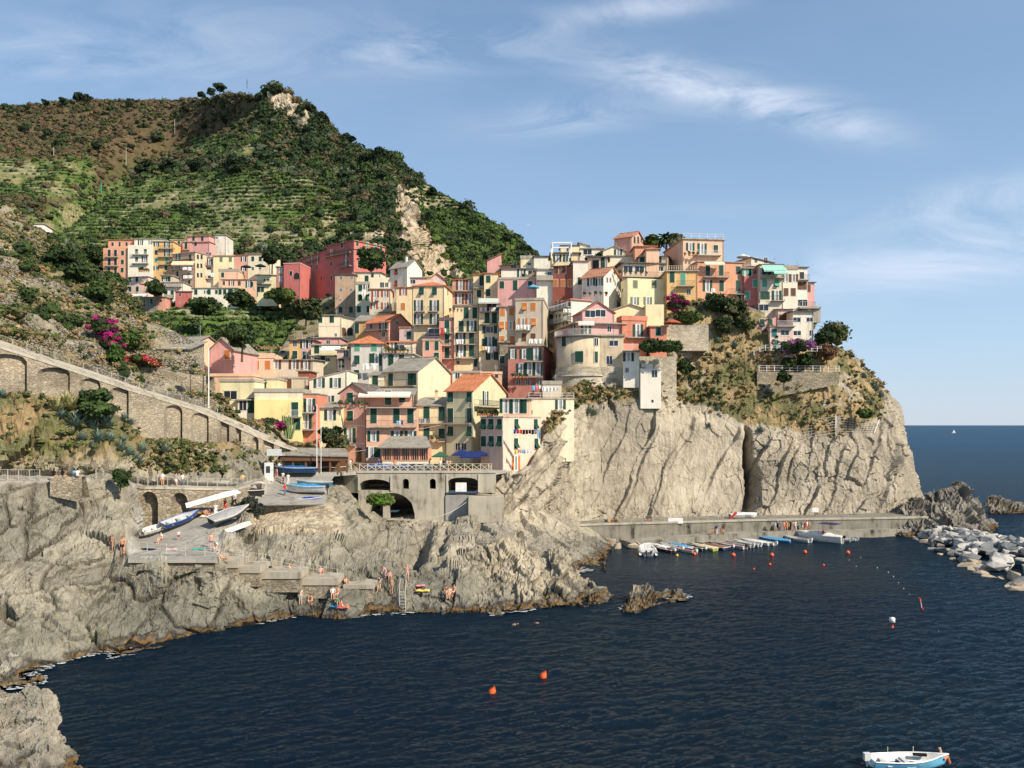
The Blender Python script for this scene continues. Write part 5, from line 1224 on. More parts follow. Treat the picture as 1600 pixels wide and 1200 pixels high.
A('low grey stone house with green doors', 'greyd', 445, 645, 768, 860, 'flat', w='820|520d;805|595c', Y=259, d=6, mat=m_stone('grey_rubble', (.40, .36, .30), (.28, .25, .2), 2), rc='stone')
A('low coral annexe between the stone house and the red one', 'salmon', 645, 728, 765, 850, 'flat', Y=260, d=5, w='800|685s')
A('grey plaster house with a balcony left of the peach corner house', 'tan', 690, 800, 560, 690, 'flat', w='592|722o*.8 765c', b='555|685-790', Y=272, d=6)
A('peach terrace house below the lemon yellow one', 'peach', 1240, 1425, 515, 600, 'flat', w='550|1280c', Y=273, d=6, par=.8)
A('long peach house with a rust coloured roof edge', 'peach', 1270, 1620, 598, 680, 'flat', w='630|1292cb*.8 1365ob 1440cb;640|1530e 1560c', Y=268, d=7, rc='tile2')
A('long low white building with green doors along the vineyard', 'creamw', 985, 1420, 680, 770, 'flat', w='715|1022c 1120o*.6 1150c 1220c*.8 1255c 1300c;720|1355d*1.5', Y=262, d=7, rc='stone')
crop(380, 340)
h = A('dark red palazzo with a lit right side and pale window surrounds', 'red', 800, 1065, 300, 640, 'flat', yaw=-40, side=1372, w='345|850eo 990eb;443|848cb*.8;440|988eb;580|850cb*.8', ws='335|1113c;445|1113d;360|1325c;430|1200d', b='383|805-1045;482|935-1045', Y=236, rc='tile2', over=.3, frame=(.75, .66, .5))
A('', 'red', 800, 1065, 222, 300, 'flat', into=h, yaw=-40, side=1365, w='265|950c', ws='248|1097c;262|1195cl;275|1270cl;288|1325c', bs='308|1175-1320', Y=236.6, deep=1, over=.35, rc='tile2', frame=(.75, .66, .5))
A('', 'red', 510, 800, 318, 640, 'flat', into=h, yaw=-50, Y=245, d=9, w='410|600cb*.8 560cb*.8 660eb 715eb;475|660c*.8 710c*.8;500|595c*.8;580|755cb*.8', b='432|615-740', rc='tile2', frame=(.75, .66, .5), over=.25)
A('coral gate house with an arch left of the palazzo', 'red', 390, 548, 442, 650, 'flat', yaw=-8, w='535|460ck*.8;560|515ak*1.2', Y=241, d=8, par=.3, rc=PC['pink'])
A('narrow red annexe with pale shutters', 'redd', 320, 390, 475, 640, 'flat', w='510|360cw;590|360cw', Y=243, d=6, rc='stone')
A('lemon low house with a roof terrace left of the gate house', 'yellowl', 130, 325, 555, 700, 'flat', w='600|205s 240h*.5 ;690|150c 185c', b='640|135-275', Y=255, d=7, rc='stone')
A('small cream and rust cottage between hedges', 'peach', -60, 130, 590, 690, 'flat', w='635|-15p 40o*.8', Y=262, d=6, rc='tile2') if 0 else None
# --- small houses of the left hillside
crop(0, 340, .2125)
A('white stone cottage high on the left hillside', 'white', 125, 248, 45, 105, 'gx', w='78|190ab 215ab', rise=.6, Y=165, d=5, yaw=-12, rc='stone')
A('long pale shed roof cottage below the hilltop cottage', 'white', 365, 480, 215, 300, 'shedr', w='262|430h*.7', rise=-2.2, Y=148, d=4, rc='stone')
A('grey stone terrace house with flowers along its wall', 'greyd', 1015, 1385, 965, 1050, 'shed', w='1000|1290c 1335c', rc='slate', Y=116, d=6, mat=m_stone('garden_stone', (.40, .36, .28), (.28, .25, .19), 2.5), rise=1.6, over=.5)
A('peach gabled cottage above the terrace house', 'peach', 1270, 1420, 925, 990, 'gx', rc='slate', Y=134, d=7, rise=1.5, yaw=-20)
crop(680, 540)
A('low cream house with a white roof edge below the tall yellow houses', 'cream', 165, 440, 262, 420, 'flat', w='290|215p 400s', Y=152, d=6, par=.4)
A('low peach roof terrace house left of the brick pink one', 'peach', 440, 640, 275, 420, 'flat', w='292|500s 590s', Y=151, d=6, par=.5, rc=PC['peach'])
A('cream house piece filling the lane beside the round tower', 'beige', 1035, 1215, 375, 560, 'flat', Y=145, d=6, par=.7)
print('houses', len(HOUSES), 'windows', NWIN)
# ------------------------------------------------------------------ walls, bridge, quay
M_STW = m_stone('promenade_stone', (.44, .375, .28), (.30, .25, .185), 2.6, .05, .35)
M_STW2 = m_stone('rubble_stone', (.42, .36, .26), (.25, .21, .155), 2.0, .07, .55)
M_STREN = m_plaster((.45, .405, .32), 1.5)
def arch_wall(name, line, arches, mat, depth=1.0, label=None, thick=.8, parent=None, cope=None):
    """line: (px, ytop, Y, ybottom); arches: (px0, px1, yspring, ytop, ybottom)"""
    xs = [l[0] for l in line]
    def at(x): return [float(np.interp(x, xs, [l[k] for l in line])) for k in (1, 2, 3)]
    cuts = set(xs)
    for a in arches:
        for i in range(13): cuts.add(a[0]+(a[1]-a[0])*i/12)
    x = xs[0]
    while x < xs[-1]: cuts.add(x); x += 12
    cuts = sorted(c for c in cuts if xs[0] <= c <= xs[-1])
    b = MB()
    def pt(x, py, dy=0):
        yt, Y, yb = at(x); p = P(x, py, Y); return (p.x, Y+dy, p.z)
    for x0, x1 in zip(cuts[:-1], cuts[1:]):
        if x1-x0 < 1e-4: continue
        xm = (x0+x1)/2; arc = [a for a in arches if a[0] < xm < a[1]]
        t0, t1 = at(x0), at(x1)
        if not arc:
            b.poly([pt(x0, t0[2]), pt(x1, t1[2]), pt(x1, t1[0]), pt(x0, t0[0])], [(0, 1, 2, 3)], mat)
        else:
            a = arc[0]
            def ya(x): 
                u = (2*(x-a[0])/(a[1]-a[0])-1); return a[2]-(a[2]-a[3])*math.sqrt(max(0, 1-u*u))
            y0, y1 = ya(x0), ya(x1)
            b.poly([pt(x0, y0), pt(x1, y1), pt(x1, t1[0]), pt(x0, t0[0])], [(0, 1, 2, 3)], mat)
            b.poly([pt(x0, y0, depth), pt(x1, y1, depth), pt(x1, y1), pt(x0, y0)], [(0, 1, 2, 3)], mat)
            b.poly([pt(x0, a[4], depth), pt(x1, a[4], depth), pt(x1, y1, depth), pt(x0, y0, depth)], [(0, 1, 2, 3)], mat)
            if a[4] < t0[2]-1: b.poly([pt(x0, t0[2]), pt(x1, t1[2]), pt(x1, a[4]), pt(x0, a[4])], [(0, 1, 2, 3)], mat); b.poly([pt(x0, a[4]), pt(x1, a[4]), pt(x1, a[4], depth), pt(x0, a[4], depth)], [(0, 1, 2, 3)], mat)
            for xe in (a[0], a[1]):
                if abs(xe-(x0 if xe == a[0] else x1)) < 1e-6: b.poly([pt(xe, a[4]), pt(xe, a[4], depth), pt(xe, a[2], depth), pt(xe, a[2])], [(0, 1, 2, 3)], mat)
        # top and back
        b.poly([pt(x0, t0[0]), pt(x1, t1[0]), pt(x1, t1[0], thick), pt(x0, t0[0], thick)], [(0, 1, 2, 3)], cope or mat)
        b.poly([pt(x1, t1[2], thick+depth), pt(x0, t0[2], thick+depth), pt(x0, t0[0], thick), pt(x1, t1[0], thick)], [(0, 1, 2, 3)], mat)
        if cope:
            q0, q1 = pt(x0, t0[0]), pt(x1, t1[0]); h = .22
            b.poly([(q0[0], q0[1]-.12, q0[2]-h), (q1[0], q1[1]-.12, q1[2]-h), (q1[0], q1[1]-.12, q1[2]+.02), (q0[0], q0[1]-.12, q0[2]+.02), (q0[0], q0[1]+.3, q0[2]+.02), (q1[0], q1[1]+.3, q1[2]+.02), (q0[0], q0[1]-.004, q0[2]-h), (q1[0], q1[1]-.004, q1[2]-h)], [(0, 1, 2, 3), (3, 2, 5, 4), (6, 7, 1, 0)], cope)
    o = b.obj(name, parent)
    if label: tag(o, label, 'wall')
    return o
PROM = [(-90, 512, 79.2, 640), (-40, 526, 81, 642), (0, 541, 82.5, 645), (50, 557, 85, 648), (100, 573, 87.5, 655), (150, 590, 91, 668), (200, 607, 94.5, 695), (250, 622, 98.5, 712), (300, 637, 102.5, 712), (340, 653, 106.5, 715), (370, 666, 109, 718), (400, 680, 111, 722), (440, 696, 114.5, 728), (487, 711, 117.5, 735)]
arch_wall('promenade_wall', PROM, [(-30, 42, 565, 553, 645), (58, 109, 583, 574, 650), (124, 157, 600, 591, 655), (171, 201, 613, 605, 690), (256, 285, 642, 633, 700), (298, 326, 653, 645, 700), (343, 358, 662, 656, 690), (367, 377, 667, 662, 690), (393, 404, 690, 683, 712), (410, 428, 692, 682, 712), (436, 454, 702, 695, 722)], M_STW, .9, 'long sloping stone promenade wall with a row of blind arches', 1.2, cope=M_STREN)
tag(bpy.data.objects['promenade_wall'], cat='wall')
# promenade path behind the parapet
vs = []; fs = []
for (x, yt, Y, yb) in PROM:
    z = toz(yt, Y)-.02; X0 = (x-800)/F*Y; vs += [(X0, Y+.1, z), (X0+.2, Y+4.5, z+.02)]
for i in range(len(PROM)-1): fs.append((2*i, 2*i+2, 2*i+3, 2*i+1))
b = MB(); b.poly(vs, fs, M_STREN); tag(b.obj('promenade_path'), kind='structure')
def fence(name, line, label, post_px, rail_m, h=1.05, bal=.0, rails=(1.0, .1), pr=.035, cat='fence', cross=False, zoff=.02, group=None):
    pts = []; xs = [l[0] for l in line]
    def at(x): Y = float(np.interp(x, xs, [l[2] for l in line])); py = float(np.interp(x, xs, [l[1] for l in line])); p = P(x, py, Y); p.z += zoff; return p
    x = xs[0]
    while x < xs[-1]-1e-6: pts.append(at(x)); x += post_px if not callable(post_px) else post_px(x)
    pts.append(at(xs[-1])); root = empty(name, pts[0]); tag(root, label, cat, group); inv = root.matrix_basis.inverted()
    me = None; pb = MB(); pb.box((-pr, -pr, 0), (pr, pr, h+.03), rail_m); me = pb.mesh('post')
    for p in pts: link('post', me, root, inv @ Matrix.Translation(p))
    r = MB(); hasr = False
    for a, c in zip(pts[:-1], pts[1:]):
        for k in rails: r.tube([a+Vector((0, 0, h*k)), c+Vector((0, 0, h*k))], pr*.6, rail_m, 4); hasr = True
        if cross: r.tube([a+Vector((0, 0, .12)), c+Vector((0, 0, h-.1))], pr*.8, rail_m, 4); r.tube([c+Vector((0, 0, .12)), a+Vector((0, 0, h-.1))], pr*.8, rail_m, 4)
        if bal:
            n = max(1, int((c-a).length/bal))
            for i in range(1, n): q = a.lerp(c, i/n); r.tube([q+Vector((0, 0, h*.1)), q+Vector((0, 0, h*.98))], .012, rail_m, 3, False)
    if hasr: r.obj('rail', root, inv)
    return root
M_RAILW = m_paint((.46, .43, .36), .6)
fence('promenade_fence', [(a, b_, c+.15, 0) for a, b_, c, d in PROM if a <= 345], 'pale metal fence running down the top of the promenade wall', 22, M_RAILW, 1.15, .16)
# lower walk: wall with two arches, parapet bits and fence
LOW = [(206, 758, 91.8, 835), (225, 761, 92, 842), (250, 761, 93, 838), (290, 762, 94.6, 826), (330, 763, 97, 808), (368, 763, 99.6, 790), (392, 758, 103.5, 778)]
arch_wall('walkway_wall', [(a, b_, c-.35, d) for a, b_, c, d in LOW], [(218, 247, 785, 768, 838), (267, 294, 786, 770, 826)], M_STW2, 1.6, 'rubble wall of the lower walk with two deep round arches', 1.2, cope=M_STREN)
bpy.data.objects['walkway_wall']['category'] = 'wall'
fence('walkway_fence', [(200, 758, 91.4, 0)]+[(a, b_, c-.2, 0) for a, b_, c, d in LOW[1:]], 'pale metal fence above the two round arches', 15.5, M_RAILW, 1.15, .16)
fence('walkway_fence', [(-90, 751, 77.1, 0), (0, 752, 79.6, 0), (62, 752, 81.1, 0)], 'pale metal fence on the walk at the far left', 17, M_RAILW, 1.15, .2)
fence('walkway_fence', [(150, 750, 84.3, 0), (200, 758, 89.8, 0)], 'short fence between the rock and the round arches', 12, M_RAILW, 1.15, .2)
arch_wall('low_stone_wall', [(78, 745, 80.8, 775), (128, 745, 81.6, 785)], [], M_STW2, 1, 'low rubble wall where four people sit on the lower walk', .7)
# stone terrace wall behind the lower walk
arch_wall('retaining_wall', [(268, 700, 99.5, 740), (300, 698, 100.3, 742), (352, 702, 104, 744)], [], M_STW2, 1, 'rough stone retaining wall under the tall arches', 3)
# pale stone retaining walls on the left hillside
arch_wall('retaining_wall', [(112, 486, 116, 545), (150, 498, 116, 556), (200, 514, 115.5, 548), (240, 528, 115.5, 552), (262, 548, 116, 560)], [], M_STW2, 1, 'sunlit pale stone retaining wall behind the purple bougainvillea', 2.5)
arch_wall('retaining_wall', [(130, 560, 103, 600), (205, 566, 104, 612), (262, 580, 106, 624), (322, 588, 108.5, 640)], [], M_STW2, 1, 'garden wall below the flower terrace', 3)

# harbour terrace deck and bridge building
DZ = 13.2
dk = MB()
poly = [(418, 119), (428, 113.7), (440, 113.55), (520, 113.6), (546, 116.2), (558, 117.3), (775, 117.2), (800, 124), (800, 140), (500, 150), (400, 135)]
top = [((px-800)/F*Y, Y, DZ) for px, Y in poly]; n = len(top)
dk.poly(top+[(x, y, DZ-.5) for x, y, z in top], [list(range(n))]+[(i, i+n, (i+1) % n+n, (i+1) % n) for i in range(n)], m_plaster((.36, .34, .30), 1))
tag(dk.obj('harbour_terrace'), kind='structure', label='paved harbour terrace in front of the houses')
yT = HY+(CAMZ-DZ)*F/117.2
BR = [(536, yT-1, 118.6, 770), (558, yT, 117.2, 770), (775, yT, 117.1, 770)]
bw = empty('bridge_building', P(655, 800, 117.2)); tag(bw, 'grey rendered vaulted bridge building under the harbour terrace', 'bridge'); inv = bw.matrix_basis.inverted()
o = arch_wall('upper_wall', BR, [(562, 610, 757, 749, 766.5), (629, 639, 753, 748, 764), (671, 681, 753, 748, 764), (700, 747, 752, 746, 769)], M_STREN, 9.0, None, 1.0, cope=m_plaster((.5, .46, .38))); o.parent = bw; o.matrix_basis = inv
o = arch_wall('lower_wall', [(560, 770, 117.18, 812), (695, 770, 117.1, 815)], [(575, 648, 803, 769.9, 812)], M_STREN, 13.0, None, 1.0); o.parent = bw; o.matrix_basis = inv
q = MB()
for px in (604,):
    a = P(px, 770, 118.8); q.box((a.x-.5, 118.6, toz(812, 118.8)), (a.x+.5, 119.6, a.z+.4), M_STREN)
for (x0, x1, y0, y1) in ((562, 610, 749, 766.5), (700, 747, 746, 769)):   # proud rims round the openings
    a = P(x0, y1, 117.05); c = P(x1, y0, 117.05)
    q.box((a.x-.25, 117.0, a.z), (a.x, 117.09, c.z+.5), m_plaster((.5, .46, .38))); q.box((c.x, 117.0, a.z), (c.x+.25, 117.09, c.z+.5), m_plaster((.5, .46, .38)))
q.obj('opening_trim', bw, inv)
wbd = MB(); a = P(712, 768, 117.7); c = P(729, 754, 117.7); wbd.box((a.x, 117.5, a.z), (c.x, 117.7, c.z), M_WHITE); tag(wbd.obj('white_panel'), 'plain white panel under the right vault', 'panel')
# platform at the right of the bridge
pf = MB(); a = P(732, 777, 114.5); c = P(776, 777, 114.5)
pf.box((a.x, 114.5, 6), (c.x+1, 121, toz(777, 114.5)), M_STREN); a2 = P(696, 777, 116.9)
pf.box((a2.x, 116.9, 6), (a.x-.001, 121, toz(777, 114.5)), M_CONCG)
tag(pf.obj('stone_platform'), 'small concrete platform beside the vaults', 'platform')
fence('terrace_railing', [(524, 734, 119.6, 0), (540, yT-2.0, 118.7, 0), (558, yT-.2, 117.35, 0), (768, yT-.2, 117.3, 0)], 'cream railing with crossed bars along the harbour terrace', 12.6, m_paint((.56, .50, .39), .7), 1.1, 0, (.97, .05), .055, cross=True)

M_BAST = m_stone('bastion_stone', (.62, .55, .42), (.44, .385, .29), 1.8, .06, .4)
# round bastion tower
crop(840, 470)
Yc = 149.0; pl = P(X(207), 600, Yc+1); pr_ = P(X(640), 600, Yc-2)
M_TAN = m_plaster(PC['tan2'], 1.1)
cx_ = (pl.x+pr_.x)/2+.8; rad = (pr_.x-pl.x)/2+1.2
ctr = Vector((cx_, Yc+rad-2, 0)); root = empty('round_tower', Matrix.Translation((ctr.x, ctr.y, toz(Yp(640), 148)))); tag(root, 'rounded beige bastion house on a rough stone base', 'tower'); inv = root.matrix_basis.inverted()
zt = toz(Yp(340), 148); zm = toz(Yp(638), 148); zr = toz(Yp(712), 148); zbm = toz(Yp(1080), 148)
def drum(b, r0, r1, z0, z1, m, n=40, a0=-200, a1=20, cap=False):
    vs = []; 
    for i in range(n+1):
        t = R(a0+(a1-a0)*i/n)
        vs += [(ctr.x+r0*math.cos(t), ctr.y+r0*math.sin(t), z0), (ctr.x+r1*math.cos(t), ctr.y+r1*math.sin(t), z1)]
    b.poly(vs, [(2*i, 2*i+2, 2*i+3, 2*i+1) for i in range(n)]+([[2*i+1 for i in range(n+1)]] if cap else []), m)
b = MB(); drum(b, rad, rad, zm, zt, M_TAN, cap=True); b.obj('wall', root, inv, True)
b = MB(); drum(b, rad+.35, rad+.12, zr, zm, M_BAST); drum(b, rad+.5, rad+.35, zr-.25, zr, M_STREN); drum(b, rad+1.3, rad+.2, zbm, zr-.25, M_BAST); b.obj('stone_base', root, inv, True)
b = MB(); drum(b, rad+.5, rad+.5, zt+.002, zt+.28, M_CONC, cap=True); b.obj('terrace_rim', root, inv)
fp = ctr+Vector((rad*math.cos(R(-58)), rad*math.sin(R(-58)), 0))
b = MB(); xr = P(X(828), 600, Yc-1.6).x
b.box((fp.x-1, fp.y-.15, zm), (xr, fp.y+9, zt), M_TAN); b.obj('wall_wing', root, inv)
b = MB(); b.box((fp.x-1, fp.y-.3, zbm), (xr+4, fp.y+9, zm-.001), M_BAST); b.obj('stone_base', root, inv)
b = MB(); b.box((fp.x-1, fp.y-.5, zt+.003), (xr+.3, fp.y+9, zt+.27), M_CONC); b.obj('terrace_rim', root, inv)
ff = Face((fp.x, fp.y-.15, 0), (1, 0, 0), (0, -1, 0)); put_windows('408|732h*.8;570|690pb*1.3', ff, root, inv, 0, 0, (.7, .66, .58), dict(sh='g', k=1))
for (wx, wy, kd) in ((400, 537, 'cg'), (562, 540, 'cg'), (255, 390, 'dk'), (563, 395, 'p')):
    sx_ = (X(wx)-800)/F; # ray to cylinder
    o_ = Vector((0, 0)); dd = Vector((sx_, 1)); cc = Vector((ctr.x, ctr.y)); A_ = dd.dot(dd); B_ = -2*dd.dot(cc); C_ = cc.dot(cc)-rad*rad
    disc = B_*B_-4*A_*C_
    if disc < 0: continue
    t = (-B_-math.sqrt(disc))/(2*A_); pt_ = dd*t; nn = (Vector((pt_.x, pt_.y))-cc).normalized()
    fc = Face((pt_.x+nn.x*.05, pt_.y+nn.y*.05, 0), (-nn.y, nn.x, 0), (nn.x, nn.y, 0))
    z = toz(Yp(wy), t); a_ = {'cg': (1.5 if wx < 500 else .7, 2.0), 'dk': (1.1, 1.9), 'p': (.9, 1.5)}[kd]
    ms = win_meshes(kd[0], a_[0], a_[1], kd[1] if len(kd) > 1 else 'g', (.7, .66, .58)); oo = link('window', ms[0][1], root, inv @ fc.mat(0, z-a_[1]/2))
    for n2, m2 in ms[1:]: link(n2, m2, oo)
# terrace rail on the tower
rr = MB()
for i in range(60):
    t = R(-190+130*i/59); p = ctr+Vector(((rad+.3)*math.cos(t), (rad+.3)*math.sin(t), 0)); rr.box((p.x-.02, p.y-.02, zt+.28), (p.x+.02, p.y+.02, zt+1.25), M_STEEL)
rr.tube([ctr+Vector(((rad+.3)*math.cos(R(-190+130*i/30)), (rad+.3)*math.sin(R(-190+130*i/30)), zt+1.27)) for i in range(31)], .035, M_STEEL, 4); rr.obj('railing', root, inv)
A('slim white extension house with dark shutters beside the tower', 'white', 825, 978, 492, 730, 'flat', w='540|873ok*1.1;668|860p*.8', b='478|815-975', Y=146.5, d=6, rc='stone', over=.05, rail='white', deep=2)
A('tall blank white pumping house on the cliff edge', 'white', 990, 1188, 652, 1020, 'none', yaw=2, w='700|1125p*1.2;965|1105sk*.7', Y=145.8, d=6, deep=.3, st=.3)
A('', 'creamw', 1000, 1110, 605, 652, 'none', into=house.last, Y=148, d=3, deep=1)
b = MB(); a = P(X(978), Yp(1050), 148.4); c = P(X(1335), Yp(535), 148.4); b.box((a.x, 148.4, toz(642, 148.4)), (c.x, 158, c.z), M_BAST); tag(b.obj('retaining_wall'), 'tall stone retaining wall right of the white pumping house', 'wall')
b = MB(); a = P(1040, 548, 154.5); c = P(1107, 508, 154.5); b.box((a.x, 154.5, a.z), (c.x, 166, c.z), M_BAST); tag(b.obj('retaining_wall'), 'stone garden wall under the bougainvillea', 'wall')
arch_wall('retaining_wall', [(1085, 470, 163.8, 500), (1130, 474, 163.8, 500), (1165, 478, 164, 505), (1195, 488, 164.5, 512)], [], M_STW2, 1, 'long retaining wall under the orange apartment house', 3)
arch_wall('retaining_wall', [(1183, 580, 156.6, 625), (1240, 582, 156.5, 615), (1311, 582, 156.8, 600)], [], M_STW2, 1, 'stone wall carrying the villa garden', 6)
fence('garden_fence', [(1186, 580, 156.7, 0), (1311, 581, 156.9, 0)], 'white fence along the villa garden', 12, M_WHITE, 1.1, 0, (1, .6, .1), .05)
fence('garden_fence', [(1178, 555, 158, 0), (1192, 548, 157.8, 0), (1283, 550, 157.6, 0)], 'white fence of the villa path behind the shrubs', 9, M_WHITE, 1.1, 0, (1, .6, .1), .05)

M_QUAY = m_plaster((.315, .29, .235), 2.0)
# quay
QW = [(855, 131.5), (868, 133), (918, 135), (992, 137), (1064, 138.6), (1160, 141), (1264, 143), (1380, 144.5), (1450, 146)]
b = MB(); q = MB(); z1 = 3.3
def qx(px, Y): return (px-800)/F*Y
for (a, Ya), (c, Yc2) in zip(QW[:-1], QW[1:]):
    xa, xc = qx(a, Ya), qx(c, Yc2)
    b.poly([(xa, Ya, -3), (xc, Yc2, -3), (xc, Yc2, z1), (xa, Ya, z1), (xa, Ya+14, z1), (xc, Yc2+14, z1)], [(0, 1, 2, 3), (3, 2, 5, 4)], m_plaster((.25, .23, .185), 2.4))
    b.poly([(xa, Ya-.15, z1-.3), (xc, Yc2-.15, z1-.3), (xc, Yc2-.15, z1+.03), (xa, Ya-.15, z1+.03), (xa, Ya+.4, z1+.03), (xc, Yc2+.4, z1+.03), (xa, Ya-.004, z1-.3), (xc, Yc2-.004, z1-.3)], [(0, 1, 2, 3), (3, 2, 5, 4), (6, 7, 1, 0)], m_plaster((.42, .385, .31), 1.3))
QL = [(975, 133.5, .4), (1010, 134, .7), (1060, 134.6, .9), (1110, 136.5, 1.2), (1215, 140, 1.3), (1380, 142.8, 1.3), (1425, 144.2, 1.2)]
for (a, Ya, za), (c, Yc2, zc) in zip(QL[:-1], QL[1:]):
    xa, xc = qx(a, Ya), qx(c, Yc2); b.poly([(xa, Ya, -3), (xc, Yc2, -3), (xc, Yc2, zc), (xa, Ya, za), (xa, Ya+5.2, za), (xc, Yc2+5.2, zc)], [(0, 1, 2, 3), (3, 2, 5, 4)], M_QUAY)
a, Ya, za = QL[0]; xa = qx(a, Ya); b.poly([(xa, Ya, -3), (xa, Ya, za), (xa, Ya+5, za), (xa, Ya+5, -3)], [(0, 1, 2, 3)], M_QUAY)
tag(b.obj('quay'), kind='structure', label='weathered concrete quay at the foot of the cliff')
fence('quay_railing', [(868, HY+16.7*F/133.2, 133.2, 0), (918, HY+16.7*F/135.2, 135.2, 0), (992, HY+16.7*F/137.2, 137.2, 0), (1130, HY+16.7*F/140.4, 140.4, 0)], 'thin pale railing on the left half of the quay', 17, M_RAILW, 1.0, 0, (1, .55), .03)

# breakwater boulders
M_BP = m_plaster((.49, .47, .43), 2.0); M_BG = m_plaster((.19, .20, .205), 1.9); M_BW = m_plaster((.40, .33, .24), 1.5)
bm_ = []
for k in range(7):
    bm = bmesh.new(); r_ = random.Random(k+50)
    for i in range(12):
        v = Vector((r_.uniform(-1, 1), r_.uniform(-1, 1), r_.uniform(-1, 1))).normalized()*r_.uniform(.75, 1.1); bm.verts.new((v.x*1.15, v.y*.85, v.z*.75))
    bmesh.ops.convex_hull(bm, input=bm.verts)
    bmesh.ops.delete(bm, geom=[v for v in bm.verts if not v.link_faces], context='VERTS')
    bmesh.ops.bevel(bm, geom=list(bm.edges), offset=.035, segments=1, affect='EDGES')
    me = bpy.data.meshes.new('boulder'); bm.to_mesh(me); bm.free(); me.materials.append(M_BP); bm_.append(me)
mk = {}
def boulder(x, y, z, s, mat, lab, grp='breakwater boulders', rot=None):
    k = rnd.randrange(7); key = (k, mat.name)
    if key not in mk:
        m2 = bm_[k].copy(); m2.materials.clear(); m2.materials.append(mat); mk[key] = m2
    M = Matrix.Translation((x, y, z)) @ Matrix.Rotation(rnd.uniform(0, 6.28), 4, 'Z') @ Matrix.Rotation(rnd.uniform(-.6, .6), 4, 'X') @ Matrix.Diagonal((s*rnd.uniform(.8, 1.2), s*rnd.uniform(.8, 1.2), s*rnd.uniform(.7, 1.1), 1))
    o = link('boulder', mk[key], None, M); tag(o, lab, 'boulder', grp); return o
nb = 0
for i in range(520):
    s_ = rnd.random(); t = rnd.uniform(-1, 1)
    cY = lerp(143, 90, s_); cx = 76.5-1.5*s_; wdt = lerp(5, 13, min(1, s_*1.7))
    x = cx+t*wdt; y = cY+rnd.uniform(-1, 1); hgt = lerp(2.0, 3.0, s_)*(1-t*t)
    if t > .5 and rnd.random() < .75: continue
    sz = rnd.choice((.7, .95, 1.2, 1.55, 1.9))*(1 if s_ > .12 else .75)
    u = rnd.random()
    zz = hgt-sz*.35
    if t < -.75: mat, lab = (M_BW, 'weed stained brown boulder at the water edge of the breakwater') if u < .6 else (M_BG, 'dark grey boulder in the breakwater heap')
    elif u < .55: mat, lab = M_BP, 'white angular boulder in the breakwater heap'
    else: mat, lab = M_BG, 'dark grey boulder in the breakwater heap'
    boulder(x, y, zz, sz, mat, lab, {M_BP: 'white breakwater boulders', M_BG: 'grey breakwater boulders', M_BW: 'brown breakwater boulders'}[mat]); nb += 1
    if nb >= 290: break
for (px, py, s) in ((958, 853, 1.6), (968, 857, 1.1), (978, 852, 1.5), (990, 856, 1.2), (948, 850, 1.3), (1000, 853, .9)):
    p = Pz(px, py, 0); boulder(p.x, p.y, .2, s, M_BW, 'brown boulder at the foot of the quay ramp', 'quay boulders')
for (px, py, s) in ((1585, 922, 1.2), (1597, 918, 1.5), (1575, 918, .7)):
    p = Pz(px, py, 0); boulder(p.x, p.y, .0, s, M_BW, 'lone tan rock just off the breakwater tip', 'rocks off the breakwater')
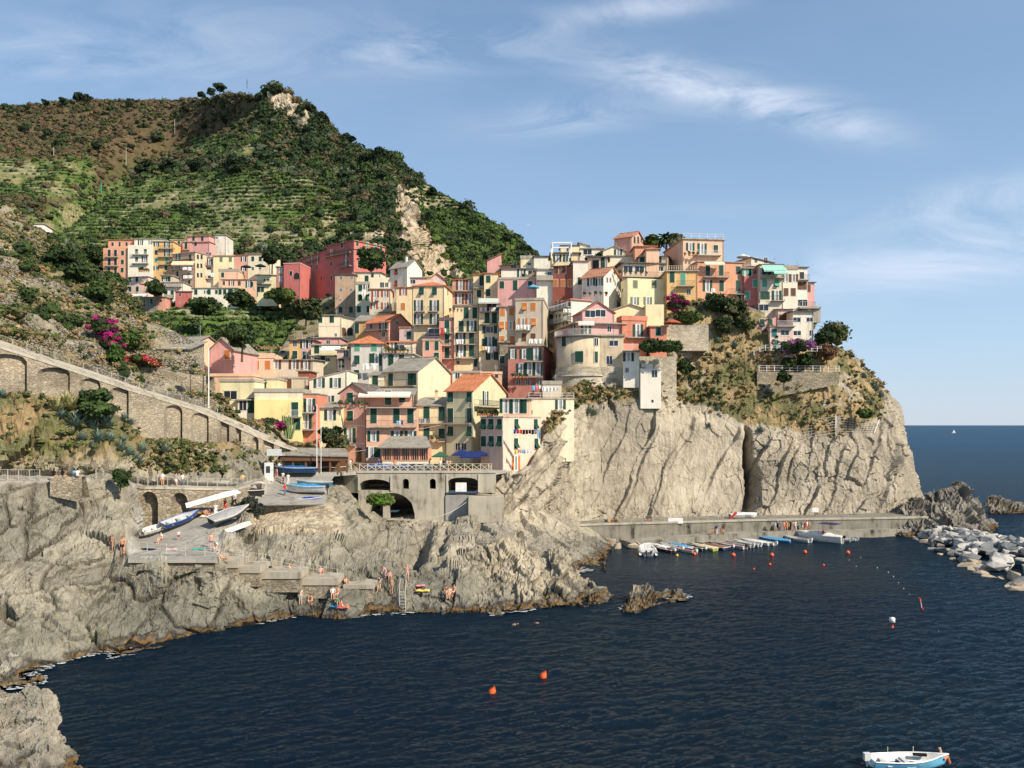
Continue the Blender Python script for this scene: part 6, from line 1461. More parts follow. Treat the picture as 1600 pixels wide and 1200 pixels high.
# ------------------------------------------------------------------ vegetation
def _cube_sphere():
    vs = []; idx = {}; fs = []
    def vid(p):
        k = tuple(round(c, 4) for c in p)
        if k not in idx: idx[k] = len(vs); v = Vector(p).normalized(); vs.append(tuple(v))
        return idx[k]
    g = (-1, 0, 1)
    for ax in range(3):
        for sg in (-1, 1):
            for i in range(2):
                for j in range(2):
                    q = []
                    for (a, b) in ((i, j), (i+1, j), (i+1, j+1), (i, j+1)):
                        p = [0, 0, 0]; p[ax] = sg; p[(ax+1) % 3] = g[a]; p[(ax+2) % 3] = g[b]; q.append(vid(p))
                    fs.append(q if sg > 0 else q[::-1])
    return np.array(vs, np.float32), np.array(fs, np.int32)
CSV, CSF = _cube_sphere()
def leaf_mesh(name, C, Rr, cols, per=40, size=.3, core=.78, mat=None, flat=.85, seed=5, jitter=.18, stretch=1.0):
    """clumps at C with radii Rr (N,3); each: a lumpy core and many leaf faces on and above it"""
    g = np.random.default_rng(seed); C = np.asarray(C, np.float32); Rr = np.asarray(Rr, np.float32); cols = np.asarray(cols, np.float32); N = len(C)
    V_ = []; F_ = []; K_ = []; off = 0
    if core:
        lump = 1+.28*(g.random((N, len(CSV), 1))-.5)*2
        v = C[:, None, :]+CSV[None]*Rr[:, None, :]*core*lump
        f = CSF[None]+(np.arange(N)*len(CSV))[:, None, None]
        V_.append(v.reshape(-1, 3)); F_.append(f.reshape(-1, 4)); K_.append(np.repeat(cols*.9, len(CSV), 0)*(1+.1*(g.random((N*len(CSV), 1))-.5))); off = N*len(CSV)
    M_ = N*per
    d = g.normal(size=(M_, 3)); d /= np.linalg.norm(d, axis=1, keepdims=True); d[:, 2] = np.where(d[:, 2] < -.35, -d[:, 2], d[:, 2])
    r = .72+.38*g.random((M_, 1)); Cc = np.repeat(C, per, 0); RR = np.repeat(Rr, per, 0)
    p = Cc+d*RR*r
    nrm = d+.9*g.normal(size=(M_, 3)); nrm /= np.linalg.norm(nrm, axis=1, keepdims=True)
    a = np.cross(nrm, g.normal(size=(M_, 3))); a /= np.linalg.norm(a, axis=1, keepdims=True); b = np.cross(nrm, a)
    s = size*(.55+.9*g.random((M_, 1)))
    if np.ndim(size) > 0: s = np.repeat(np.asarray(size), per)[:, None]*(.55+.9*g.random((M_, 1)))
    q = np.stack([p-a*s*stretch-b*s*.35, p+a*s*.1-b*s*.6, p+a*s*stretch+b*s*.35, p-a*s*.1+b*s*.6], 1)
    V_.append(q.reshape(-1, 3)); F_.append((np.arange(M_*4).reshape(-1, 4)+off)); 
    kc = np.repeat(cols, per, 0)*(1+jitter*2*(g.random((M_, 1))-.5)); K_.append(np.repeat(kc, 4, 0))
    return npmesh(name, np.concatenate(V_), np.concatenate(F_), mat or m_leaf(), False, col=np.clip(np.concatenate(K_), 0, 1))
G_DK = (.030, .050, .020); G_MD = (.048, .078, .024); G_LT = (.095, .135, .035); G_VN = (.095, .15, .045); BRN = (.11, .063, .036); OLV = (.10, .105, .045); DRY = (.30, .235, .12); GRY = (.10, .12, .08)
def pick(palette, n, g, var=.16):
    c = np.array([palette[i] for i in g.integers(0, len(palette), n)], np.float32); return c*(1+var*2*(g.random((n, 1))-.5))
def scatter(name, patch, n, maskf, palf, rad, per, size, label, seed=1, zoff=.2, core=.78, squash=.75, kind='stuff', idx=-1):
    """bushes scattered on built ground where maskf(pix, p, n) allows; one object because nobody could count them"""
    g = np.random.default_rng(seed); p, pix, nn, col = PATCH[patch][idx][:4] if idx is not None else PATCH[patch][0][:4]
    vis = (pix[:, 0] > -60) & (pix[:, 0] < 1660)
    w = maskf(pix, p, nn)*vis; 
    # even cover on the real surface, whatever the grid spacing in depth
    w = w*(p[:, 1]**.6); w = w/w.sum()
    j = g.choice(len(p), size=n, p=w); c = p[j].astype(np.float32)
    r = rad[0]+(rad[1]-rad[0])*g.random(n)**1.8
    Rr = np.stack([r*(.85+.4*g.random(n)), r*(.85+.4*g.random(n)), r*squash*(.8+.5*g.random(n))], 1)
    c[:, 2] += Rr[:, 2]*zoff; c[:, :2] += g.normal(size=(n, 2))*.4
    cols = palf(pix[j], c, g)
    me = leaf_mesh(name, c, Rr, cols, per, size, core, seed=seed)
    tag(link(name, me), label, kind=kind)
def mtn_pal(pix, c, g):
    n = len(pix); x, y = pix[:, 0], pix[:, 1]
    ln = poly_y(pix, [(0, 330), (110, 330), (200, 270), (330, 235), (430, 150), (600, 90)])
    br = (y < ln+8*g.normal(size=n)) | ((fbm(c*.03, 4, 61) > .17) & (y < 330) & (x < 600))
    gr = pick([G_DK, G_DK, G_MD, (.075, .09, .04), (.11, .085, .05), GRY, (.12, .12, .06)], n, g); b2 = pick([(.115, .08, .048), (.10, .08, .045), (.15, .11, .06), (.095, .08, .045), OLV, G_MD, (.07, .075, .04)], n, g)
    out = np.where(br[:, None], b2, gr)
    tm = terrace_mask(pix) > .5
    vn = pick([G_VN, (.10, .15, .05), G_LT, G_MD, G_DK], n, g)
    out = np.where(tm[:, None], vn, out)
    rt = (x > 655) & (y > 300)
    return np.where(rt[:, None], pick([G_MD, G_LT, (.07, .12, .03), G_DK], n, g), out)
def m_scrub(pix, p, n):
    return (1-terrace_mask(pix))*(1-.93*cliff_mask(pix))*(pix[:, 1] < 520)
scatter('hillside_scrub', 'mountain', 13000, m_scrub, mtn_pal, (.8, 3.0), 20, .55, 'dense scrub of green and rust brown bushes over the mountain', 3, .25)
scatter('hillside_scrub', 'mountain', 260, lambda pix, p, n: m_scrub(pix, p, n)*(pix[:, 1] < 460)*(1+6*(pix[:, 0] > 400)*(pix[:, 0] < 650)), lambda a, c, g: pick([G_DK, G_DK, (.03, .048, .022), G_MD], len(a), g), (2.6, 5.2), 80, .8, 'larger dark evergreen shrubs on the mountain', 4, .3)
def vine_rows(pix, p, n):
    t = TT['m']
    return terrace_mask(pix)*(t > .36)*(t < .97)*(.35+1.6*sstep(-.3, .1, fbm(p*.03, 4, 61)+.5*fbm(p*.15, 3, 62)))
scatter('vine_rows', 'mountain', 13500, vine_rows, mtn_pal, (.5, 1.3), 12, .36, 'green vine rows and shrubs on the dry terraces', 5, .3)
scatter('hillside_scrub', 'mountain', 330, lambda pix, p, n: terrace_mask(pix)*(pix[:, 1] < 400)*sstep(-.1, .2, fbm(p*.035, 3, 171)), lambda a, c, g: pick([G_DK, G_MD, (.11, .085, .05), G_LT, OLV], len(a), g), (1.2, 3.4), 40, .55, 'shrubs breaking up the vine terraces', 16, .3)
scatter('hillside_scrub', 'mountain', 150, lambda pix, p, n: box_m(pix, 200, 520, 440, 560, 6)*(n[:, 2] > .2)*(sstep(.0, .2, fbm(p*.04, 3, 71))), lambda a, c, g: pick([G_DK, G_MD, G_MD, G_LT], len(a), g), (1.0, 2.6), 50, .45, 'round dark green shrubs in the vineyard valley', 6, .3)
# left slope
def slope_pal(pix, c, g):
    return pick([OLV, DRY, DRY, (.22, .18, .09), G_MD, G_LT, (.27, .19, .10), (.14, .13, .06)], len(pix), g)
scatter('dry_scrub', 'hillside', 4200, lambda pix, p, n: (.2+sstep(-.1, .2, fbm(p*.08, 3, 81)))*(pix[:, 1] > 300)*(1-.9*sstep(215, 240, pix[:, 0])), slope_pal, (.12, .55), 22, .15, 'dry grass tufts and low scrub on the left slope', 7, .3, core=.7)
scatter('dry_scrub', 'hillside', 230, lambda pix, p, n: sstep(.0, .25, fbm(p*.05, 3, 82))*(1-.95*sstep(200, 235, pix[:, 0]))*(1-.8*(pix[:, 1] > poly_y(pix, [(0, 490), (100, 520), (200, 555)]))), lambda a, c, g: pick([G_DK, G_MD, OLV, G_MD], len(a), g), (.5, 1.4), 60, .22, 'green bushes on the left slope', 8, .3)
def rock_top(pix, p, n): return (pix[:, 1] < 738)*(pix[:, 0] < 460)*(.15+sstep(-.05, .25, fbm(p*.12, 3, 83)))*(1-.9*box_m(pix, 40, 205, 700, 735, 8))
scatter('dry_scrub', 'shore_rocks', 1000, rock_top, lambda a, c, g: pick([OLV, OLV, DRY, (.19, .18, .09), (.13, .14, .06), G_MD, G_LT], len(a), g), (.12, .5), 22, .13, 'scrub and dry tufts under the promenade wall', 9, .3, core=.7, idx=0)
def head_m(pix, p, n): return np.clip(head_veg(p, n, pix)+.8*fbm(p*.10, 3, 84)-.22, 0, 1)*(head_veg(p, n, pix) > .12)*(pix[:, 1] > 470)
scatter('dry_scrub', 'headland_cliff', 2000, head_m, lambda a, c, g: pick([OLV, DRY, DRY, (.22, .17, .08), G_MD, (.28, .20, .10), (.09, .10, .04)], len(a), g), (.15, .75), 24, .17, 'dry grass and low scrub on the headland', 10, .3, core=.7, idx=0)
scatter('dry_scrub', 'village_ground', 700, lambda pix, p, n: 1.0+0*p[:, 0], lambda a, c, g: pick([OLV, G_MD, DRY, G_LT], len(a), g), (.4, 1.2), 28, .28, 'scrub between the village houses', 12, .3)

# individual trees and shrubs ---------------------------------------------------
def crown_pts(n, r, rz, g, flat=0):
    d = g.normal(size=(n, 3)); d /= np.linalg.norm(d, axis=1, keepdims=True); q = d*(g.random((n, 1))**.4)
    if flat: q[:, 2] = np.abs(q[:, 2])*.8-.2
    return q*np.array([r, r, rz])
_ks = 100
def tree(name, label, base, h, r, rz=None, colr=(G_MD, G_DK, G_LT), trunk=.35, clumps=16, per=55, leaf=.3, group=None, cat='tree', lean=0, umbrella=False, flower=None, tcol=(.12, .085, .055)):
    """a trunk with limbs and a crown of many leaf clumps"""
    global _ks; _ks += 1; g = np.random.default_rng(_ks); rz = rz or r
    root = empty(name, base); tag(root, label, cat, group)
    top = Vector((lean*h, 0, h-rz)); b = MB()
    tr = max(.05, h*.022)
    if trunk > 0:
        b.tube([(0, 0, -.6), (lean*h*.3, .03*h, (h-rz)*.5), tuple(top), (top.x, top.y, top.z+rz*.5)], [tr*1.5, tr, tr*.7, tr*.3], m_paint(tcol, .9), 6)
        for i in range(7):
            a = i*2.4+g.random(); z0 = (h-rz)*(.75+.05*i); e = Vector((top.x+math.cos(a)*r*.65, math.sin(a)*r*.65, min(h-rz*.3, z0+rz*.5+.25*i*rz/3)))
            b.tube([(top.x*.9, 0, z0), tuple((Vector((top.x*.9, 0, z0)).lerp(e, .5))+Vector((0, 0, .1*r))), tuple(e)], [tr*.5, tr*.32, tr*.12], m_paint(tcol, .9), 4)
        b.obj('trunk', root)
    q = crown_pts(clumps, r*.62, rz*.66, g, umbrella)+np.array([top.x, top.y, h-rz*(1.0 if not umbrella else .7)])
    rr = r*(.22+.2*g.random(clumps)); Rr = np.stack([rr, rr, rr*(.5 if umbrella else .8)], 1)
    cols = pick(list(colr), clumps, g, .2)
    me = leaf_mesh('crown', q, Rr, cols, per, leaf, .7, seed=_ks)
    c = link('crown', me, root)
    if flower is not None:
        qf = crown_pts(clumps, r*.85, rz*.85, g)+np.array([top.x, top.y-.1, h-rz]); me2 = leaf_mesh('blossom', qf, Rr*.75, pick([flower, tuple(v*.7 for v in flower)], clumps, g), per, leaf*.8, .5, seed=_ks+7)
        link('blossom', me2, root)
    return root
def on(patch, px, py):
    p = ground_at(px, py, patch); return p
# pines and round trees on the mountain skyline
PN = ((.028, .045, .024), (.035, .055, .028), (.022, .036, .02))
for (px, py, h, r, lab) in [(42, 172, 7, 4, 'lone pine at the far left of the ridge'), (70, 168, 9, 5, 'spreading pine on the left ridge beside two others'), (98, 166, 10, 5.5, 'second pine of the left ridge group'), (122, 162, 12, 6, 'tallest pine of the left ridge group'),
      (136, 162, 11, 5.5, 'pine at the right end of the left ridge group'), (203, 166, 7, 4, 'small dark pine rising over the green ridge field'), (314, 158, 9, 4.5, 'slim pine before the summit rise'), (328, 155, 10, 4, 'thin pine next to the tall umbrella pine'),
      (342, 152, 13, 6, 'tall umbrella pine on the way to the summit'), (75, 215, 10, 5, 'dark pine on the brown slope'), (152, 240, 11, 4.5, 'single dark pine low on the brown slope'), (205, 236, 7, 4, 'small pine above the wooden pole'), (290, 178, 9, 5, 'pine on the brown slope under the summit path'),
      (352, 200, 11, 6, 'pine with bare trunk in the wood left of the summit'), (318, 205, 9, 5, 'pine at the edge of the summit wood'), (38, 210, 9, 5, 'pine on the brown slope at the far left')]:
    Y = float(np.interp(px, [-90, 200, 345, 430], [560, 550, 500, 460])); g_ = on(['mountain'], px, py+2)
    if g_ is None: continue
    tree('pine_tree', lab, g_-Vector((0, 0, 1)), h*.95, h*.42, h*.30, PN, clumps=16, per=70, leaf=.5)
for (px, py, h, r, lab) in [(430, 143, 7, 4.5, 'round bush on the very summit'), (487, 175, 7, 4, 'dark bush on the ridge right of the summit rocks'), (505, 190, 9, 6, 'large dark bush on the right ridge'), (545, 222, 8, 5.5, 'dark bush halfway down the right ridge'), (598, 250, 10, 7, 'broad dark tree crowning the lower ridge'), (575, 252, 7, 5, 'round tree left of the broad dark tree'),
      (365, 270, 13, 8.5, 'big round dark tree above the green terraces'), (228, 268, 12, 8, 'big dark tree left of the green terraces'), (262, 262, 9, 6, 'dark tree between the two big round ones'), (306, 262, 9, 6.5, 'greyish tree in the middle of the dark tree row'), (675, 300, 6, 4, 'small dark tree on the far green ridge'), (797, 375, 6, 5, 'dark tree low on the far ridge'), (820, 392, 6, 5, 'last dark tree before the village roofs')]:
    g_ = on(['mountain'], px, py+3)
    if g_ is None: continue
    tree('evergreen_tree', lab, g_-Vector((0, 0, 1.5)), h, r, h*.5, ((.022, .034, .018), (.03, .045, .022), (.036, .055, .026)), clumps=18, per=80, leaf=.7)
# trees around the far quarter and the valley
for (px, py, Y, h, r, lab, cl) in [(148, 412, 300, 9, 7, 'round green tree above the left end of the upper quarter', (G_MD, G_DK)), (180, 462, 262, 9, 6, 'dark tree in front of the tall orange house', (G_DK, G_MD)), (242, 462, 256, 6, 5, 'dense green tree beside the cream awning', (G_MD, G_DK)),
      (425, 425, 250, 10, 5, 'dark green tree left of the coral gate house', (G_DK, G_DK)), (580, 425, 222, 8.5, 6.5, 'dense tree in front of the palazzo', (G_DK, G_MD)), (318, 495, 225, 6.5, 6.5, 'wide dark tree below the tiny red house', (G_DK, G_MD)), (375, 480, 232, 5, 7, 'broad clipped hedge tree below the white building', (G_MD, G_DK)),
      (440, 475, 205, 5, 6, 'hedge like tree below the lemon house', (G_MD, G_LT)), (478, 505, 175, 7, 5.5, 'olive tree above the dry stone slope', (OLV, G_DK)), (378, 560, 132, 6.5, 3.2, 'tall dark tree right of the pink cottage', (G_DK, G_MD)), (365, 548, 140, 5, 3, 'rounded tree behind the pink cottage', (G_MD, G_LT)), (522, 712, 121, 5.2, 3.0, 'glossy magnolia tree by the restaurant roof', (G_DK, OLV)),
      (102, 430, 128, 6, 5, 'dark tree on the upper left slope', (G_DK, G_MD)), (125, 452, 122, 5, 4.5, 'dark green shrub tree in the middle of the left slope', (G_MD, G_DK)), (152, 470, 120, 3.2, 3, 'bright green shrub tree lower on the left slope', (G_LT, G_MD)),
      (152, 655, 87, 4.2, 3.3, 'rounded dark shrub tree among the agaves', (G_DK, G_MD)), (182, 570, 100, 3.0, 1.9, 'clipped round green bush below the flowers', (G_MD, (.05, .10, .02))), (200, 545, 106, 2.6, 3, 'leafy green bush over the garden wall', (G_LT, G_MD)),
      (1300, 548, 163, 7.5, 6.4, 'big green tree right of the cliff villa', (G_MD, G_DK, OLV)), (1285, 552, 160, 5.5, 3, 'dark shrub next to the villa door', (G_DK,)), (1292, 565, 158, 4, 3.2, 'reddish brown shrub below the villa tree', ((.17, .09, .05), (.14, .08, .05))), (1234, 575, 157, 2.6, 2.1, 'round green shrub in the villa garden', (G_MD,)), (1260, 572, 157, 3.0, 2.6, 'larger round shrub beside the garden table', (G_MD, G_DK)),
      (1118, 487, 161, 4.5, 4, 'dark scrub tree under the orange house', (G_DK, G_MD)), (1145, 498, 160.5, 5, 4.5, 'dark green scrub tree on the slope', (G_DK, OLV)), (1132, 520, 159, 4, 4, 'olive grey bush below the dark scrub', (OLV, G_DK)), (1162, 515, 160, 4, 3.6, 'bush right of the olive grey one', (OLV, G_MD)),
      (1078, 505, 158, 3.4, 4, 'leafy green bush below the bougainvillea', (G_MD, G_LT)), (930, 418, 182, 3.5, 3, 'dark bush on the skyline behind the cream gable', (G_DK,)), (945, 412, 186, 3, 4, 'low hedge on the skyline', (G_MD, G_DK)), (1018, 385, 184, 3, 2.6, 'bush on the skyline left of the palm', (G_LT, G_MD)), (1055, 385, 182, 3, 3, 'bush on the skyline right of the palm', (G_MD, OLV)),
      (1020, 548, 144.5, 1.6, 3.2, 'green hedge hanging over the stone wall', (G_MD, G_DK)), (1043, 549, 144.5, 1.6, 3.2, 'second part of the hedge over the stone wall', (G_MD, G_DK)), (595, 792, 112, 1.8, 2.6, 'bright green bush growing before the dark vault', ((.07, .15, .02), G_LT)), (1070, 590, 150, 4, 2.2, 'bush in the rock cleft right of the white house', (G_MD, G_DK)),
      (188, 762, 84, 2.2, 1.6, 'round bush on the rock beside the walk', (G_MD, G_DK)), (1225, 605, 154, 4, 2, 'dark thin shrub on the garden wall', (G_MD, G_DK)), (1350, 655, 156, 2.5, 2.6, 'bright green shrub beside the rock net', (G_LT, G_MD))]:
    y_ = py; b0 = P(px, py, Y)
    if Y > 150 or px < 215: r *= .78; h *= .88
    tree('leafy_tree' if h > 4.4 else 'shrub', lab, b0, h, r, min(h*.55, r), cl, clumps=int(14+r*2), per=70, leaf=.28 if Y < 175 else .5, cat='tree' if h > 4.4 else 'shrub')
for (px, py, Y, h, r, lab, fl) in [(163, 530, 104, 3.6, 2.4, 'purple bougainvillea on the sunlit stone wall', (.34, .02, .16)), (177, 545, 102, 2.2, 1.9, 'magenta bougainvillea spilling down beside the green bush', (.38, .02, .15)), (1058, 488, 157, 4.2, 3.0, 'large magenta bougainvillea beside the amber house', (.34, .015, .14)), (1245, 548, 156.5, 2.6, 3.4, 'lilac bougainvillea in front of the villa arches', (.30, .10, .28)), (418, 668, 117.5, 1.4, 2.4, 'magenta flower hedge behind the promenade wall', (.40, .02, .16)), (436, 671, 118.5, 1.2, 1.3, 'smaller magenta hedge left of the cactus', (.38, .02, .15)),
      (215, 566, 103.5, 1.0, 2.0, 'row of red and pink flowers on the garden wall', (.50, .05, .08)), (235, 571, 105, .9, 1.8, 'orange pink geraniums along the terrace house', (.60, .18, .10)), (338, 627, 111, 1.2, .7, 'small magenta flowers beside the lamp post', (.36, .02, .14))]:
    tree('flowering_shrub', lab, P(px, py+3, Y), h, r, h*.5, (G_MD, G_DK), clumps=20, per=60, leaf=.17, flower=fl, cat='shrub')
# palms
def palm(label, base, h, n=26, L=2.6, col=(.05, .085, .03)):
    root = empty('palm_tree', base); tag(root, label, 'palm'); b = MB(); b.tube([(0, 0, -1), (.1, 0, h*.6), (0, 0, h)], [.3, .22, .2], m_paint((.16, .12, .08), .9), 7); b.obj('trunk', root)
    f = MB(); m = m_paint(col, .7, .3)
    for i in range(n):
        a = i*2.4; el = R(70-100*(i/n)); pts = []
        for k in range(6):
            t = k/5; e = el-t*1.3; pts.append(Vector((math.cos(a)*L*t*math.cos(el*.5), math.sin(a)*L*t*math.cos(el*.5), h+L*(math.sin(el)*t-.55*t*t))))
        side = Vector((-math.sin(a), math.cos(a), 0))
        for k in range(5):
            w0_, w1_ = (.38*math.sin(PI*(k/5)*.9+.25), .38*math.sin(PI*((k+1)/5)*.9+.25) if k < 4 else .02)
            f.poly([pts[k]-side*w0_-Vector((0, 0, .16)), pts[k], pts[k+1], pts[k+1]-side*w1_-Vector((0, 0, .16))], [(0, 1, 2, 3)], m); f.poly([pts[k], pts[k]+side*w0_-Vector((0, 0, .16)), pts[k+1]+side*w1_-Vector((0, 0, .16)), pts[k+1]], [(0, 1, 2, 3)], m)
    f.obj('fronds', root)
palm('palm tree on the skyline above the village', P(1041, 384, 185), 2.0, 30, 2.4)
palm('smaller palm left of the skyline palm', P(1030, 386, 186), 1.2, 22, 1.8, (.07, .10, .03))
# agaves
def agave_mesh(n, L, c, seed):
    r_ = random.Random(seed); b = MB(); m = m_paint(c, .55, .35, .3)
    for i in range(n):
        a = i*2.399; el = R(18+62*(i/n)+r_.uniform(-6, 6)); l = L*r_.uniform(.75, 1.1); side = Vector((-math.sin(a), math.cos(a), 0)); d = Vector((math.cos(a)*math.cos(el), math.sin(a)*math.cos(el), math.sin(el)))
        pr = None
        for k in range(5):
            t = k/4; w = L*.085*(1-t)**.7*(1+.6*math.sin(PI*min(1, t*1.5))) if k < 4 else .004; p = d*l*t+Vector((0, 0, -.12*l*t*t)); cur = (p-side*w, p-Vector((0, 0, w*.5)), p+side*w)
            if pr: b.poly([pr[0], pr[1], cur[1], cur[0]], [(0, 1, 2, 3)], m); b.poly([pr[1], pr[2], cur[2], cur[1]], [(0, 1, 2, 3)], m)
            pr = cur
    return b.mesh('agave_leaves')
AG = [agave_mesh(34, 1.0, c, i) for i, c in enumerate(((.17, .24, .19), (.13, .20, .165), (.20, .26, .19), (.40, .38, .17)))]
def agave(px, py, s, k=0, patch=None):
    p = ground_at(px, py, patch)
    if p is None: return
    o = link('agave', AG[k], None, Matrix.Translation(p) @ Matrix.Rotation(rnd.uniform(0, 6), 4, 'Z') @ Matrix.Diagonal((s, s, s, 1)))
    tag(o, 'grey green agave rosette on the rocky slope' if k < 3 else 'yellow striped agave beside the round shrub tree', 'agave', 'agaves' if k < 3 else 'yellow agaves')
for (px, py, s, k) in [(8, 605, 1.7, 0), (28, 610, 1.8, 2), (22, 598, 1.3, 1), (4, 622, 1.2, 1), (92, 640, 1.9, 3), (112, 640, 2.3, 3), (104, 632, 1.6, 3), (85, 650, 1.6, 1), (95, 655, 1.4, 1), (120, 668, 2.3, 0), (146, 670, 1.5, 2), (168, 668, 2.1, 2), (180, 640, 1.6, 0), (195, 658, 1.4, 1), (205, 662, 1.1, 0), (155, 690, 1.7, 1), (130, 688, 1.2, 0), (172, 688, 1.4, 0), (188, 705, 1.6, 2), (200, 712, 1.6, 0), (222, 705, 1.7, 2), (218, 725, 1.6, 1), (258, 708, 1.6, 2), (192, 692, 1.1, 0), (145, 700, 1., 0), (212, 718, 1.3, 0)]:
    agave(px, py, s, k, ['shore_rocks'])
for (px, py, s, k) in [(1148, 541, 1.9, 1), (1122, 535, 1.5, 1), (1128, 549, 1.4, 0), (1140, 562, 1.1, 0), (1122, 640, 1.4, 1), (1190, 675, 1.6, 1), (1303, 622, 1.5, 1), (1346, 648, 1.9, 0), (1370, 610, 2.2, 0), (1378, 620, 1.8, 1), (1352, 590, 1.7, 1), (1365, 600, 1.3, 0), (920, 645, 1.8, 0), (930, 648, 1.5, 2), (1108, 668, 1.2, 1), (1200, 700, 1.2, 0), (1362, 632, 1.4, 1)]:
    agave(px, py, s, k, ['headland_cliff'])
# tall cactus by the yellow house
b = MB(); 
for i in range(16):
    x = rnd.uniform(-1.1, 1.1); b.tube([(x*.4, rnd.uniform(-.3, .3), -.3), (x*.8, 0, 1.2), (x, rnd.uniform(-.2, .2), 2.4+rnd.uniform(-.4, .9))], [.13, .13, .08], m_paint((.16, .22, .09), .7), 6)
tag(b.obj('cactus', None, Matrix.Translation(P(451, 683, 119))), 'tall clump of column cactus before the yellow house', 'cactus')

# foam where the swell meets the rock
fm = []; g = np.random.default_rng(77)
for k in ('shore_rocks', 'near_rocks', 'rock_islet', 'headland_cliff'):
    for (p, pix, n, c) in PATCH[k]:
        m = (np.abs(p[:, 2]) < .22) & (pix[:, 0] > 20) & (pix[:, 0] < 1560) & (p[:, 1] < 150) & (vnoise(p*.16, 5) > .3)
        idx = np.where(m)[0]
        if len(idx): fm.append(p[g.choice(idx, min(len(idx), 260))])
fm = np.concatenate(fm); V_ = []; F_ = []
for q in fm:
    for _ in range(2):
        cx, cy = q[0]+g.normal()*.22, q[1]-abs(g.normal())*.45; r = .04+.12*g.random()**2; b0 = len(V_)
        for i in range(6): a = i*PI/3; V_.append((cx+r*(1+.7*g.random())*math.cos(a)*1.8, cy+r*math.sin(a)*1.2, .17))
        F_.append([b0+i for i in range(6)])
tag(link('foam', npmesh('foam', V_, F_, m_paint((.58, .60, .60), .6))), 'thin white foam along the waterline rocks', kind='stuff')
# ------------------------------------------------------------------ ramp, plaza, steps
RP = [(876, 203, 338, 78.0, 78.0), (868, 204, 336, 79.6, 79.6), (855, 210, 318, 84.2, 84.2), (841, 216, 322, 89.2, 88.6), (826, 270, 334, 91.0, 91.0), (811, 310, 352, 93.8, 93.8), (796, 343, 390, 97.8, 97.6), (791.5, 351, 398, 99.2, 99.2), (789.5, 355, 505, 100.0, 103.4), (783, 367, 508, 102, 105), (771, 381, 512, 106.2, 107.4), (758, 397, 512, 110.0, 110.6), (746, 416, 520, 112.6, 112.8), (739, 424, 524, 113.6, 113.7)]
b = MB(); m = m_plaster((.31, .292, .255), 1.2); vs = []
for y, l, r, Yl, Yr in RP:
    for k in range(4): vs.append(P(l-3+(r+2-l+3)*k/3, y-1.4, Yl+(Yr-Yl)*k/3-.15))
b.poly(vs, [(4*i+k, 4*i+k+1, 4*i+k+5, 4*i+k+4) for i in range(len(RP)-1) for k in range(3)], m)
a0, a3 = vs[0], vs[3]; dz = Vector((0, 0, .3)); d2 = Vector((0, .25, 0)); ms_ = m_plaster((.44, .40, .33), 1)
b.poly([a0, a3, a3-dz, a0-dz], [(0, 1, 2, 3)], ms_); b.poly([a0-dz+d2, a3-dz+d2, a3-dz*4+d2, a0-dz*4+d2], [(0, 1, 2, 3)], M_STW2)
e0, e1 = vs[4*8], vs[4*8+3]; e0 = e0.lerp(e1, .26); b.poly([e0, e1, e1-dz*.6, e0-dz*.6], [(0, 1, 2, 3)], ms_); b.poly([e0-dz*.6, e1-dz*.6, e1-dz*4, e0-dz*4], [(0, 1, 2, 3)], M_STW2)
tag(b.obj('boat_ramp'), kind='structure', label='grey concrete boat ramp and small landing')
def ramp_at(px, py):
    ys = [q[0] for q in RP][::-1]; g = [float(np.interp(py, ys, [q[k] for q in RP][::-1])) for k in (1, 2, 3, 4)]; t = min(1, max(0, (px-g[0])/(g[1]-g[0]))); return P(px, py-1.3, g[2]+(g[3]-g[2])*t-.12)
st = empty('bathing_steps', P(420, 900, 82)); tag(st, 'concrete bathing steps going down to the rocks', 'steps'); inv = st.matrix_basis.inverted()
for (x0, x1, y0, y1, Y) in ((322, 372, 877, 886, 80.8), (368, 406, 885, 894, 81.4), (402, 470, 894, 903, 82.2), (466, 527, 904, 913, 83.2), (536, 584, 914, 919, 84.6)):
    q = MB(); a = P(x0, y1, Y); c = P(x1, y0, Y); big = y1-y0 > 22
    q.box((a.x, Y, a.z-.1), (c.x, Y+3.4, c.z), m_plaster((.42, .375, .29), 1.4)); q.box((a.x+.1, Y+.12, a.z-1.5), (c.x-.1, Y+3.3, a.z-.101), M_STW2); q.obj('step', st, inv)
fence('step_railing', [(200, 862, 78.2, 0), (330, 871, 79, 0), (345, 872, 80, 0), (421, 882, 82, 0), (470, 893, 83.2, 0), (527, 904, 84, 0)], 'white rope railing along the landing and the steps', 30, m_paint((.55, .53, .47), .5), 1.0, 0, (.95, .5), .022)

# ------------------------------------------------------------------ boats
def hull_pts(L, B, D, n=14, k=7, tr=.78, sheer=.18, inset=0, dz=0):
    """rings from stern (x=0) to bow (x=L); each ring runs port gunwale -> keel -> starboard gunwale"""
    rings = []
    for i in range(n+1):
        t = i/n; w = B/2*(tr+(1-tr)*math.sin(PI*min(1, t*1.15)/1.15*.9)) if t < .45 else B/2*math.cos((t-.45)/.55*PI/2)**.75
        w = max(w-inset, .012); gz = D*(1+sheer*(t*2-.7)**2*(1 if t > .35 else .3)); kz = D*.35*max(0, (t-.72)/.28)**2+inset+dz
        ring = []
        for j in range(k):
            s = -1+2*j/(k-1); a = abs(s); y = w*math.copysign(min(1, a**.55*1.0), s); z = kz+(gz-kz)*a**2.6 if a < 1 else gz
            ring.append((L*t+(.06*L*(z/D) if i == n else 0), y, z))
        rings.append(ring)
    return rings
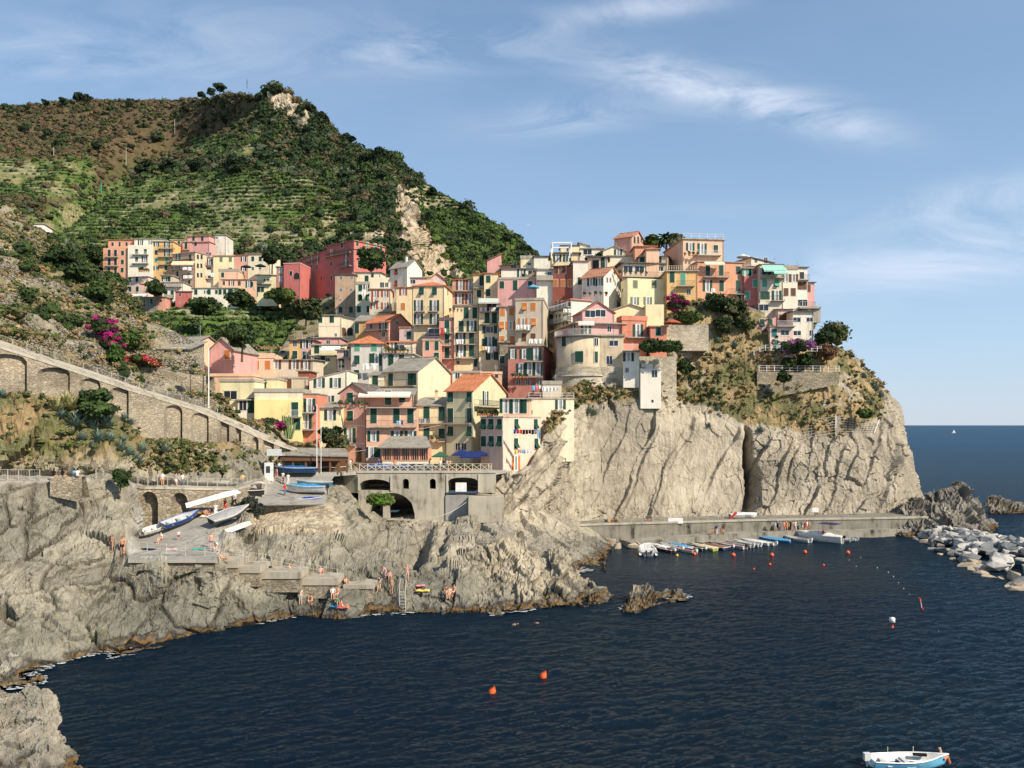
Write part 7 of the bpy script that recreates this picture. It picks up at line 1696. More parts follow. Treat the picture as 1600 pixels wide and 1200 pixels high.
def boat(label, base, head, L=4.6, B=1.6, D=.65, hull=(.7, .7, .66), rim=None, inner=None, cover=None, motor=None, stripe=None, group=None, tilt=0, roll=0, flip=False, seats=3, extra=None, name='rowing_boat', cat='boat', deck=0, draft=.14):
    M = Matrix.Translation(base) @ Matrix.Rotation(R(head), 4, 'Z') @ Matrix.Rotation(R(-tilt), 4, 'Y') @ Matrix.Rotation(R(roll), 4, 'X')
    if flip: M = M @ Matrix.Translation((0, 0, D)) @ Matrix.Rotation(PI, 4, 'X')
    M = M @ Matrix.Translation((-L/2, 0, -draft))
    root = empty(name, M); tag(root, label, cat, group)
    hm = m_paint(hull, .35, .4); im = m_paint(inner or tuple(min(1, h*.9+.05) for h in hull), .55); rm = m_paint(rim or (.7, .68, .62), .4)
    R_ = hull_pts(L, B, D); k = len(R_[0]); n = len(R_)
    b = MB(); vs = [p for r in R_ for p in r]
    b.poly(vs, [(i*k+j, i*k+j+1, (i+1)*k+j+1, (i+1)*k+j) for i in range(n-1) for j in range(k-1)], hm)
    b.poly(R_[0], [list(range(k))[::-1]], hm)
    b.obj('hull', root, smooth=True)
    I_ = hull_pts(L*.985, B, D, inset=.05, dz=.05); b = MB()
    b.poly([p for r in I_ for p in r], [(i*k+j, (i+1)*k+j, (i+1)*k+j+1, i*k+j+1) for i in range(n-1) for j in range(k-1)], im); b.poly(I_[0], [list(range(k))], im)
    b.obj('inner_hull', root, smooth=True)
    b = MB()
    for s in (0, k-1): b.tube([(r[s][0], r[s][1], r[s][2]+.01) for r in R_], .045, rm, 5)
    b.tube([R_[0][0], R_[0][-1]], .045, rm, 5); b.obj('gunwale', root)
    if stripe:
        b = MB()
        for s in (1, -1):
            b.tube([(r[0][0], s*(abs(r[0][1])+.012), r[0][2]-.14) for r in R_[:-1]], .035, m_paint(stripe, .5), 4)
        b.obj('stripe', root)
    if cover is None:
        for i in range(seats):
            t = .16+.3*i; w = B/2*.86 if t < .6 else B/2*.62; b = MB(); b.box((L*t, -w, D*.62), (L*t+.26, w, D*.62+.05), m_paint((.55, .5, .42) if not inner else tuple(.8*x for x in inner), .6)); b.obj('seat', root)
    else:
        cm = m_paint(cover, .85, .1); b = MB(); g = []
        for i in range(n):
            r = R_[i]; w = abs(r[0][1])+.05; t = i/(n-1); h = D*.38*math.sin(PI*min(1, max(0.06, t)))*(1+.15*math.sin(i*1.7))
            for j in range(7):
                s = -1+2*j/6; g.append((r[0][0], w*s, r[0][2]+.03+h*(1-abs(s)**1.6)-(.16 if abs(s) == 1 else 0)))
        b.poly(g, [(i*7+j, (i+1)*7+j, (i+1)*7+j+1, i*7+j+1) for i in range(n-1) for j in range(6)], cm); b.poly(g[:7], [list(range(7))], cm); b.obj('cover', root, smooth=True)
    if deck:
        b = MB(); ii = int(n*(1-deck)); pts = [R_[i][0] for i in range(ii, n)]+[R_[i][-1] for i in range(n-1, ii-1, -1)]; b.poly([(x, y*.97, z+.015) for x, y, z in pts], [list(range(len(pts)))], hm); b.obj('foredeck', root)
    for mm in range(2 if motor == 2 else 1 if motor else 0):
        yo = 0 if motor != 2 else (-.35+.7*mm); b = MB(); mc = m_paint((.03, .03, .035) if motor != 3 else (.6, .6, .6), .4)
        b.tube([(-.22, yo, D*.85), (-.22, yo, -.35)], [.08, .05], mc, 6); b.box((-.42, yo-.14, D*.85), (-.05, yo+.14, D*.85+.42), mc if L > 5 else m_paint((.6, .6, .58), .4)); b.tube([(-.02, yo, D+.1), (.45, yo, D+.16)], .02, mc, 4)
        b.obj('outboard_motor', root)
    if extra: extra(root, L, B, D)
    return root
def canopy(col, x0=.2, x1=.6, h=1.9):
    def f(root, L, B, D):
        b = MB(); m = m_paint(col, .8); b.box((L*x0, -B*.5, h), (L*x1, B*.5, h+.06), m)
        for x in (L*x0+.04, L*x1-.08):
            for y in (-B*.45, B*.45-.04): b.box((x, y, D), (x+.04, y+.04, h-.002), M_STEEL)
        b.obj('canopy', root)
    return f
def wl(px, py): return Pz(px, py, 0)
WH = (.72, .71, .67); RED = (.36, .035, .02)
def rib_extra(root, L, B, D):
    b = MB(); m = m_paint((.66, .66, .64), .5)
    for s in (1, -1): b.tube([(-.3, s*B*.5, D*.8), (L*.6, s*B*.5, D*.85), (L*.88, s*B*.32, D*1.05), (L*1.04, 0, D*1.2)], [.26, .28, .25, .2], m, 8)
    b.obj('inflatable_tube', root, smooth=True)
    b = MB(); b.box((L*.35, -.5, D*.5), (L*.5, .5, D+.9), M_WHITE); b.box((L*.12, -.9, D*.5), (L*.24, .9, D+.35), M_WHITE); b.obj('console', root)
    b = MB(); b.tube([(L*.1, -.9, D), (L*.1, -.9, D+1.9), (L*.1, .9, D+1.9), (L*.1, .9, D)], .04, M_STEEL, 5); b.obj('roll_bar', root)
boat('big white inflatable boat with two outboard motors', wl(1011, 864), 84, 7.2, 2.4, .8, WH, motor=2, extra=rib_extra, name='inflatable_boat', seats=0)
for args in [
 ('white boat with its cover folded next to the big inflatable', wl(1028, 857), 122, 4.6, 1.6, .6, dict(hull=WH, cover=(.66, .64, .6))),
 ('maroon rowing boat between two white ones', wl(1038, 861), 118, 4.6, 1.6, .6, dict(hull=(.12, .015, .015), motor=1)),
 ('cream white boat with grey motor right of the maroon one', wl(1049, 858), 120, 4.8, 1.7, .65, dict(hull=(.70, .68, .60), motor=3)),
 ('boat with a sky blue cover', wl(1063, 857), 122, 4.8, 1.7, .62, dict(hull=WH, cover=(.09, .32, .55))),
 ('small white boat with red inside', wl(1071, 862), 120, 4.4, 1.6, .6, dict(hull=WH, inner=(.45, .05, .03), motor=1)),
 ('dark green boat under brown planks', wl(1085, 858), 118, 4.8, 1.7, .6, dict(hull=(.02, .06, .05), motor=1, inner=(.2, .12, .07))),
 ('yellow green boat with a pale cover', wl(1100, 858), 122, 5.0, 1.7, .62, dict(hull=(.50, .52, .08), cover=(.60, .52, .34))),
 ('navy boat full of brown fishing nets', wl(1116, 857), 122, 5.0, 1.7, .6, dict(hull=(.02, .035, .10), cover=(.22, .11, .07))),
 ('dark blue open boat', wl(1127, 855), 120, 4.8, 1.7, .6, dict(hull=(.015, .03, .09), motor=1, inner=(.3, .2, .14))),
 ('long white boat with a red stripe', wl(1142, 855), 128, 5.6, 1.8, .62, dict(hull=WH, stripe=RED, motor=1, inner=(.5, .30, .26))),
 ('white boat with a brown inside', wl(1156, 853), 126, 5.0, 1.7, .6, dict(hull=WH, inner=(.30, .22, .15), motor=3)),
 ('white boat with a grey outboard beside the brown one', wl(1168, 852), 128, 4.8, 1.7, .6, dict(hull=(.70, .68, .62), motor=3)),
 ('narrow white boat lying higher by the quay', wl(1181, 850), 130, 5.2, 1.6, .6, dict(hull=WH, cover=(.66, .64, .6))),
 ('white boat left of the bright blue one', wl(1191, 850), 128, 5.0, 1.7, .6, dict(hull=WH, motor=1)),
 ('bright blue boat with a blue covered motor', wl(1211, 846), 138, 5.6, 1.7, .6, dict(hull=(.03, .24, .50), cover=(.05, .30, .58), motor=1)),
 ('white motor boat alone below the crowd', wl(1246, 845), 125, 5.0, 1.8, .62, dict(hull=(.68, .67, .60), motor=3)),
 ('large white launch with a navy canopy', wl(1283, 846), 135, 7.5, 2.5, 1.3, dict(hull=WH, cover=(.68, .67, .64), motor=1, extra=canopy((.02, .025, .10), .1, .5, 3.3), deck=.4)),
 ('grey inflatable dinghy with dark trim', wl(1305, 845), 145, 5.0, 1.8, .5, dict(hull=(.40, .41, .38), motor=1, rim=(.5, .5, .46))),
 ('white dinghy tied right of the grey one', wl(1318, 844), 142, 4.2, 1.6, .5, dict(hull=WH, motor=3))]:
    lab, pos, hd, L, B, D, kw = args; boat(lab, pos, hd, L, B, D, group='boats moored along the quay', **kw)
# boats on land
def rb(px, py): return ramp_at(px, py)
GL = 'boats hauled up on the ramp'
boat('small white dinghy with grey bottom at the foot of the ramp', rb(243, 836)+Vector((0, -.4, .3)), 52, 2.7, 1.25, .5, WH, motor=None, group=GL, tilt=10, roll=14, draft=0, seats=2)
boat('blue and white fishing boat tilted on the ramp', rb(284, 822)+Vector((0, -.5, .3)), 57, 4.4, 1.6, .65, (.02, .06, .22), rim=(.03, .12, .38), inner=(.45, .46, .44), group=GL, roll=12, tilt=12, draft=0)
boat('orange canoe lying by the wall', rb(308, 807)+Vector((0, -.4, .2)), 52, 2.8, .6, .3, (.62, .30, .06), group=GL, draft=0, seats=1, name='canoe')
boat('long white overturned hull leaning on the arch wall', P(331, 781, 94.3), 26, 5.8, 1.3, .5, (.74, .73, .70), group=GL, tilt=15, flip=True, draft=0)
boat('slim light blue boat beside the long white hull', rb(346, 793)+Vector((0, -.3, .25)), 48, 3.8, .9, .35, (.10, .30, .45), group=GL, tilt=8, draft=0, seats=2)
boat('boat under a grey tarpaulin on the rock slope', P(357, 816, 92.3)+Vector((0, 0, .5)), 55, 4.8, 1.7, .65, (.06, .06, .06), cover=(.30, .30, .29), group=GL, roll=18, tilt=12, draft=0)
boat('overturned cream skiff below the grey covered boat', P(371, 832, 90.4)+Vector((0, 0, .5)), 48, 3.2, 1.2, .4, (.66, .62, .48), group=GL, tilt=14, flip=True, draft=0)
boat('black covered boat at the top of the ramp', rb(387, 779)+Vector((0, -.4, .3)), -150, 4.2, 1.8, .7, (.03, .03, .03), cover=(.035, .035, .035), group=GL, draft=0)
boat('boat under a cream tarpaulin seen from the bow', rb(405, 770)+Vector((0, -.4, .3)), -62, 4.2, 1.9, .8, (.45, .38, .28), cover=(.66, .56, .44), group=GL, draft=0)
boat('long white wooden boat with a blue cover', rb(479, 773)+Vector((0, 0, .2)), 176, 5.2, 1.9, .85, (.72, .70, .64), cover=(.05, .24, .42), group=GL, draft=0, motor=1)
boat('boat under a grey sheet behind the long white one', rb(492, 762), 172, 4.6, 1.7, .7, (.10, .30, .42), cover=(.34, .36, .37), group=GL, draft=0)
boat('dark blue boat in front of the restaurant roof', P(462, 742, 112.4)+Vector((0, 0, .25)), 178, 5.8, 1.9, .75, (.03, .10, .22), cover=(.02, .12, .30), group=GL, draft=0)
boat('small boat under a bright blue sheet at the ramp edge', P(482, 786, 105.2)+Vector((0, 0, .1)), 5, 2.9, 1.5, .5, (.30, .33, .36), cover=(.02, .06, .32), group=GL, draft=0)
for (px, hd, L, c, lab) in ((592, 0, 4.2, (.03, .10, .30), 'blue covered boat on the harbour terrace'), (634, 12, 3.6, (.02, .07, .22), 'peaked dark blue boat cover before the sunroom'), (650, 0, 3.2, (.02, .02, .022), 'black covered boat before the sunroom'), (676, 170, 3.8, (.16, .18, .17), 'grey green covered boat by the sunroom corner')):
    boat(lab, P(px, 736, 119)*1 if 0 else Vector(((px-800)/F*119, 119, DZ)), hd, L, 1.5, .7, (.2, .22, .25), cover=c, group='covered boats on the terrace', draft=0)
# the sky blue boat in the foreground
def fg_extra(root, L, B, D):
    b = MB(); b.tube([(L*1.0, -.1, D*.9), (L*1.06, 0, D*1.1), (L*1.10, .05, D*.45)], .10, m_paint((.62, .20, .10), .6), 8); b.tube([(L*1.02, .25, D*1.0), (L*.99, .25, D*1.75)], .07, m_paint((.75, .45, .30), .6), 8); b.obj('orange_fender', root)
    b = MB(); b.box((L*.42, -B*.44, .30), (L*.55, B*.44, .36), m_paint((.45, .48, .52), .6)); b.obj('thwart', root)
    b = MB(); b.tube([(L*.63, .35, D+.07), (L*.80, .20, D+.07)], .09, M_DARK, 6); b.obj('rolled_tarpaulin', root)
    b = MB()
    for x in (.32, .68): b.tube([(L*x, B*.47, D+.02), (L*x, B*.47, D+.38)], .022, m_paint((.6, .55, .4), .5), 5)
    b.obj('oarlock', root)
    b = MB(); b.box((L*.25, -.4, .16), (L*.35, .2, .32), m_paint((.25, .55, .62), .6)); b.obj('locker_lid', root)
boat('sky blue rowing boat with white rim and orange fender at the lower right', wl(1417, 1196), 2, 4.3, 1.55, .62, (.16, .46, .66), rim=(.8, .78, .72), inner=(.72, .70, .66), motor=3, extra=fg_extra, name='rowing_boat', seats=2, draft=.18, roll=0)
# sail far out
sb = empty('sailing_boat', P(1488, 676, 1900).xy.to_3d()); tag(sb, 'tiny white sailing boat far out at sea', 'sailboat')
b = MB(); b.poly([(-1, 0, 0), (7, 0, 0), (8.5, 0, 1.6), (-1.5, 0, 1.6), (4, 1.5, 1.4), (4, -1.5, 1.4)], [(0, 1, 2, 3), (3, 5, 2), (3, 2, 4), (0, 5, 1), (0, 3, 5)], M_WHITE); b.obj('hull', sb)
b = MB(); b.poly([(4.2, .06, 2), (7.5, .06, 2), (4.2, .06, 9), (4.2, -.06, 2), (7.5, -.06, 2), (4.2, -.06, 9)], [(0, 1, 2), (5, 4, 3), (0, 3, 4, 1), (1, 4, 5, 2)], M_WHITE); b.poly([(3.9, .06, 2), (0, .06, 2), (3.9, .06, 8), (3.9, -.06, 2), (0, -.06, 2), (3.9, -.06, 8)], [(2, 1, 0), (3, 4, 5)], M_WHITE); b.obj('sail', sb)
# buoys
def buoy(label, px, py, r=.32, c=(.80, .12, .04), shape='ball'):
    r *= .68 if shape == 'ball' else 1; p = wl(px, py); b = MB(); m = m_paint(c, .45, .4)
    if shape == 'ball':
        n = 10; vs = []
        for i in range(7):
            t = PI*i/6; vs += [(r*math.sin(t)*math.cos(2*PI*k/n), r*math.sin(t)*math.sin(2*PI*k/n), r*.55-r*math.cos(t)) for k in range(n)]
        b.poly(vs, [(i*n+k, i*n+(k+1) % n, (i+1)*n+(k+1) % n, (i+1)*n+k) for i in range(6) for k in range(n)], m)
        b.tube([(0, 0, r*1.5), (0, 0, r*1.85)], .05, m, 5)
    elif shape == 'cone': b.tube([(0, 0, -.2), (.02, 0, .05), (.1, 0, .3), (.22, 0, .55)], [.1, .30, .24, .06], m, 9)
    elif shape == 'pole': b.tube([(0, 0, -.3), (-.1, 0, .5), (-.25, 0, 1.1)], .035, M_WHITE, 6); b.tube([(0, 0, -.1), (-.03, 0, .22)], .13, m, 8); b.tube([(-.22, 0, .95), (-.3, 0, 1.25)], .1, m, 8)
    elif shape == 'box': b.tube([(0, 0, -.3), (0, 0, .8)], .04, M_IRON, 6); b.box((-.2, -.2, .8), (.2, .2, 1.25), M_WHITE); b.tube([(0, 0, .3), (0, 0, .65)], .14, m, 8)
    tag(b.obj('buoy', None, Matrix.Translation(p), True), label, 'buoy')
for a in [('round red buoy in front of the blue covered boat', 1085, 867, .42), ('round red buoy in front of the striped white boat', 1146, 869, .48), ('round red buoy before the bright blue boat', 1206, 869, .48), ('round red buoy below the lone motor boat', 1258, 864, .42), ('round red buoy right of the launch', 1325, 865, .46), ('tiny red float below the launch', 1287, 884, .24), ('tiny red float left of the dark cleft reflection', 1178, 890, .2), ('pair of low red floats', 1203, 883, .28)]: buoy(*a)
buoy('yellow buoy near the maroon boat', 1058, 869, .3, (.75, .55, .05))
buoy('large orange cone buoy in the foreground water', 768, 1084, .4, (.85, .14, .03), 'cone'); buoy('smaller orange cone buoy farther out', 848, 1059, .4, (.85, .14, .03), 'cone')
buoy('white box buoy on a short mast', 1394, 985, .4, (.5, .08, .05), 'box'); buoy('leaning white pole buoy with red ends', 1441, 952, .4, (.75, .08, .04), 'pole')
for i, (px, py) in enumerate(((1327, 832+44), (1338, 886), (1371, 888), (1388, 895), (1396, 902), (1404, 912), (1412, 921), (1421, 930), (1345, 872))): buoy('small white float of the swimming line', px, py, .12, (.75, .74, .7)); bpy.context.scene.objects[-1]['group'] = 'floats of the swimming line'
# ------------------------------------------------------------------ people
def skin_body(J, name):
    """J: dict joint -> (pos, radius); B: bones. One continuous body grown by the Skin modifier"""
    keys = list(J); B = [('pelvis', 'spine'), ('spine', 'chest'), ('chest', 'neck'), ('neck', 'head1'), ('head1', 'head2'), ('head2', 'head3'), ('head1', 'nose')]
    for s in 'LR': B += [('chest', 'sh'+s), ('sh'+s, 'el'+s), ('el'+s, 'wr'+s), ('wr'+s, 'ha'+s), ('ha'+s, 'fi'+s), ('wr'+s, 'th'+s), ('ha'+s, 'fa'+s), ('ha'+s, 'fb'+s), ('ha'+s, 'fc'+s), ('pelvis', 'hi'+s), ('hi'+s, 'kn'+s), ('kn'+s, 'an'+s), ('an'+s, 'to'+s)]
    B = [b for b in B if b[0] in J and b[1] in J]
    me = bpy.data.meshes.new(name); me.from_pydata([J[k][0] for k in keys], [(keys.index(a), keys.index(b)) for a, b in B], [])
    o = bpy.data.objects.new(name, me); COL.objects.link(o)
    md = o.modifiers.new('s', 'SKIN'); md.use_smooth_shade = True
    for i, k in enumerate(keys):
        r = J[k][1]; me.skin_vertices[0].data[i].radius = (r, r) if not isinstance(r, tuple) else r; me.skin_vertices[0].data[i].use_root = (k == 'pelvis')
    o.modifiers.new('d', 'SUBSURF').levels = 1
    dg = bpy.context.evaluated_depsgraph_get(); ev = o.evaluated_get(dg); out = bpy.data.meshes.new_from_object(ev)
    bpy.data.objects.remove(o); bpy.data.meshes.remove(me); return out, [(a, b, Vector(J[a][0]), Vector(J[b][0])) for a, b in B]
def joints(pelv, chest, head, arms, legs, lean=None):
    """pelv, chest, head: points; arms/legs: per side lists of points"""
    pv, ch, hd = Vector(pelv), Vector(chest), Vector(head); up = (hd-ch).normalized()
    J = dict(pelvis=(pv, (.135, .10)), spine=(pv.lerp(ch, .5), (.125, .095)), chest=(ch, (.15, .105)), neck=(ch+(hd-ch)*.52, .052), head1=(hd-up*.05, .072), head2=(hd+up*.03, .092), head3=(hd+up*.095, .07))
    fw = Vector((0, -1, 0)); J['nose'] = (hd+fw*.105-up*.03, .014)
    for s, A_, L_ in (('L', arms[0], legs[0]), ('R', arms[1], legs[1])):
        sh, el, wr = [Vector(q) for q in A_]; d = (wr-el).normalized(); sd_ = Vector((1, 0, 0)) if abs(d.x) < .8 else Vector((0, 1, 0)); pp = d.cross(sd_).normalized()
        J['sh'+s] = (sh, .052); J['el'+s] = (el, .038); J['wr'+s] = (wr, .026); ha = wr+d*.08; J['ha'+s] = (ha, .034)
        J['fi'+s] = (ha+d*.085+pp*.028, .010); J['fa'+s] = (ha+d*.095+pp*.009, .010); J['fb'+s] = (ha+d*.09-pp*.01, .010); J['fc'+s] = (ha+d*.075-pp*.028, .009); J['th'+s] = (wr+d*.07+pp*.06, .011)
        hi, kn, an = [Vector(q) for q in L_[:3]]; to = Vector(L_[3]) if len(L_) > 3 else an+Vector((0, -.17, -.05))
        J['hi'+s] = (hi, .088); J['kn'+s] = (kn, .055); J['an'+s] = (an, .036); J['to'+s] = (to, .032)
    return J
def mir(a): return [[(-x, y, z) for x, y, z in a], a]
POSES = {
 'stand': joints((0, 0, .93), (0, 0, 1.33), (0, -.01, 1.60), mir([(.19, 0, 1.40), (.24, .02, 1.13), (.23, -.06, .90)]), mir([(.09, 0, .88), (.10, -.01, .50), (.10, .02, .08)])),
 'walk': joints((0, 0, .92), (0, -.02, 1.32), (0, -.04, 1.59), [[(-.19, 0, 1.39), (-.24, .12, 1.15), (-.23, .06, .93)], [(.19, 0, 1.39), (.23, -.10, 1.14), (.20, -.26, .98)]], [[(-.09, 0, .88), (-.10, -.16, .50), (-.10, -.22, .08)], [(.09, 0, .88), (.10, .02, .49), (.10, .28, .14)]]),
 'armsup': joints((0, 0, .93), (0, 0, 1.33), (0, -.01, 1.60), mir([(.19, 0, 1.41), (.40, .0, 1.56), (.13, -.02, 1.70)]), mir([(.09, 0, .88), (.13, -.01, .50), (.16, .02, .08)])),
 'hips': joints((0, 0, .93), (0, 0, 1.33), (0, -.01, 1.60), mir([(.19, 0, 1.40), (.36, .05, 1.16), (.17, -.03, .99)]), [[(-.09, 0, .88), (-.11, -.03, .50), (-.12, .02, .08)], [(.09, 0, .88), (.14, -.05, .50), (.18, .0, .08)]]),
 'bend': joints((0, .08, .88), (0, -.22, 1.10), (0, -.42, 1.22), mir([(.18, -.24, 1.12), (.20, -.34, .86), (.14, -.40, .62)]), mir([(.09, .06, .84), (.10, -.04, .47), (.10, .04, .08)])),
 'sit': joints((0, 0, .12), (0, .02, .52), (0, -.05, .79), mir([(.19, .0, .58), (.25, -.16, .38), (.14, -.38, .36)]), mir([(.09, -.04, .11), (.14, -.38, .42), (.12, -.56, .07)])),
 'lounge': joints((0, 0, .10), (0, .26, .40), (0, .26, .68), mir([(.19, .27, .46), (.26, .42, .24), (.28, .48, .05)]), [[(-.09, -.04, .10), (-.12, -.42, .16), (-.12, -.82, .07)], [(.09, -.04, .10), (.12, -.34, .36), (.10, -.62, .07)]]),
 'lie': joints((0, 0, .11), (0, .42, .13), (0, .70, .15), mir([(.19, .46, .12), (.34, .62, .09), (.20, .82, .07)]), mir([(.09, -.04, .10), (.11, -.46, .12), (.12, -.88, .07)])),
 'perch': joints((0, 0, .50), (0, .0, .90), (0, -.04, 1.17), mir([(.19, .0, .96), (.24, -.08, .72), (.16, -.28, .60)]), mir([(.09, -.06, .48), (.12, -.42, .48), (.12, -.46, .08)])),
 'crouch': joints((0, .10, .34), (0, -.06, .70), (0, -.16, .95), mir([(.19, -.08, .75), (.22, -.30, .55), (.12, -.40, .34)]), mir([(.09, .06, .32), (.15, -.34, .46), (.12, -.10, .07)])),
 'swim': joints((0, .55, -.08), (0, .12, -.02), (0, -.12, .08), [[(-.19, .10, 0), (-.30, -.2, .12), (-.2, -.5, .02)], [(.19, .10, 0), (.42, .2, .02), (.5, .45, -.1)]], mir([(.09, .60, -.1), (.11, 1.0, -.12), (.12, 1.4, -.14)])),
}
_pc = {}
REG = dict(shirt=('spine-chest', 'chest-neck', 'pelvis-spine', 'chest-sh', 'sh-el'), vest=('spine-chest', 'pelvis-spine', 'chest-sh'), top=('spine-chest',), bra=('chest-sh',), shorts=('pelvis-hi', 'hi-kn', 'pelvis-spine2'), briefs=('pelvis-hi',), trousers=('pelvis-hi', 'hi-kn', 'kn-an'), dress=('spine-chest', 'pelvis-spine', 'pelvis-hi', 'hi-kn', 'chest-sh'), hair=('head2-head3',), cap=('head2-head3',))
def body(pose):
    if pose not in _pc: _pc[pose] = (skin_body(POSES[pose], 'body_'+pose), {})
    return _pc[pose][0]
def garment(pose, kind):
    (me, B) = body(pose); c = _pc[pose][1]
    if kind in c: return c[kind]
    vs = [v.co.copy() for v in me.vertices]; ns = [v.normal.copy() for v in me.vertices]; fs = []
    hd = POSES[pose]['head2'][0]; h1 = POSES[pose]['head1'][0]; up = (POSES[pose]['head3'][0]-h1).normalized()
    for p in me.polygons:
        q = p.center; best = 9; bn = ''; bt = 0
        for a, b, va, vb in B:
            d = vb-va; t = max(0, min(1, (q-va).dot(d)/d.length_squared)); r = (q-(va+d*t)).length
            if r < best: best = r; bn = a.rstrip('LR')+'-'+b.rstrip('LR'); bt = t
        if kind in ('hair', 'cap'):
            rel = q-h1; ok = best < .3 and ('head' in bn or 'nose' in bn) and (rel.dot(up) > .10 or (rel.y > -.005 and rel.dot(up) > -.06) )
            if kind == 'cap': ok = ok and rel.dot(up) > .09
        else:
            ok = any(bn == r for r in REG[kind])
            if kind in ('shorts',) and bn == 'hi-kn' and bt > .55: ok = False
            if kind == 'dress' and bn == 'hi-kn' and bt > .8: ok = False
            if kind == 'shirt' and bn == 'sh-el' and bt > .6: ok = False
            if kind == 'trousers' and bn == 'kn-an' and bt > .93: ok = False
        if ok: fs.append(list(p.vertices))
    used = sorted({i for f in fs for i in f}); mp = {v: k for k, v in enumerate(used)}
    g = .022 if kind in ('hair', 'cap') else .016 if kind != 'dress' else .03
    m2 = bpy.data.meshes.new(kind); m2.from_pydata([tuple(vs[i]+ns[i]*g) for i in used], [], [[mp[i] for i in f] for f in fs]); m2.materials.append(M_WHITE)
    for p in m2.polygons: p.use_smooth = True
    c[kind] = m2; return m2
SKIN = [(.62, .34, .22), (.52, .27, .17), (.70, .42, .29), (.42, .21, .13)]
CLR = dict(w=(.75, .74, .70), k=(.02, .02, .022), b=(.03, .08, .30), lb=(.20, .42, .60), r=(.55, .04, .03), n=(.02, .03, .08), g=(.06, .20, .12), gr=(.28, .28, .28), y=(.70, .50, .15), o=(.70, .25, .10), p=(.70, .30, .32), t=(.05, .30, .36), be=(.55, .45, .32), j=(.10, .16, .28))
HAIR = dict(d=(.025, .015, .01), b=(.10, .05, .02), l=(.40, .26, .10))
def person(label, pos, pose, yaw=0, cl='', hair='d', sk=0, s=1.0, group=None):
    if pos is None: return
    (me, B) = body(pose); M = Matrix.Translation(pos) @ Matrix.Rotation(R(yaw), 4, 'Z') @ Matrix.Diagonal((s, s, s, 1))
    o = link('person', me, None, M); tag(o, label, 'person', group)
    if not me.materials: me.materials.append(M_WHITE)
    o.material_slots[0].link = 'OBJECT'; o.material_slots[0].material = m_paint(SKIN[sk], .6, .3)
    items = [('hair', HAIR[hair])]
    for it in cl.split():
        k, c = it.split(':'); items.append(({'s': 'shirt', 'v': 'vest', 't': 'trousers', 'h': 'shorts', 'f': 'briefs', 'a': 'bra', 'd': 'dress', 'c': 'cap'}[k], CLR[c]))
    for k, c in items:
        g = garment(pose, k); 
        q = link(k, g, o); q.material_slots[0].link = 'OBJECT'; q.material_slots[0].material = m_paint(c, .8, .1)
SR = ['shore_rocks', 'boat_ramp']
def gr(px, py): return ground_at(px, py, ['shore_rocks'])
def dk_(px, Y=119): return Vector(((px-800)/F*Y, Y, DZ))
def qd(px, Y, z): return Vector(((px-800)/F*Y, Y, z))
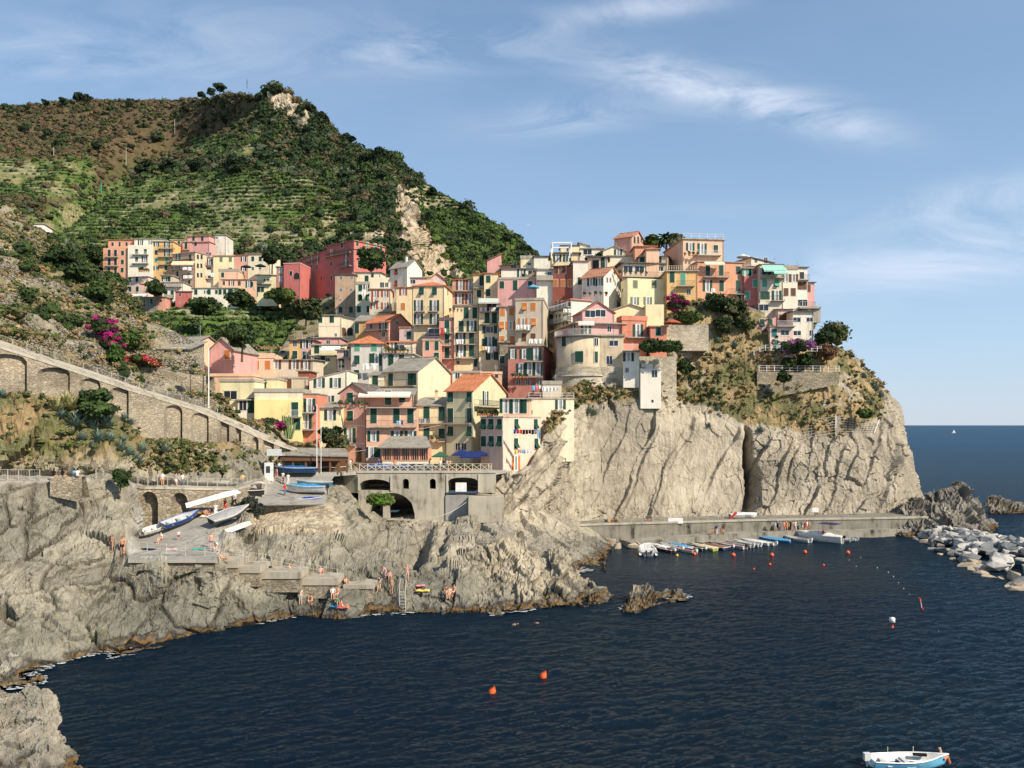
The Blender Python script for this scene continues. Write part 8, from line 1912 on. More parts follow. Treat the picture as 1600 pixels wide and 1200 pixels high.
PEOPLE = [
 # bathers on the rocks
 ('woman in blue wrap skirt standing on the low rock', (470, 943), 'stand', 20, 'a:w h:lb', 'b', 2), ('man crouching on the low rock beside the woman in blue', (486, 942), 'crouch', -20, 'f:k', 'd', 0),
 ('person in a white shirt sitting left of a pair', (520, 933), 'perch', 10, 's:w f:k', 'b', 2), ('bather sitting close to the white shirted person', (528, 934), 'perch', -15, 'f:n', 'd', 0), ('person in olive sitting low on the rock', (527, 943), 'sit', 30, 's:g', 'd', 1), ('woman sitting on a red towel by the water', (537, 948), 'lounge', 60, 'f:r a:r', 'b', 0),
 ('woman in a black bikini walking near the blue bag', (594, 926), 'walk', -40, 'f:k a:k', 'd', 2), ('tanned bather standing straight above the ladder', (611, 926), 'stand', -25, 'f:be', 'b', 0), ('woman standing with both hands on her head', (636, 906), 'armsup', 0, 'f:p a:p', 'd', 2),
 ('bather bending over a blue towel', (601, 902), 'bend', -60, 's:p', 'd', 2), ('bather sitting next to the blue towel', (609, 903), 'sit', 10, 'f:w', 'b', 0), ('sunbather lying on a yellow towel', (657, 923), 'lie', 100, 'f:p a:p', 'd', 0),
 ('left one of three bathers sitting in a row', (696, 933), 'perch', 20, 'f:k a:k', 'd', 0), ('middle one of three bathers sitting in a row', (704, 934), 'perch', -10, 'f:w a:w', 'b', 2), ('right one of three bathers sitting in a row', (711, 930), 'perch', -30, 'f:b', 'd', 0),
 ('sunburnt bather sitting on the ledge right of the steps', (540, 912), 'sit', 40, 'f:o', 'b', 0), ('person in red shorts sitting on the last step', (502, 901), 'perch', 30, 'h:r', 'd', 0), ('sunbather lying on the step with a hat', (455, 890), 'lounge', 70, 'f:o', 'l', 0), ('sunbather stretched out on the step', (440, 892), 'lie', 80, 'f:r', 'd', 0),
 ('person lying in dark clothes on the upper step', (414, 886), 'lie', 85, 's:k t:k', 'd', 1),
 ('woman in teal swimsuit sitting at the head of the steps', (341, 874), 'sit', 60, 'v:t f:t', 'd', 2), ('sunbather lying behind the woman in teal', (350, 873), 'lounge', 80, 'f:p', 'b', 0),
 ('man in blue swim shorts standing by the railing', (331, 857), 'hips', 40, 'h:b', 'd', 0), ('person in a white shirt leaning at the railing', (338, 865), 'bend', 20, 's:w', 'l', 2),
 ('man standing alone in the rock shade', (174, 861), 'stand', -30, 'f:k', 'd', 1), ('taller of two bathers by the rock face', (190, 864), 'stand', 20, 'h:k', 'd', 1), ('shorter of two bathers by the rock face', (195, 864), 'stand', -20, 'f:r', 'b', 0),
 ('person in white sitting on a red chair on the landing', (252, 851), 'perch', -30, 's:w h:r', 'b', 2), ('child in black and white on the landing', (279, 846), 'stand', 10, 's:w h:k', 'd', 0, .65), ('person lying in dark clothes on the landing', (232, 861), 'lie', 80, 's:k t:n', 'd', 1),
 # the ramp
 ('sunbather sitting on a pale towel on the ramp', (321, 807), 'sit', 30, 'f:w', 'b', 0), ('second sunbather on the same pale towel', (328, 808), 'sit', -10, 'f:k', 'd', 0), ('woman in a white dress walking down the ramp', (337, 810), 'walk', 20, 'd:w', 'l', 2), ('woman in a red dress on the ramp', (352, 802), 'walk', -10, 'd:r', 'd', 0), ('man in white shirt with a black bag', (367, 793), 'walk', -30, 's:w t:k', 'd', 2),
 ('child in red top and blue jeans crossing the ramp', (445, 776), 'walk', 60, 's:r t:j', 'd', 0, .95), ('man with a black backpack walking up the ramp', (442, 757), 'walk', 170, 's:w h:gr', 'd', 0), ('man in white clothes beside the backpacker', (450, 760), 'stand', 170, 's:w t:w', 'b', 2), ('woman in pale pink walking towards the square', (432, 751), 'walk', 150, 'd:p', 'b', 0),
 ('person in dark shirt at the top of the ramp', (424, 745), 'stand', 30, 's:k t:k', 'd', 0), ('person in a straw coloured shirt at the top of the ramp', (418, 744), 'stand', -30, 's:be h:be', 'l', 0), ('person with arms on hips near the board', (436, 742), 'hips', 0, 's:w h:k', 'd', 2),
]
for a in PEOPLE:
    lab, (px, py), pose, yaw, cl, hair, sk = a[:7]; s_ = a[7] if len(a) > 7 else 1
    inr = False
    ys = [q[0] for q in RP][::-1]
    if 739 < py < 875:
        l = np.interp(py, ys, [q[1] for q in RP][::-1]); r = np.interp(py, ys, [q[2] for q in RP][::-1]); inr = l-3 < px < r+3
    pos = ramp_at(px, py) if inr else gr(px, py)
    if pos is None: pos = Pz(px, py, 2)
    person(lab, pos, pose, yaw, cl, hair, sk, s_)
for a in [('person in a black vest sitting on the low wall', 83, 81.2, 'perch', 170, 's:k', 'd'), ('person in black sitting on the low wall with a cap', 97, 81.2, 'perch', 160, 's:k', 'd'), ('person in a pale blue shirt sitting behind a white one', 115, 81.5, 'perch', 175, 's:lb', 'd'), ('person in a white shirt sitting on the low wall', 120, 81.2, 'perch', 190, 's:w', 'd')]:
    lab, px, Y, pose, yaw, cl, hr = a; p = P(px, 745, Y); person(lab, p+Vector((0, .1, -.42)), pose, yaw, cl, hr, 0)
for a in [('man in white shirt and orange shorts on the lower walk', 254, 'stand', 10, 's:w h:o c:w', 'l', 2), ('dark haired walker in patterned shirt on the lower walk', 275, 'walk', 60, 's:gr h:w', 'd', 0), ('person in white top and dark jeans on the lower walk', 285, 'walk', 80, 's:w t:j', 'd', 2), ('person in a yellow shirt leaning on the walk fence', 379, 'stand', 20, 's:y t:gr', 'd', 0)]:
    lab, px, pose, yaw, cl, hr, sk = a; Y = float(np.interp(px, [225, 368, 400], [92.6, 100.4, 105])); py = float(np.interp(px, [225, 368, 400], [760.5, 762.5, 757])); person(lab, P(px, py, Y), pose, yaw, cl, hr, sk)
for a in [('person in a coral shirt on the terrace before the sunroom', 617, 118.9, 'stand', 0, 's:o', 'd'), ('person in white standing by the blue parasols', 688, 119, 'stand', 20, 's:w h:be', 'l'), ('person in a white dress at the railing', 699, 118.6, 'stand', -20, 'd:w', 'b'), ('bare chested man at the railing', 703, 118.5, 'hips', 0, 'h:n', 'd'), ('waiter like person in black near the parasols', 693, 120.5, 'walk', 50, 's:k t:k', 'd'), ('couple member in white outside the brown restaurant', 547, 120.3, 'stand', 0, 's:w t:w', 'd'), ('person in a dark shirt outside the brown restaurant', 550, 121, 'walk', -40, 's:n h:gr', 'b'), ('person in a blue shirt behind the covered boats', 592, 121, 'stand', 0, 's:b', 'd'), ('second person in blue behind the covered boats', 607, 121.3, 'stand', 15, 's:b t:k', 'd')]:
    lab, px, Y, pose, yaw, cl, hr = a; person(lab, dk_(px, Y), pose, yaw, cl, hr, rnd.randrange(3))
qg = 'crowd waiting on the quay ledge'
for i, (px, cl, lab) in enumerate([(1206, 's:gr t:k', 'person in a grey shirt at the left end of the quay crowd'), (1211, 's:lb h:be', 'person in a light blue shirt leaning on the quay wall'), (1215, 'd:k', 'woman in a short black dress in the quay crowd'), (1219, 's:j t:j', 'person in denim behind the black dress'), (1225, 's:o h:o', 'left one of two people in coral red'), (1229, 'd:o', 'right one of two people in coral red'), (1235, 's:k t:k', 'person all in black in the middle of the quay crowd'), (1240, 's:be h:gr', 'person in beige next to the one in black'), (1243, 's:w t:w', 'tall person all in white in the quay crowd'), (1247, 's:g t:k', 'person in dark green trousers in the quay crowd'), (1253, 's:lb h:w', 'person in a turquoise shirt in the quay crowd'), (1257, 'd:r', 'woman in a bright red dress in the quay crowd'), (1261, 's:w h:p', 'person in white near the boat ladder'), (1264, 'f:p', 'bather at the right end of the quay crowd')]):
    Y = float(np.interp(px, [1160, 1264], [140.0, 142.0])); person(lab, qd(px, Y+rnd.uniform(-.5, .3), 1.3), ['stand', 'hips', 'walk'][i % 3], rnd.uniform(-60, 60), cl, 'dbl'[i % 3], i % 3, 1.04, qg)
for a in [('red shorted person crouching by the boats', 1113, 137.4, 1.2, 'crouch', 'h:r'), ('man in a blue shirt standing over the boats', 1120, 137.6, 1.2, 'stand', 's:b t:w'), ('person in black beside the blue shirt', 1117, 138, 1.2, 'bend', 's:k t:k'), ('sunburnt person at the quay edge', 1126, 137.6, 1.2, 'bend', 'f:o'), ('second bather stooping at the quay edge', 1129, 137.2, 1.2, 'crouch', 'f:p'),
          ('left one of a pair sitting on the upper quay', 1012, 138.5, 3.3, 'sit', 's:k'), ('right one of a pair sitting on the upper quay', 1018, 138.6, 3.3, 'sit', 's:b f:p'), ('person in white on the far end of the ledge', 1424, 145.8, 1.2, 'perch', 'f:p'), ('person in blue on the far end of the ledge', 1427, 146, 1.2, 'stand', 'h:b'), ('driver of the white launch in a red top', 1286, 136.5, .9, 'perch', 's:r')]:
    lab, px, Y, z, pose, cl = a; person(lab, qd(px, Y, z), pose, rnd.uniform(-50, 50), cl, 'd', rnd.randrange(3))
for a in [('swimmer with arms raised off the rocks', 802, 977, 200), ('swimmer stretched out on the surface', 836, 974, 100), ('third swimmer close to the arm waving one', 806, 976, 30)]:
    lab, px, py, yaw = a; person(lab, wl(px, py), 'swim', yaw, 'f:n', 'd', 2)
# ------------------------------------------------------------------ awnings, laundry, poles and other small things
crop(840, 340)
def frame_box(name, label, x0, x1, y0, y1, Y, d, m, t=.12, cat='pergola'):
    a = P(x0, y1, Y); c = P(x1, y0, Y); b = MB()
    for x in (a.x, c.x-t):
        for y in (Y, Y+d-t): b.box((x, y, a.z), (x+t, y+t, c.z-t), m)
    for y in (Y, Y+d-t): b.box((a.x, y, c.z-t+.001), (c.x, y+t, c.z), m)
    for x in (a.x, c.x-t): b.box((x, Y+t+.001, c.z-t+.001), (x+t, Y+d-t-.001, c.z), m)
    tag(b.obj(name), label, cat)
frame_box('pergola', 'white steel pergola frame on the ridge terrace', X(137), X(330), Yp(235), Yp(345), 176.4, 5, M_WHITE, .25)
def awning(house_, x0, x1, y0, y1, Y, col, out=1.6, scallop=False):
    root, M = HOUSES[house_]; a = P(x0, y0, Y); c = P(x1, y1, Y-out); m = m_paint(col, .85, .1); b = MB()
    vs = [(a.x, Y, a.z), (c.x, Y, a.z), (c.x, Y-out, c.z), (a.x, Y-out, c.z)]; vs += [(x, y, z-.05) for x, y, z in vs]
    b.poly(vs, [(0, 3, 2, 1), (4, 5, 6, 7), (0, 1, 5, 4), (1, 2, 6, 5), (2, 3, 7, 6), (3, 0, 4, 7)], m)
    b.box((a.x, Y-out-.02, c.z-.3), (c.x, Y-out-.001, c.z-.001), m); b.obj('awning', root, M.inverted())
LG = (.30, .55, .46)
awning('tall grey beige house with pale green awnings over its top balcony', 1190, 1228, 414, 422, 165.6, LG); awning('tall grey beige house with pale green awnings over its top balcony', 1205, 1232, 418, 426, 165.3, (.34, .60, .50), 1.9)
awning('tall yellow house with a striped awning and crowded laundry lines', 748, 779, 466, 472, 163.2, (.50, .52, .46), 2)
awning('long orange apartment house with two balconies above the green scrub', 1100, 1133, 409, 412, 166.5, (.75, .62, .45), 1)
awning('peach four storey house on the harbour terrace with a sunroom', 562, 641, 612, 618, 126.6, (.72, .66, .54), 1.4)
awning('yellow house with a broad balcony under a white awning', 503, 530, 541, 546, 158.2, (.74, .73, .68), 1.4)
awning('pink terrace house with a wide stone roof above the round tower', 903, 929, 502, 506, 149.2, (.72, .68, .58), 1.2)
awning('big peach corner house with windows down its sunny side', 270, 302, 408, 413, 276, (.72, .55, .36), 1.6)
awning('rosy low house with a cream awning at the lower left of the quarter', 192, 220, 459, 466, 268, (.75, .68, .55), 5)
LN = 0
def laundry(label, x0, x1, py, Y, spec, sag=.25):
    """spec: 'w6 r5 …' colour letter and drop in decimetres, hung side by side on a line"""
    a = P(x0, py, Y); c = P(x1, py, Y); root = empty('laundry_line', a); tag(root, label, 'laundry'); W_ = c.x-a.x; b = MB(); b.tube([(0, 0, 0), (W_/2, 0, -sag*.3), (W_, 0, 0)], .012, M_IRON, 3); b.obj('line', root)
    it = spec.split(); w = W_/len(it)
    for i, q in enumerate(it):
        col = CLR[q.rstrip('0123456789')]; dr = int(q.lstrip('abcdefghijklmnopqrstuvwxyz'))/10; b = MB(); n = 5; vs = []
        for j in range(n):
            x = w*i+w*.06+w*.88*j/(n-1); yy = .07*math.sin(j*2.1+i); dd = dr*(1+.08*math.sin(j*1.3+i*2)); vs += [(x, 0, -.03), (x+.02, yy-.02, -.03-dd*.5), (x, yy*1.6, -.03-dd)]
        fs = [(3*j+k, 3*j+3+k, 3*j+4+k, 3*j+1+k) for j in range(n-1) for k in (0, 1)]; m_ = len(vs)
        b.poly(vs+[(x, y+.012, z) for x, y, z in vs], fs+[tuple(v+m_ for v in f[::-1]) for f in fs], m_paint(col, .9, .05)); b.obj('cloth', root)
for a in [('line of dark clothes ending in a blue towel on the peach corner house', 802, 844, 671, 119.9, 'b6 r6 r6 k7 k7 n6 k7 gr7 lb13'), ('pale towels on the line below the dark clothes', 803, 832, 702, 120.6, 'y7 p5 lb6 w6 w6'), ('white sheets on the roof terrace by the round tower', 847, 872, 603, 130.5, 'w8 w9 w8 w7'), ('blue and peach cloths on the same roof terrace', 831, 846, 602, 130.5, 'lb8 p7 w5'),
          ('two white sheets hanging under the light grey house', 566, 590, 567, 147.6, 'w12 w13'), ('big red cloth with white linen on the coral terrace', 645, 682, 558, 159.3, 'r13 w6 w6 w7 w6 w5'), ('green white and red towels like a flag on the cream house', 573, 586, 463, 198, 'g11 w12 r13 w13'), ('white sheet by the pale green house', 565, 572, 452, 202, 'w16'),
          ('white linen on the second balcony of the tall yellow house', 712, 725, 530, 163.2, 'w10 w10 w9'), ('white washing on the third balcony of the tall yellow house', 715, 724, 551, 163.2, 'w10 w9'), ('pale pink and white washing under the striped awning', 750, 778, 480, 162.4, 'w8 p7 w8 n7 p9 w8 w8 b7'), ('long white washing on the lower balcony of the striped awning house', 752, 775, 541, 162.4, 'y8 w8 w14 w13 w9'),
          ('white washing on the grey tan tower balcony', 806, 829, 507, 157.8, 'w9 w8 w9 w10'), ('white sheets on the terrace above the brick pink house', 826, 848, 529, 156, 'w9 w10 w9'), ('red cloth and teal towel on the narrow salmon tower', 689, 702, 513, 163.8, 'r12 w8 g12'), ('white towels on the butter yellow house', 668, 682, 500, 175, 'r6 w8 w8 w8'),
          ('white sheet on the orange apartment house', 1111, 1118, 450, 165.6, 'w15'), ('red and white washing between the white and brick red houses', 896, 909, 425, 173, 'k12 k12 r12 n9'), ('white cloths by the far peach corner house', 285, 300, 417, 274.5, 'w10 w13'), ('white sheet on the far balcony', 286, 301, 430, 274, 'w11 w11'), ('white sheet on the far stair house', 329, 336, 426, 281, 'w15'),
          ('patterned towel on the peach harbour house', 619, 630, 657, 124, 'lb7 w7 b6'), ('grey towels on the amber house balcony', 652, 672, 654, 130.4, 'gr6 lb7 w7 gr7'), ('purple blanket on the slim orange house', 487, 495, 634, 121.7, 'p6 n9'), ('white towels on the white modern house', 880, 893, 482, 150, 'w7 w8')]:
    laundry(*a)
# pots on balconies and terraces
pot = MB(); pot.tube([(0, 0, 0), (0, 0, .35)], [.13, .19], m_paint((.42, .17, .09), .8), 8); potm = pot.mesh('pot')
pl_ = [leaf_mesh('leaves', np.array([[0, 0, .55], [.12, .05, .42]]), np.array([[.3, .3, .32], [.2, .2, .2]]), np.array([c, c]), 40, .09, .6, seed=k) for k, c in enumerate((G_MD, G_LT, G_DK, (.09, .13, .03)))]
for k, (px, py, Y, n, wpx, lab) in enumerate([(712, 488, 164.6, 4, 18, 'potted plant on the tall yellow house terrace'), (762, 650, 127.5, 9, 30, 'potted plant on the dark terrace above the corner house'), (812, 591, 150.8, 5, 22, 'potted plant on the brick pink house balcony'), (620, 551, 147.6, 7, 34, 'potted plant on the grey house terrace'), (552, 636, 123.6, 5, 40, 'potted plant on the peach house terrace'), (665, 690, 130, 5, 36, 'red flowering pot on the amber house balcony'),
    (408, 545, 147, 9, 60, 'plant on the laundry terrace left of the centre'), (985, 430, 169, 7, 50, 'potted plant on the veranda terrace'), (1080, 400, 170, 4, 20, 'potted plant on the peach skyline balcony'), (225, 425, 268, 5, 14, 'flower pot in the upper quarter'), (930, 463, 160, 5, 34, 'potted plant on the white roof terrace'), (545, 735, 120.5, 4, 16, 'potted plant outside the restaurant'), (710, 733, 118.4, 10, 60, 'potted plant along the terrace railing'), (1215, 556, 157.9, 6, 60, 'plant on the villa path')]):
    for i in range(n):
        p = P(px+wpx*(i/(n-1)-.5), py, Y); p.z += 0
        if abs(Y-118.4) < .1 or abs(Y-120.5) < .1: p.z = DZ
        o = link('potted_plant', potm, None, Matrix.Translation(p) @ Matrix.Scale(rnd.uniform(.8, 1.35)*(1.6 if Y > 250 else 1), 4)); tag(o, lab, 'plant', lab.replace('plant', 'plants').replace(' pot ', ' pots ')); link('foliage', pl_[(i+k) % 4], o)
# parasols
def parasol(label, px, py, Y, r, h, col, z=None, sq=False):
    p = P(px, py, Y); 
    if z is not None: p.z = z
    root = empty('parasol', p); tag(root, label, 'parasol'); b = MB(); b.tube([(0, 0, 0), (0, 0, h)], .04, M_WOOD, 6); b.obj('pole', root)
    b = MB(); n = 4 if sq else 8; m = m_paint(col, .85, .1); ring = [(r*math.cos(2*PI*(k+.5)/n), r*math.sin(2*PI*(k+.5)/n), h-.75*r/2) for k in range(n)]
    b.poly([(0, 0, h+.08)]+ring+[(x, y, z_-.16) for x, y, z_ in ring], [(0, 1+k, 1+(k+1) % n) for k in range(n)]+[(1+k, 1+n+k, 1+n+(k+1) % n, 1+(k+1) % n) for k in range(n)], m); b.obj('canopy', root)
NV = (.02, .035, .13)
parasol('left navy blue parasol on the terrace', 722, 733, 121, 2.0, 3.1, NV, DZ, True); parasol('middle navy blue parasol on the terrace', 735, 733, 119.4, 2.2, 2.9, NV, DZ, True); parasol('navy blue parasol behind the corner house', 749, 733, 122.5, 1.8, 2.9, NV, DZ, True); parasol('low green parasol before the olive house', 688, 733, 122, 1.7, 2.7, (.04, .12, .07), DZ, True)
parasol('dark green parasol at the cream row house in the upper quarter', 407, 424, 277, 1.9, 2.6, (.02, .06, .045)); parasol('second dark green parasol left of it', 385, 425, 277.5, 1.8, 2.5, (.02, .06, .045)); parasol('orange parasol in the flower terrace of the rosy house', 226, 453, 262, 1.6, 2.5, (.62, .30, .08)); parasol('red brown parasol by the narrow orange tower', 1050, 514, 149.6, 1.6, 1.8, (.45, .12, .06)); parasol('small light blue parasol on the pink house terrace', 833, 459, 160, 1.3, 1.8, (.16, .38, .55)); parasol('white parasol on the orange house roof', 1161, 412, 168.6, 1.4, 2, (.7, .68, .62))
# brown restaurant shelter
b = MB(); z0 = DZ; zt = toz(712, 114)
def tq(px, Y, z): return ((px-800)/F*Y, Y, z)
rf = [tq(437, 113.6, zt), tq(546, 113.6, zt-.2), tq(540, 118.6, zt+.75), tq(455, 118.2, zt+.9)]
for px in (440, 458, 478, 498, 516, 530, 542): x, y, _ = tq(px, 114.1, 0); b.box((x-.13, y-.13, z0), (x+.13, y+.13, zt-.35), M_WOOD)
x0 = tq(438, 113.8, 0)[0]; x1 = tq(544, 113.8, 0)[0]; b.box((x0, 113.8, zt-.75), (x1, 113.95, zt-.02), M_WOOD); b.box((x0+1, 118.0, z0), (x1-1, 118.2, zt), M_WOOD); b.box((x0, 114.3, z0), (tq(480, 114, 0)[0], 114.4, z0+.9), m_paint((.05, .09, .22), .7))
o = b.obj('restaurant_shelter'); tag(o, 'dark brown open restaurant shelter with a low slate roof', 'shelter')
b = MB(); b.poly([(x, y, z+.02) for x, y, z in rf]+[(x, y, z+.16) for x, y, z in rf], [(0, 3, 2, 1), (4, 5, 6, 7), (0, 1, 5, 4), (1, 2, 6, 5), (2, 3, 7, 6), (3, 0, 4, 7)], m_tile(*ROOFC['slate'])); b.obj('roof', o)
for i in range(12):   # small tables under and before the shelter
    px = 450+i*8; t = MB(); x, y, _ = tq(px, 114.8+(i % 3), 0); t.box((x-.4, y-.4, DZ+.7), (x+.4, y+.4, DZ+.74), M_WHITE); t.tube([(x, y, DZ), (x, y, DZ+.7)], .04, M_IRON, 5); tag(t.obj('table'), 'small white topped table under the brown shelter', 'table', 'restaurant tables')
b = MB(); a = P(417, 712, 109.6); c = P(440, 701.5, 109.6); b.box((a.x, 109.6, a.z), (c.x, 111.2, a.z+.12), m_paint((.55, .56, .56), .6)); b.box((a.x, 109.5, a.z), (c.x, 109.6, c.z), m_paint((.60, .61, .60), .6))
for x in (a.x+.1, c.x-.2): b.box((x, 110.9, 11.2), (x+.1, 111, a.z), M_IRON)
tag(b.obj('kiosk_canopy'), 'grey white square canopy at the foot of the promenade wall', 'canopy')
b = MB(); a = P(413, 733, 110); b.box((a.x, 110, a.z-1.6), (a.x+1.2, 110.15, a.z+.9), M_WHITE); b.box((a.x+.25, 109.96, a.z-.5), (a.x+.8, 109.995, a.z+.4), m_paint((.05, .06, .1), .5)); tag(b.obj('notice_board'), 'white notice board at the top of the ramp', 'sign')
# poles, lamps, wires
def pole(name, label, px, y0, y1, Y, r=.06, m=M_WHITE, extra=None, cat='pole'):
    a = P(px, y1, Y); c = P(px, y0, Y); b = MB(); b.tube([(0, 0, -.5), (0, 0, c.z-a.z)], [r, r*.8], m, 6)
    if extra: extra(b, c.z-a.z)
    tag(b.obj(name, None, Matrix.Translation(a)), label, cat)
pole('flagpole', 'tall white flagpole left of its twin by the restaurant', 495, 632, 742, 113.0, .07); pole('flagpole', 'white flagpole standing right of the taller one', 501.5, 655, 742, 113.2, .055)
pole('lamp_post', 'white lamp post at the head of the promenade', 326, 544, 632, 107.5, .09, M_WHITE, None, 'lamp'); pole('street_lamp', 'street lamp with a flat dish head above the stairs', 298, 579, 612, 104.5, .05, M_IRON, lambda b, h: b.tube([(0, 0, h-.05), (0, 0, h+.12)], [.7, .25], M_IRON, 10), 'lamp')
WP = m_paint((.40, .36, .30), .9)
for px, y0, y1, lab in ((273, 186, 207, 'upper wooden pole on the brown slope'), (197, 230, 259, 'lower wooden pole on the brown slope'), (84, 230, 242, 'small pole far left on the slope')):
    g_ = ground_at(px, y1, ['mountain']); Yg = g_.y if g_ is not None else 400; pole('utility_pole', lab, px, y0, y1, Yg-1, .22, WP)
g_ = ground_at(386, 138, ['mountain']); Yg = g_.y if g_ is not None else 470
def mast(b, h):
    for k in range(4): b.tube([(-.6+.1*k, 0, h*(.5+.12*k)), (.6-.1*k, 0, h*(.5+.12*k))], .06, M_IRON, 4)
pole('antenna_mast', 'thin lattice antenna mast left of the summit', 386, 123, 137, Yg, .16, M_IRON, mast, 'mast')
pole('signal_post', 'green post above the vine terraces', 158, 286, 300, 330, .35, m_paint((.04, .22, .14), .6)); pole('fence_pole', 'pale pole on the near left slope', 6, 428, 468, 112, .05); pole('fence_pole', 'short pale pole on the near left slope', 23, 440, 460, 112, .04)
for (x0, y0, Y0, x1, y1, Y1, lab) in ((440, 701, 118, 572, 703, 120, 'straight cable from the kiosk canopy to the pink house'), (572, 668, 124, 690, 664, 128, 'cable sagging across the amber house'), (8, 430, 112, 112, 486, 116, 'wire running down the left slope'), (735, 779, 116.6, 668, 810, 100, 'mooring rope slung before the dark recess')):
    a = P(x0, y0, Y0); c = P(x1, y1, Y1); b = MB(); b.tube([a.lerp(c, i/8)-Vector((0, 0, .6*(1-(i/4-1)**2))) for i in range(9)], .035, m_paint((.5, .48, .44), .7), 4); tag(b.obj('cable'), lab, 'cable')
# quay: banners, covers, red boards
b = MB(); a = P(1044, 818, 138.4); c = P(1067, 809, 138.4); b.box((a.x, 138.35, a.z), (c.x, 138.4, c.z), M_WHITE); tag(b.obj('banner'), 'blank white banner on the quay railing', 'banner')
b = MB(); a = P(1265, 799, 147.3); c = P(1275, 792, 147.3); b.box((a.x, 146.0, a.z), (c.x, 146.1, c.z), M_WHITE); b.box((a.x+.5, 146.11, a.z-1.6), (a.x+.6, 146.2, a.z+.2), M_IRON); tag(b.obj('sign'), 'small white sign before the cliff above the quay', 'sign')
for (px, L, c, lab, hd) in ((1158, 4.4, (.72, .71, .68), 'white covered boat stored on the upper quay', 10), (1172, 2.2, (.70, .69, .66), 'small white cover right of the stored boat', 0)): boat(lab, qd(px, 143.5, 3.32), hd, L, 1.5, .7, (.6, .6, .6), cover=c, draft=0)
b = MB(); b.tube([(0, 0, 0), (1.1, 0, 1.0)], [.18, .25], m_paint((.60, .04, .03), .5), 6); tag(b.obj('red_board', None, Matrix.Translation(qd(1141, 142.6, 3.4))), 'red canoe end leaning on the quay edge', 'canoe')
b = MB()
for i in range(5): b.box((i*.55, 0, 0), (i*.55+.45, .5, .45+.1*(i % 2)), m_paint(((.03, .03, .03), (.5, .35, .08), (.35, .05, .04), (.05, .06, .05), (.4, .25, .12))[i], .8))
tag(b.obj('fish_crates', None, Matrix.Translation(qd(945, 137.5, 3.31))), 'row of small crates on the left quay', 'crates')
# rope net over the headland rock
b = MB(); mr = m_paint((.58, .52, .42), .9); top = [(1238, 660, 157), (1300, 651, 158), (1308, 650, 158), (1368, 658, 162)]; bot_ = [(1236, 687, 156), (1300, 676, 157), (1308, 674, 157), (1360, 674, 161)]
def nl(l, t):
    k = min(2, int(t*3)); u = t*3-k; return P(*l[k]).lerp(P(*l[k+1]), u)+Vector((0, -1.6, 0))
for i in range(37):
    t = i/36; b.tube([nl(top, t), nl(bot_, t)], .04, mr, 3, False)
for j in range(7):
    b.tube([nl(top, i/12).lerp(nl(bot_, i/12), j/6) for i in range(13)], .04, mr, 3, False)
o = b.obj('rope_net'); tag(o, 'pale rock fall net strung between white posts', 'net')
for t in (0, .36, 1): q = MB(); q.tube([nl(bot_, t)-Vector((0, 0, .4)), nl(top, t)+Vector((0, 0, .3))], .09, M_WHITE, 6); q.obj('post', o)
b = MB(); a = P(1116, 616, 156.5); b.box((0, 0, 0), (3.0, 2.4, 1.3), m_paint((.05, .045, .04), .9)); b.poly([(-.3, -.3, 1.3), (3.4, -.3, 1.2), (3.4, 2.6, 1.9), (-.3, 2.6, 2.0)], [(0, 1, 2, 3)], m_tile(*ROOFC['slated'])); b.box((3.02, -.1, 0), (4.2, 1.2, .9), M_WHITE); tag(b.obj('shed', None, Matrix.Translation(a)), 'little dark shed with a white box on the headland slope', 'shed')
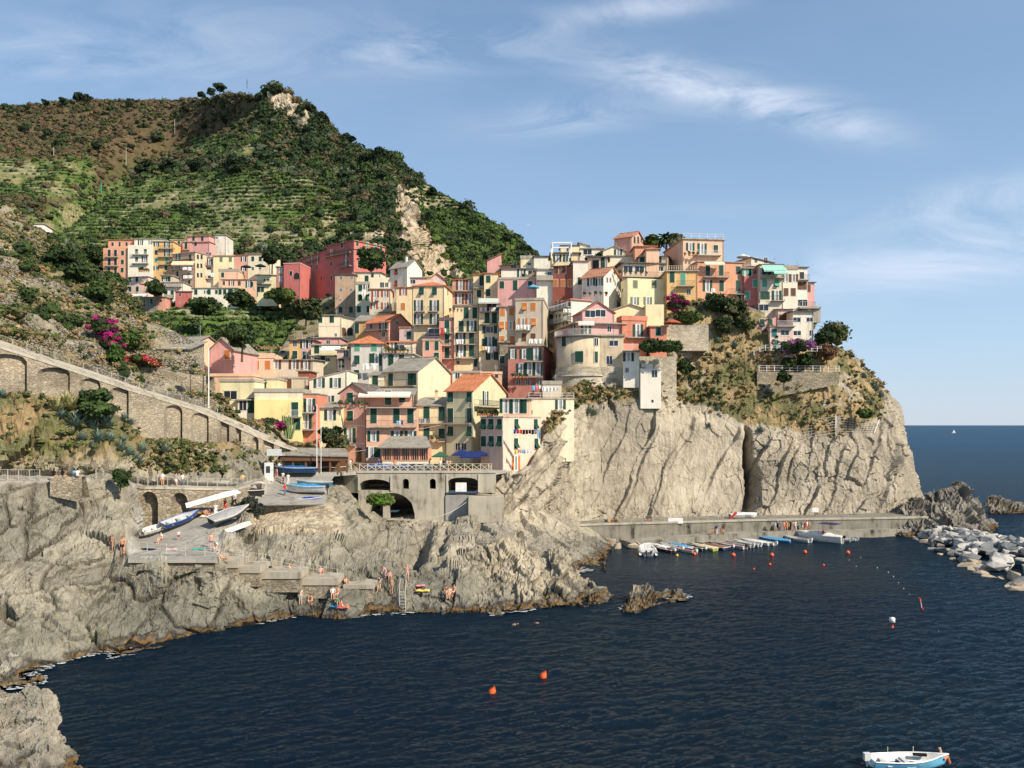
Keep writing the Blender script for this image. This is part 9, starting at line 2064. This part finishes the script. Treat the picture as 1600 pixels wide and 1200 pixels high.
# ladder on the bathing rock
g_ = gr(632, 922); a = g_ if g_ is not None else P(632, 922, 86); lo_ = Pz(630, 958, .0); b = MB()
for dx in (-.32, .32): b.tube([a+Vector((dx, 0, 1.1)), a+Vector((dx, -.4, 1.1)), a+Vector((dx, -.9, .1)), lo_+Vector((dx, -.3, -.4))], .035, M_STEEL, 5)
for i in range(8): q = (a+Vector((0, -.9, .0))).lerp(lo_+Vector((0, -.3, -.3)), i/8); b.tube([q+Vector((-.32, 0, 0)), q+Vector((.32, 0, 0))], .025, M_STEEL, 4)
tag(b.obj('ladder'), 'metal swimming ladder going down into the water', 'ladder')
for (px, py, c, lab, w, l) in ((537, 948, (.60, .12, .10), 'red towel under the woman by the water', 1.0, 1.8), (523, 947, (.03, .18, .40), 'blue towel on the low rock', .8, 1.2), (659, 924, (.75, .55, .12), 'yellow towel under the sunbather', .9, 1.9), (655, 915, (.75, .28, .32), 'pink towel propped over the sunbather', .8, 1.6), (324, 809, (.70, .64, .5), 'pale towel under two sunbathers', 1.5, 2.0), (310, 861, (.05, .38, .30), 'green towel at the landing edge', .7, 1.6), (268, 861, (.72, .40, .38), 'pink towel on the landing', .8, 1.6), (605, 898, (.03, .08, .35), 'dark blue towel held by the bather', .9, 1.0)):
    p = gr(px, py) if py > 870 else ramp_at(px, py)
    if p is None: continue
    b = MB(); n = 6; l *= .75; w *= .5
    vs = [(-l/2+l*i/n, s*w/2, .05+.03*math.sin(i*1.7)) for i in range(n+1) for s in (-1, 1)]; vs += [(x, y, z-.03) for x, y, z in vs]; k = 2*n+2
    b.poly(vs, [(2*i, 2*i+2, 2*i+3, 2*i+1) for i in range(n)]+[(k+2*i+1, k+2*i+3, k+2*i+2, k+2*i) for i in range(n)], m_paint(c, .95, .05)); tag(b.obj('towel', None, Matrix.Translation(p+Vector((0, -.15, .08))) @ Matrix.Rotation(R(14), 4, 'X')), lab, 'towel')
for (px, py, c, lab) in ((578, 922, (.03, .10, .32), 'blue beach bag on the rocks'), (577, 928, (.50, .05, .04), 'red bucket below the blue bag')):
    p = gr(px, py)
    if p is not None: b = MB(); b.tube([(0, 0, 0), (0, 0, .22), (0, 0, .42)], [.2, .27, .22], m_paint(c, .8), 8); tag(b.obj('bag', None, Matrix.Translation(p)), lab, 'bag')
# fishing net heap at the ramp side
me = leaf_mesh('net_heap', np.array([[0, 0, .8], [1.0, .2, .6], [-.9, .1, .7], [.2, -.2, 1.5]]), np.array([[1.1, .9, .9]]*4), np.array([(.03, .035, .028)]*4), 260, .16, .8, m_paint((.035, .04, .03), .9), seed=3); g_ = P(389, 806, 98.5)
tag(link('net_heap', me, None, Matrix.Translation(g_)), 'dark heap of stacked crates and nets beside the ramp', 'net heap')
# gull
b = MB(); b.tube([(-.25, 0, 0), (0, 0, .03), (.3, 0, 0)], [.03, .08, .03], M_WHITE, 6)
for s in (1, -1): b.poly([(-.08, 0, .04), (.12, 0, .04), (.05, s*.4, .22), (-.05, s*.8, .12)], [(0, 1, 2, 3), (3, 2, 1, 0)], M_WHITE)
tag(b.obj('gull', None, Matrix.Translation(P(828, 352, 150)) @ Matrix.Rotation(R(50), 4, 'Z')), 'white gull flying over the village', 'bird')
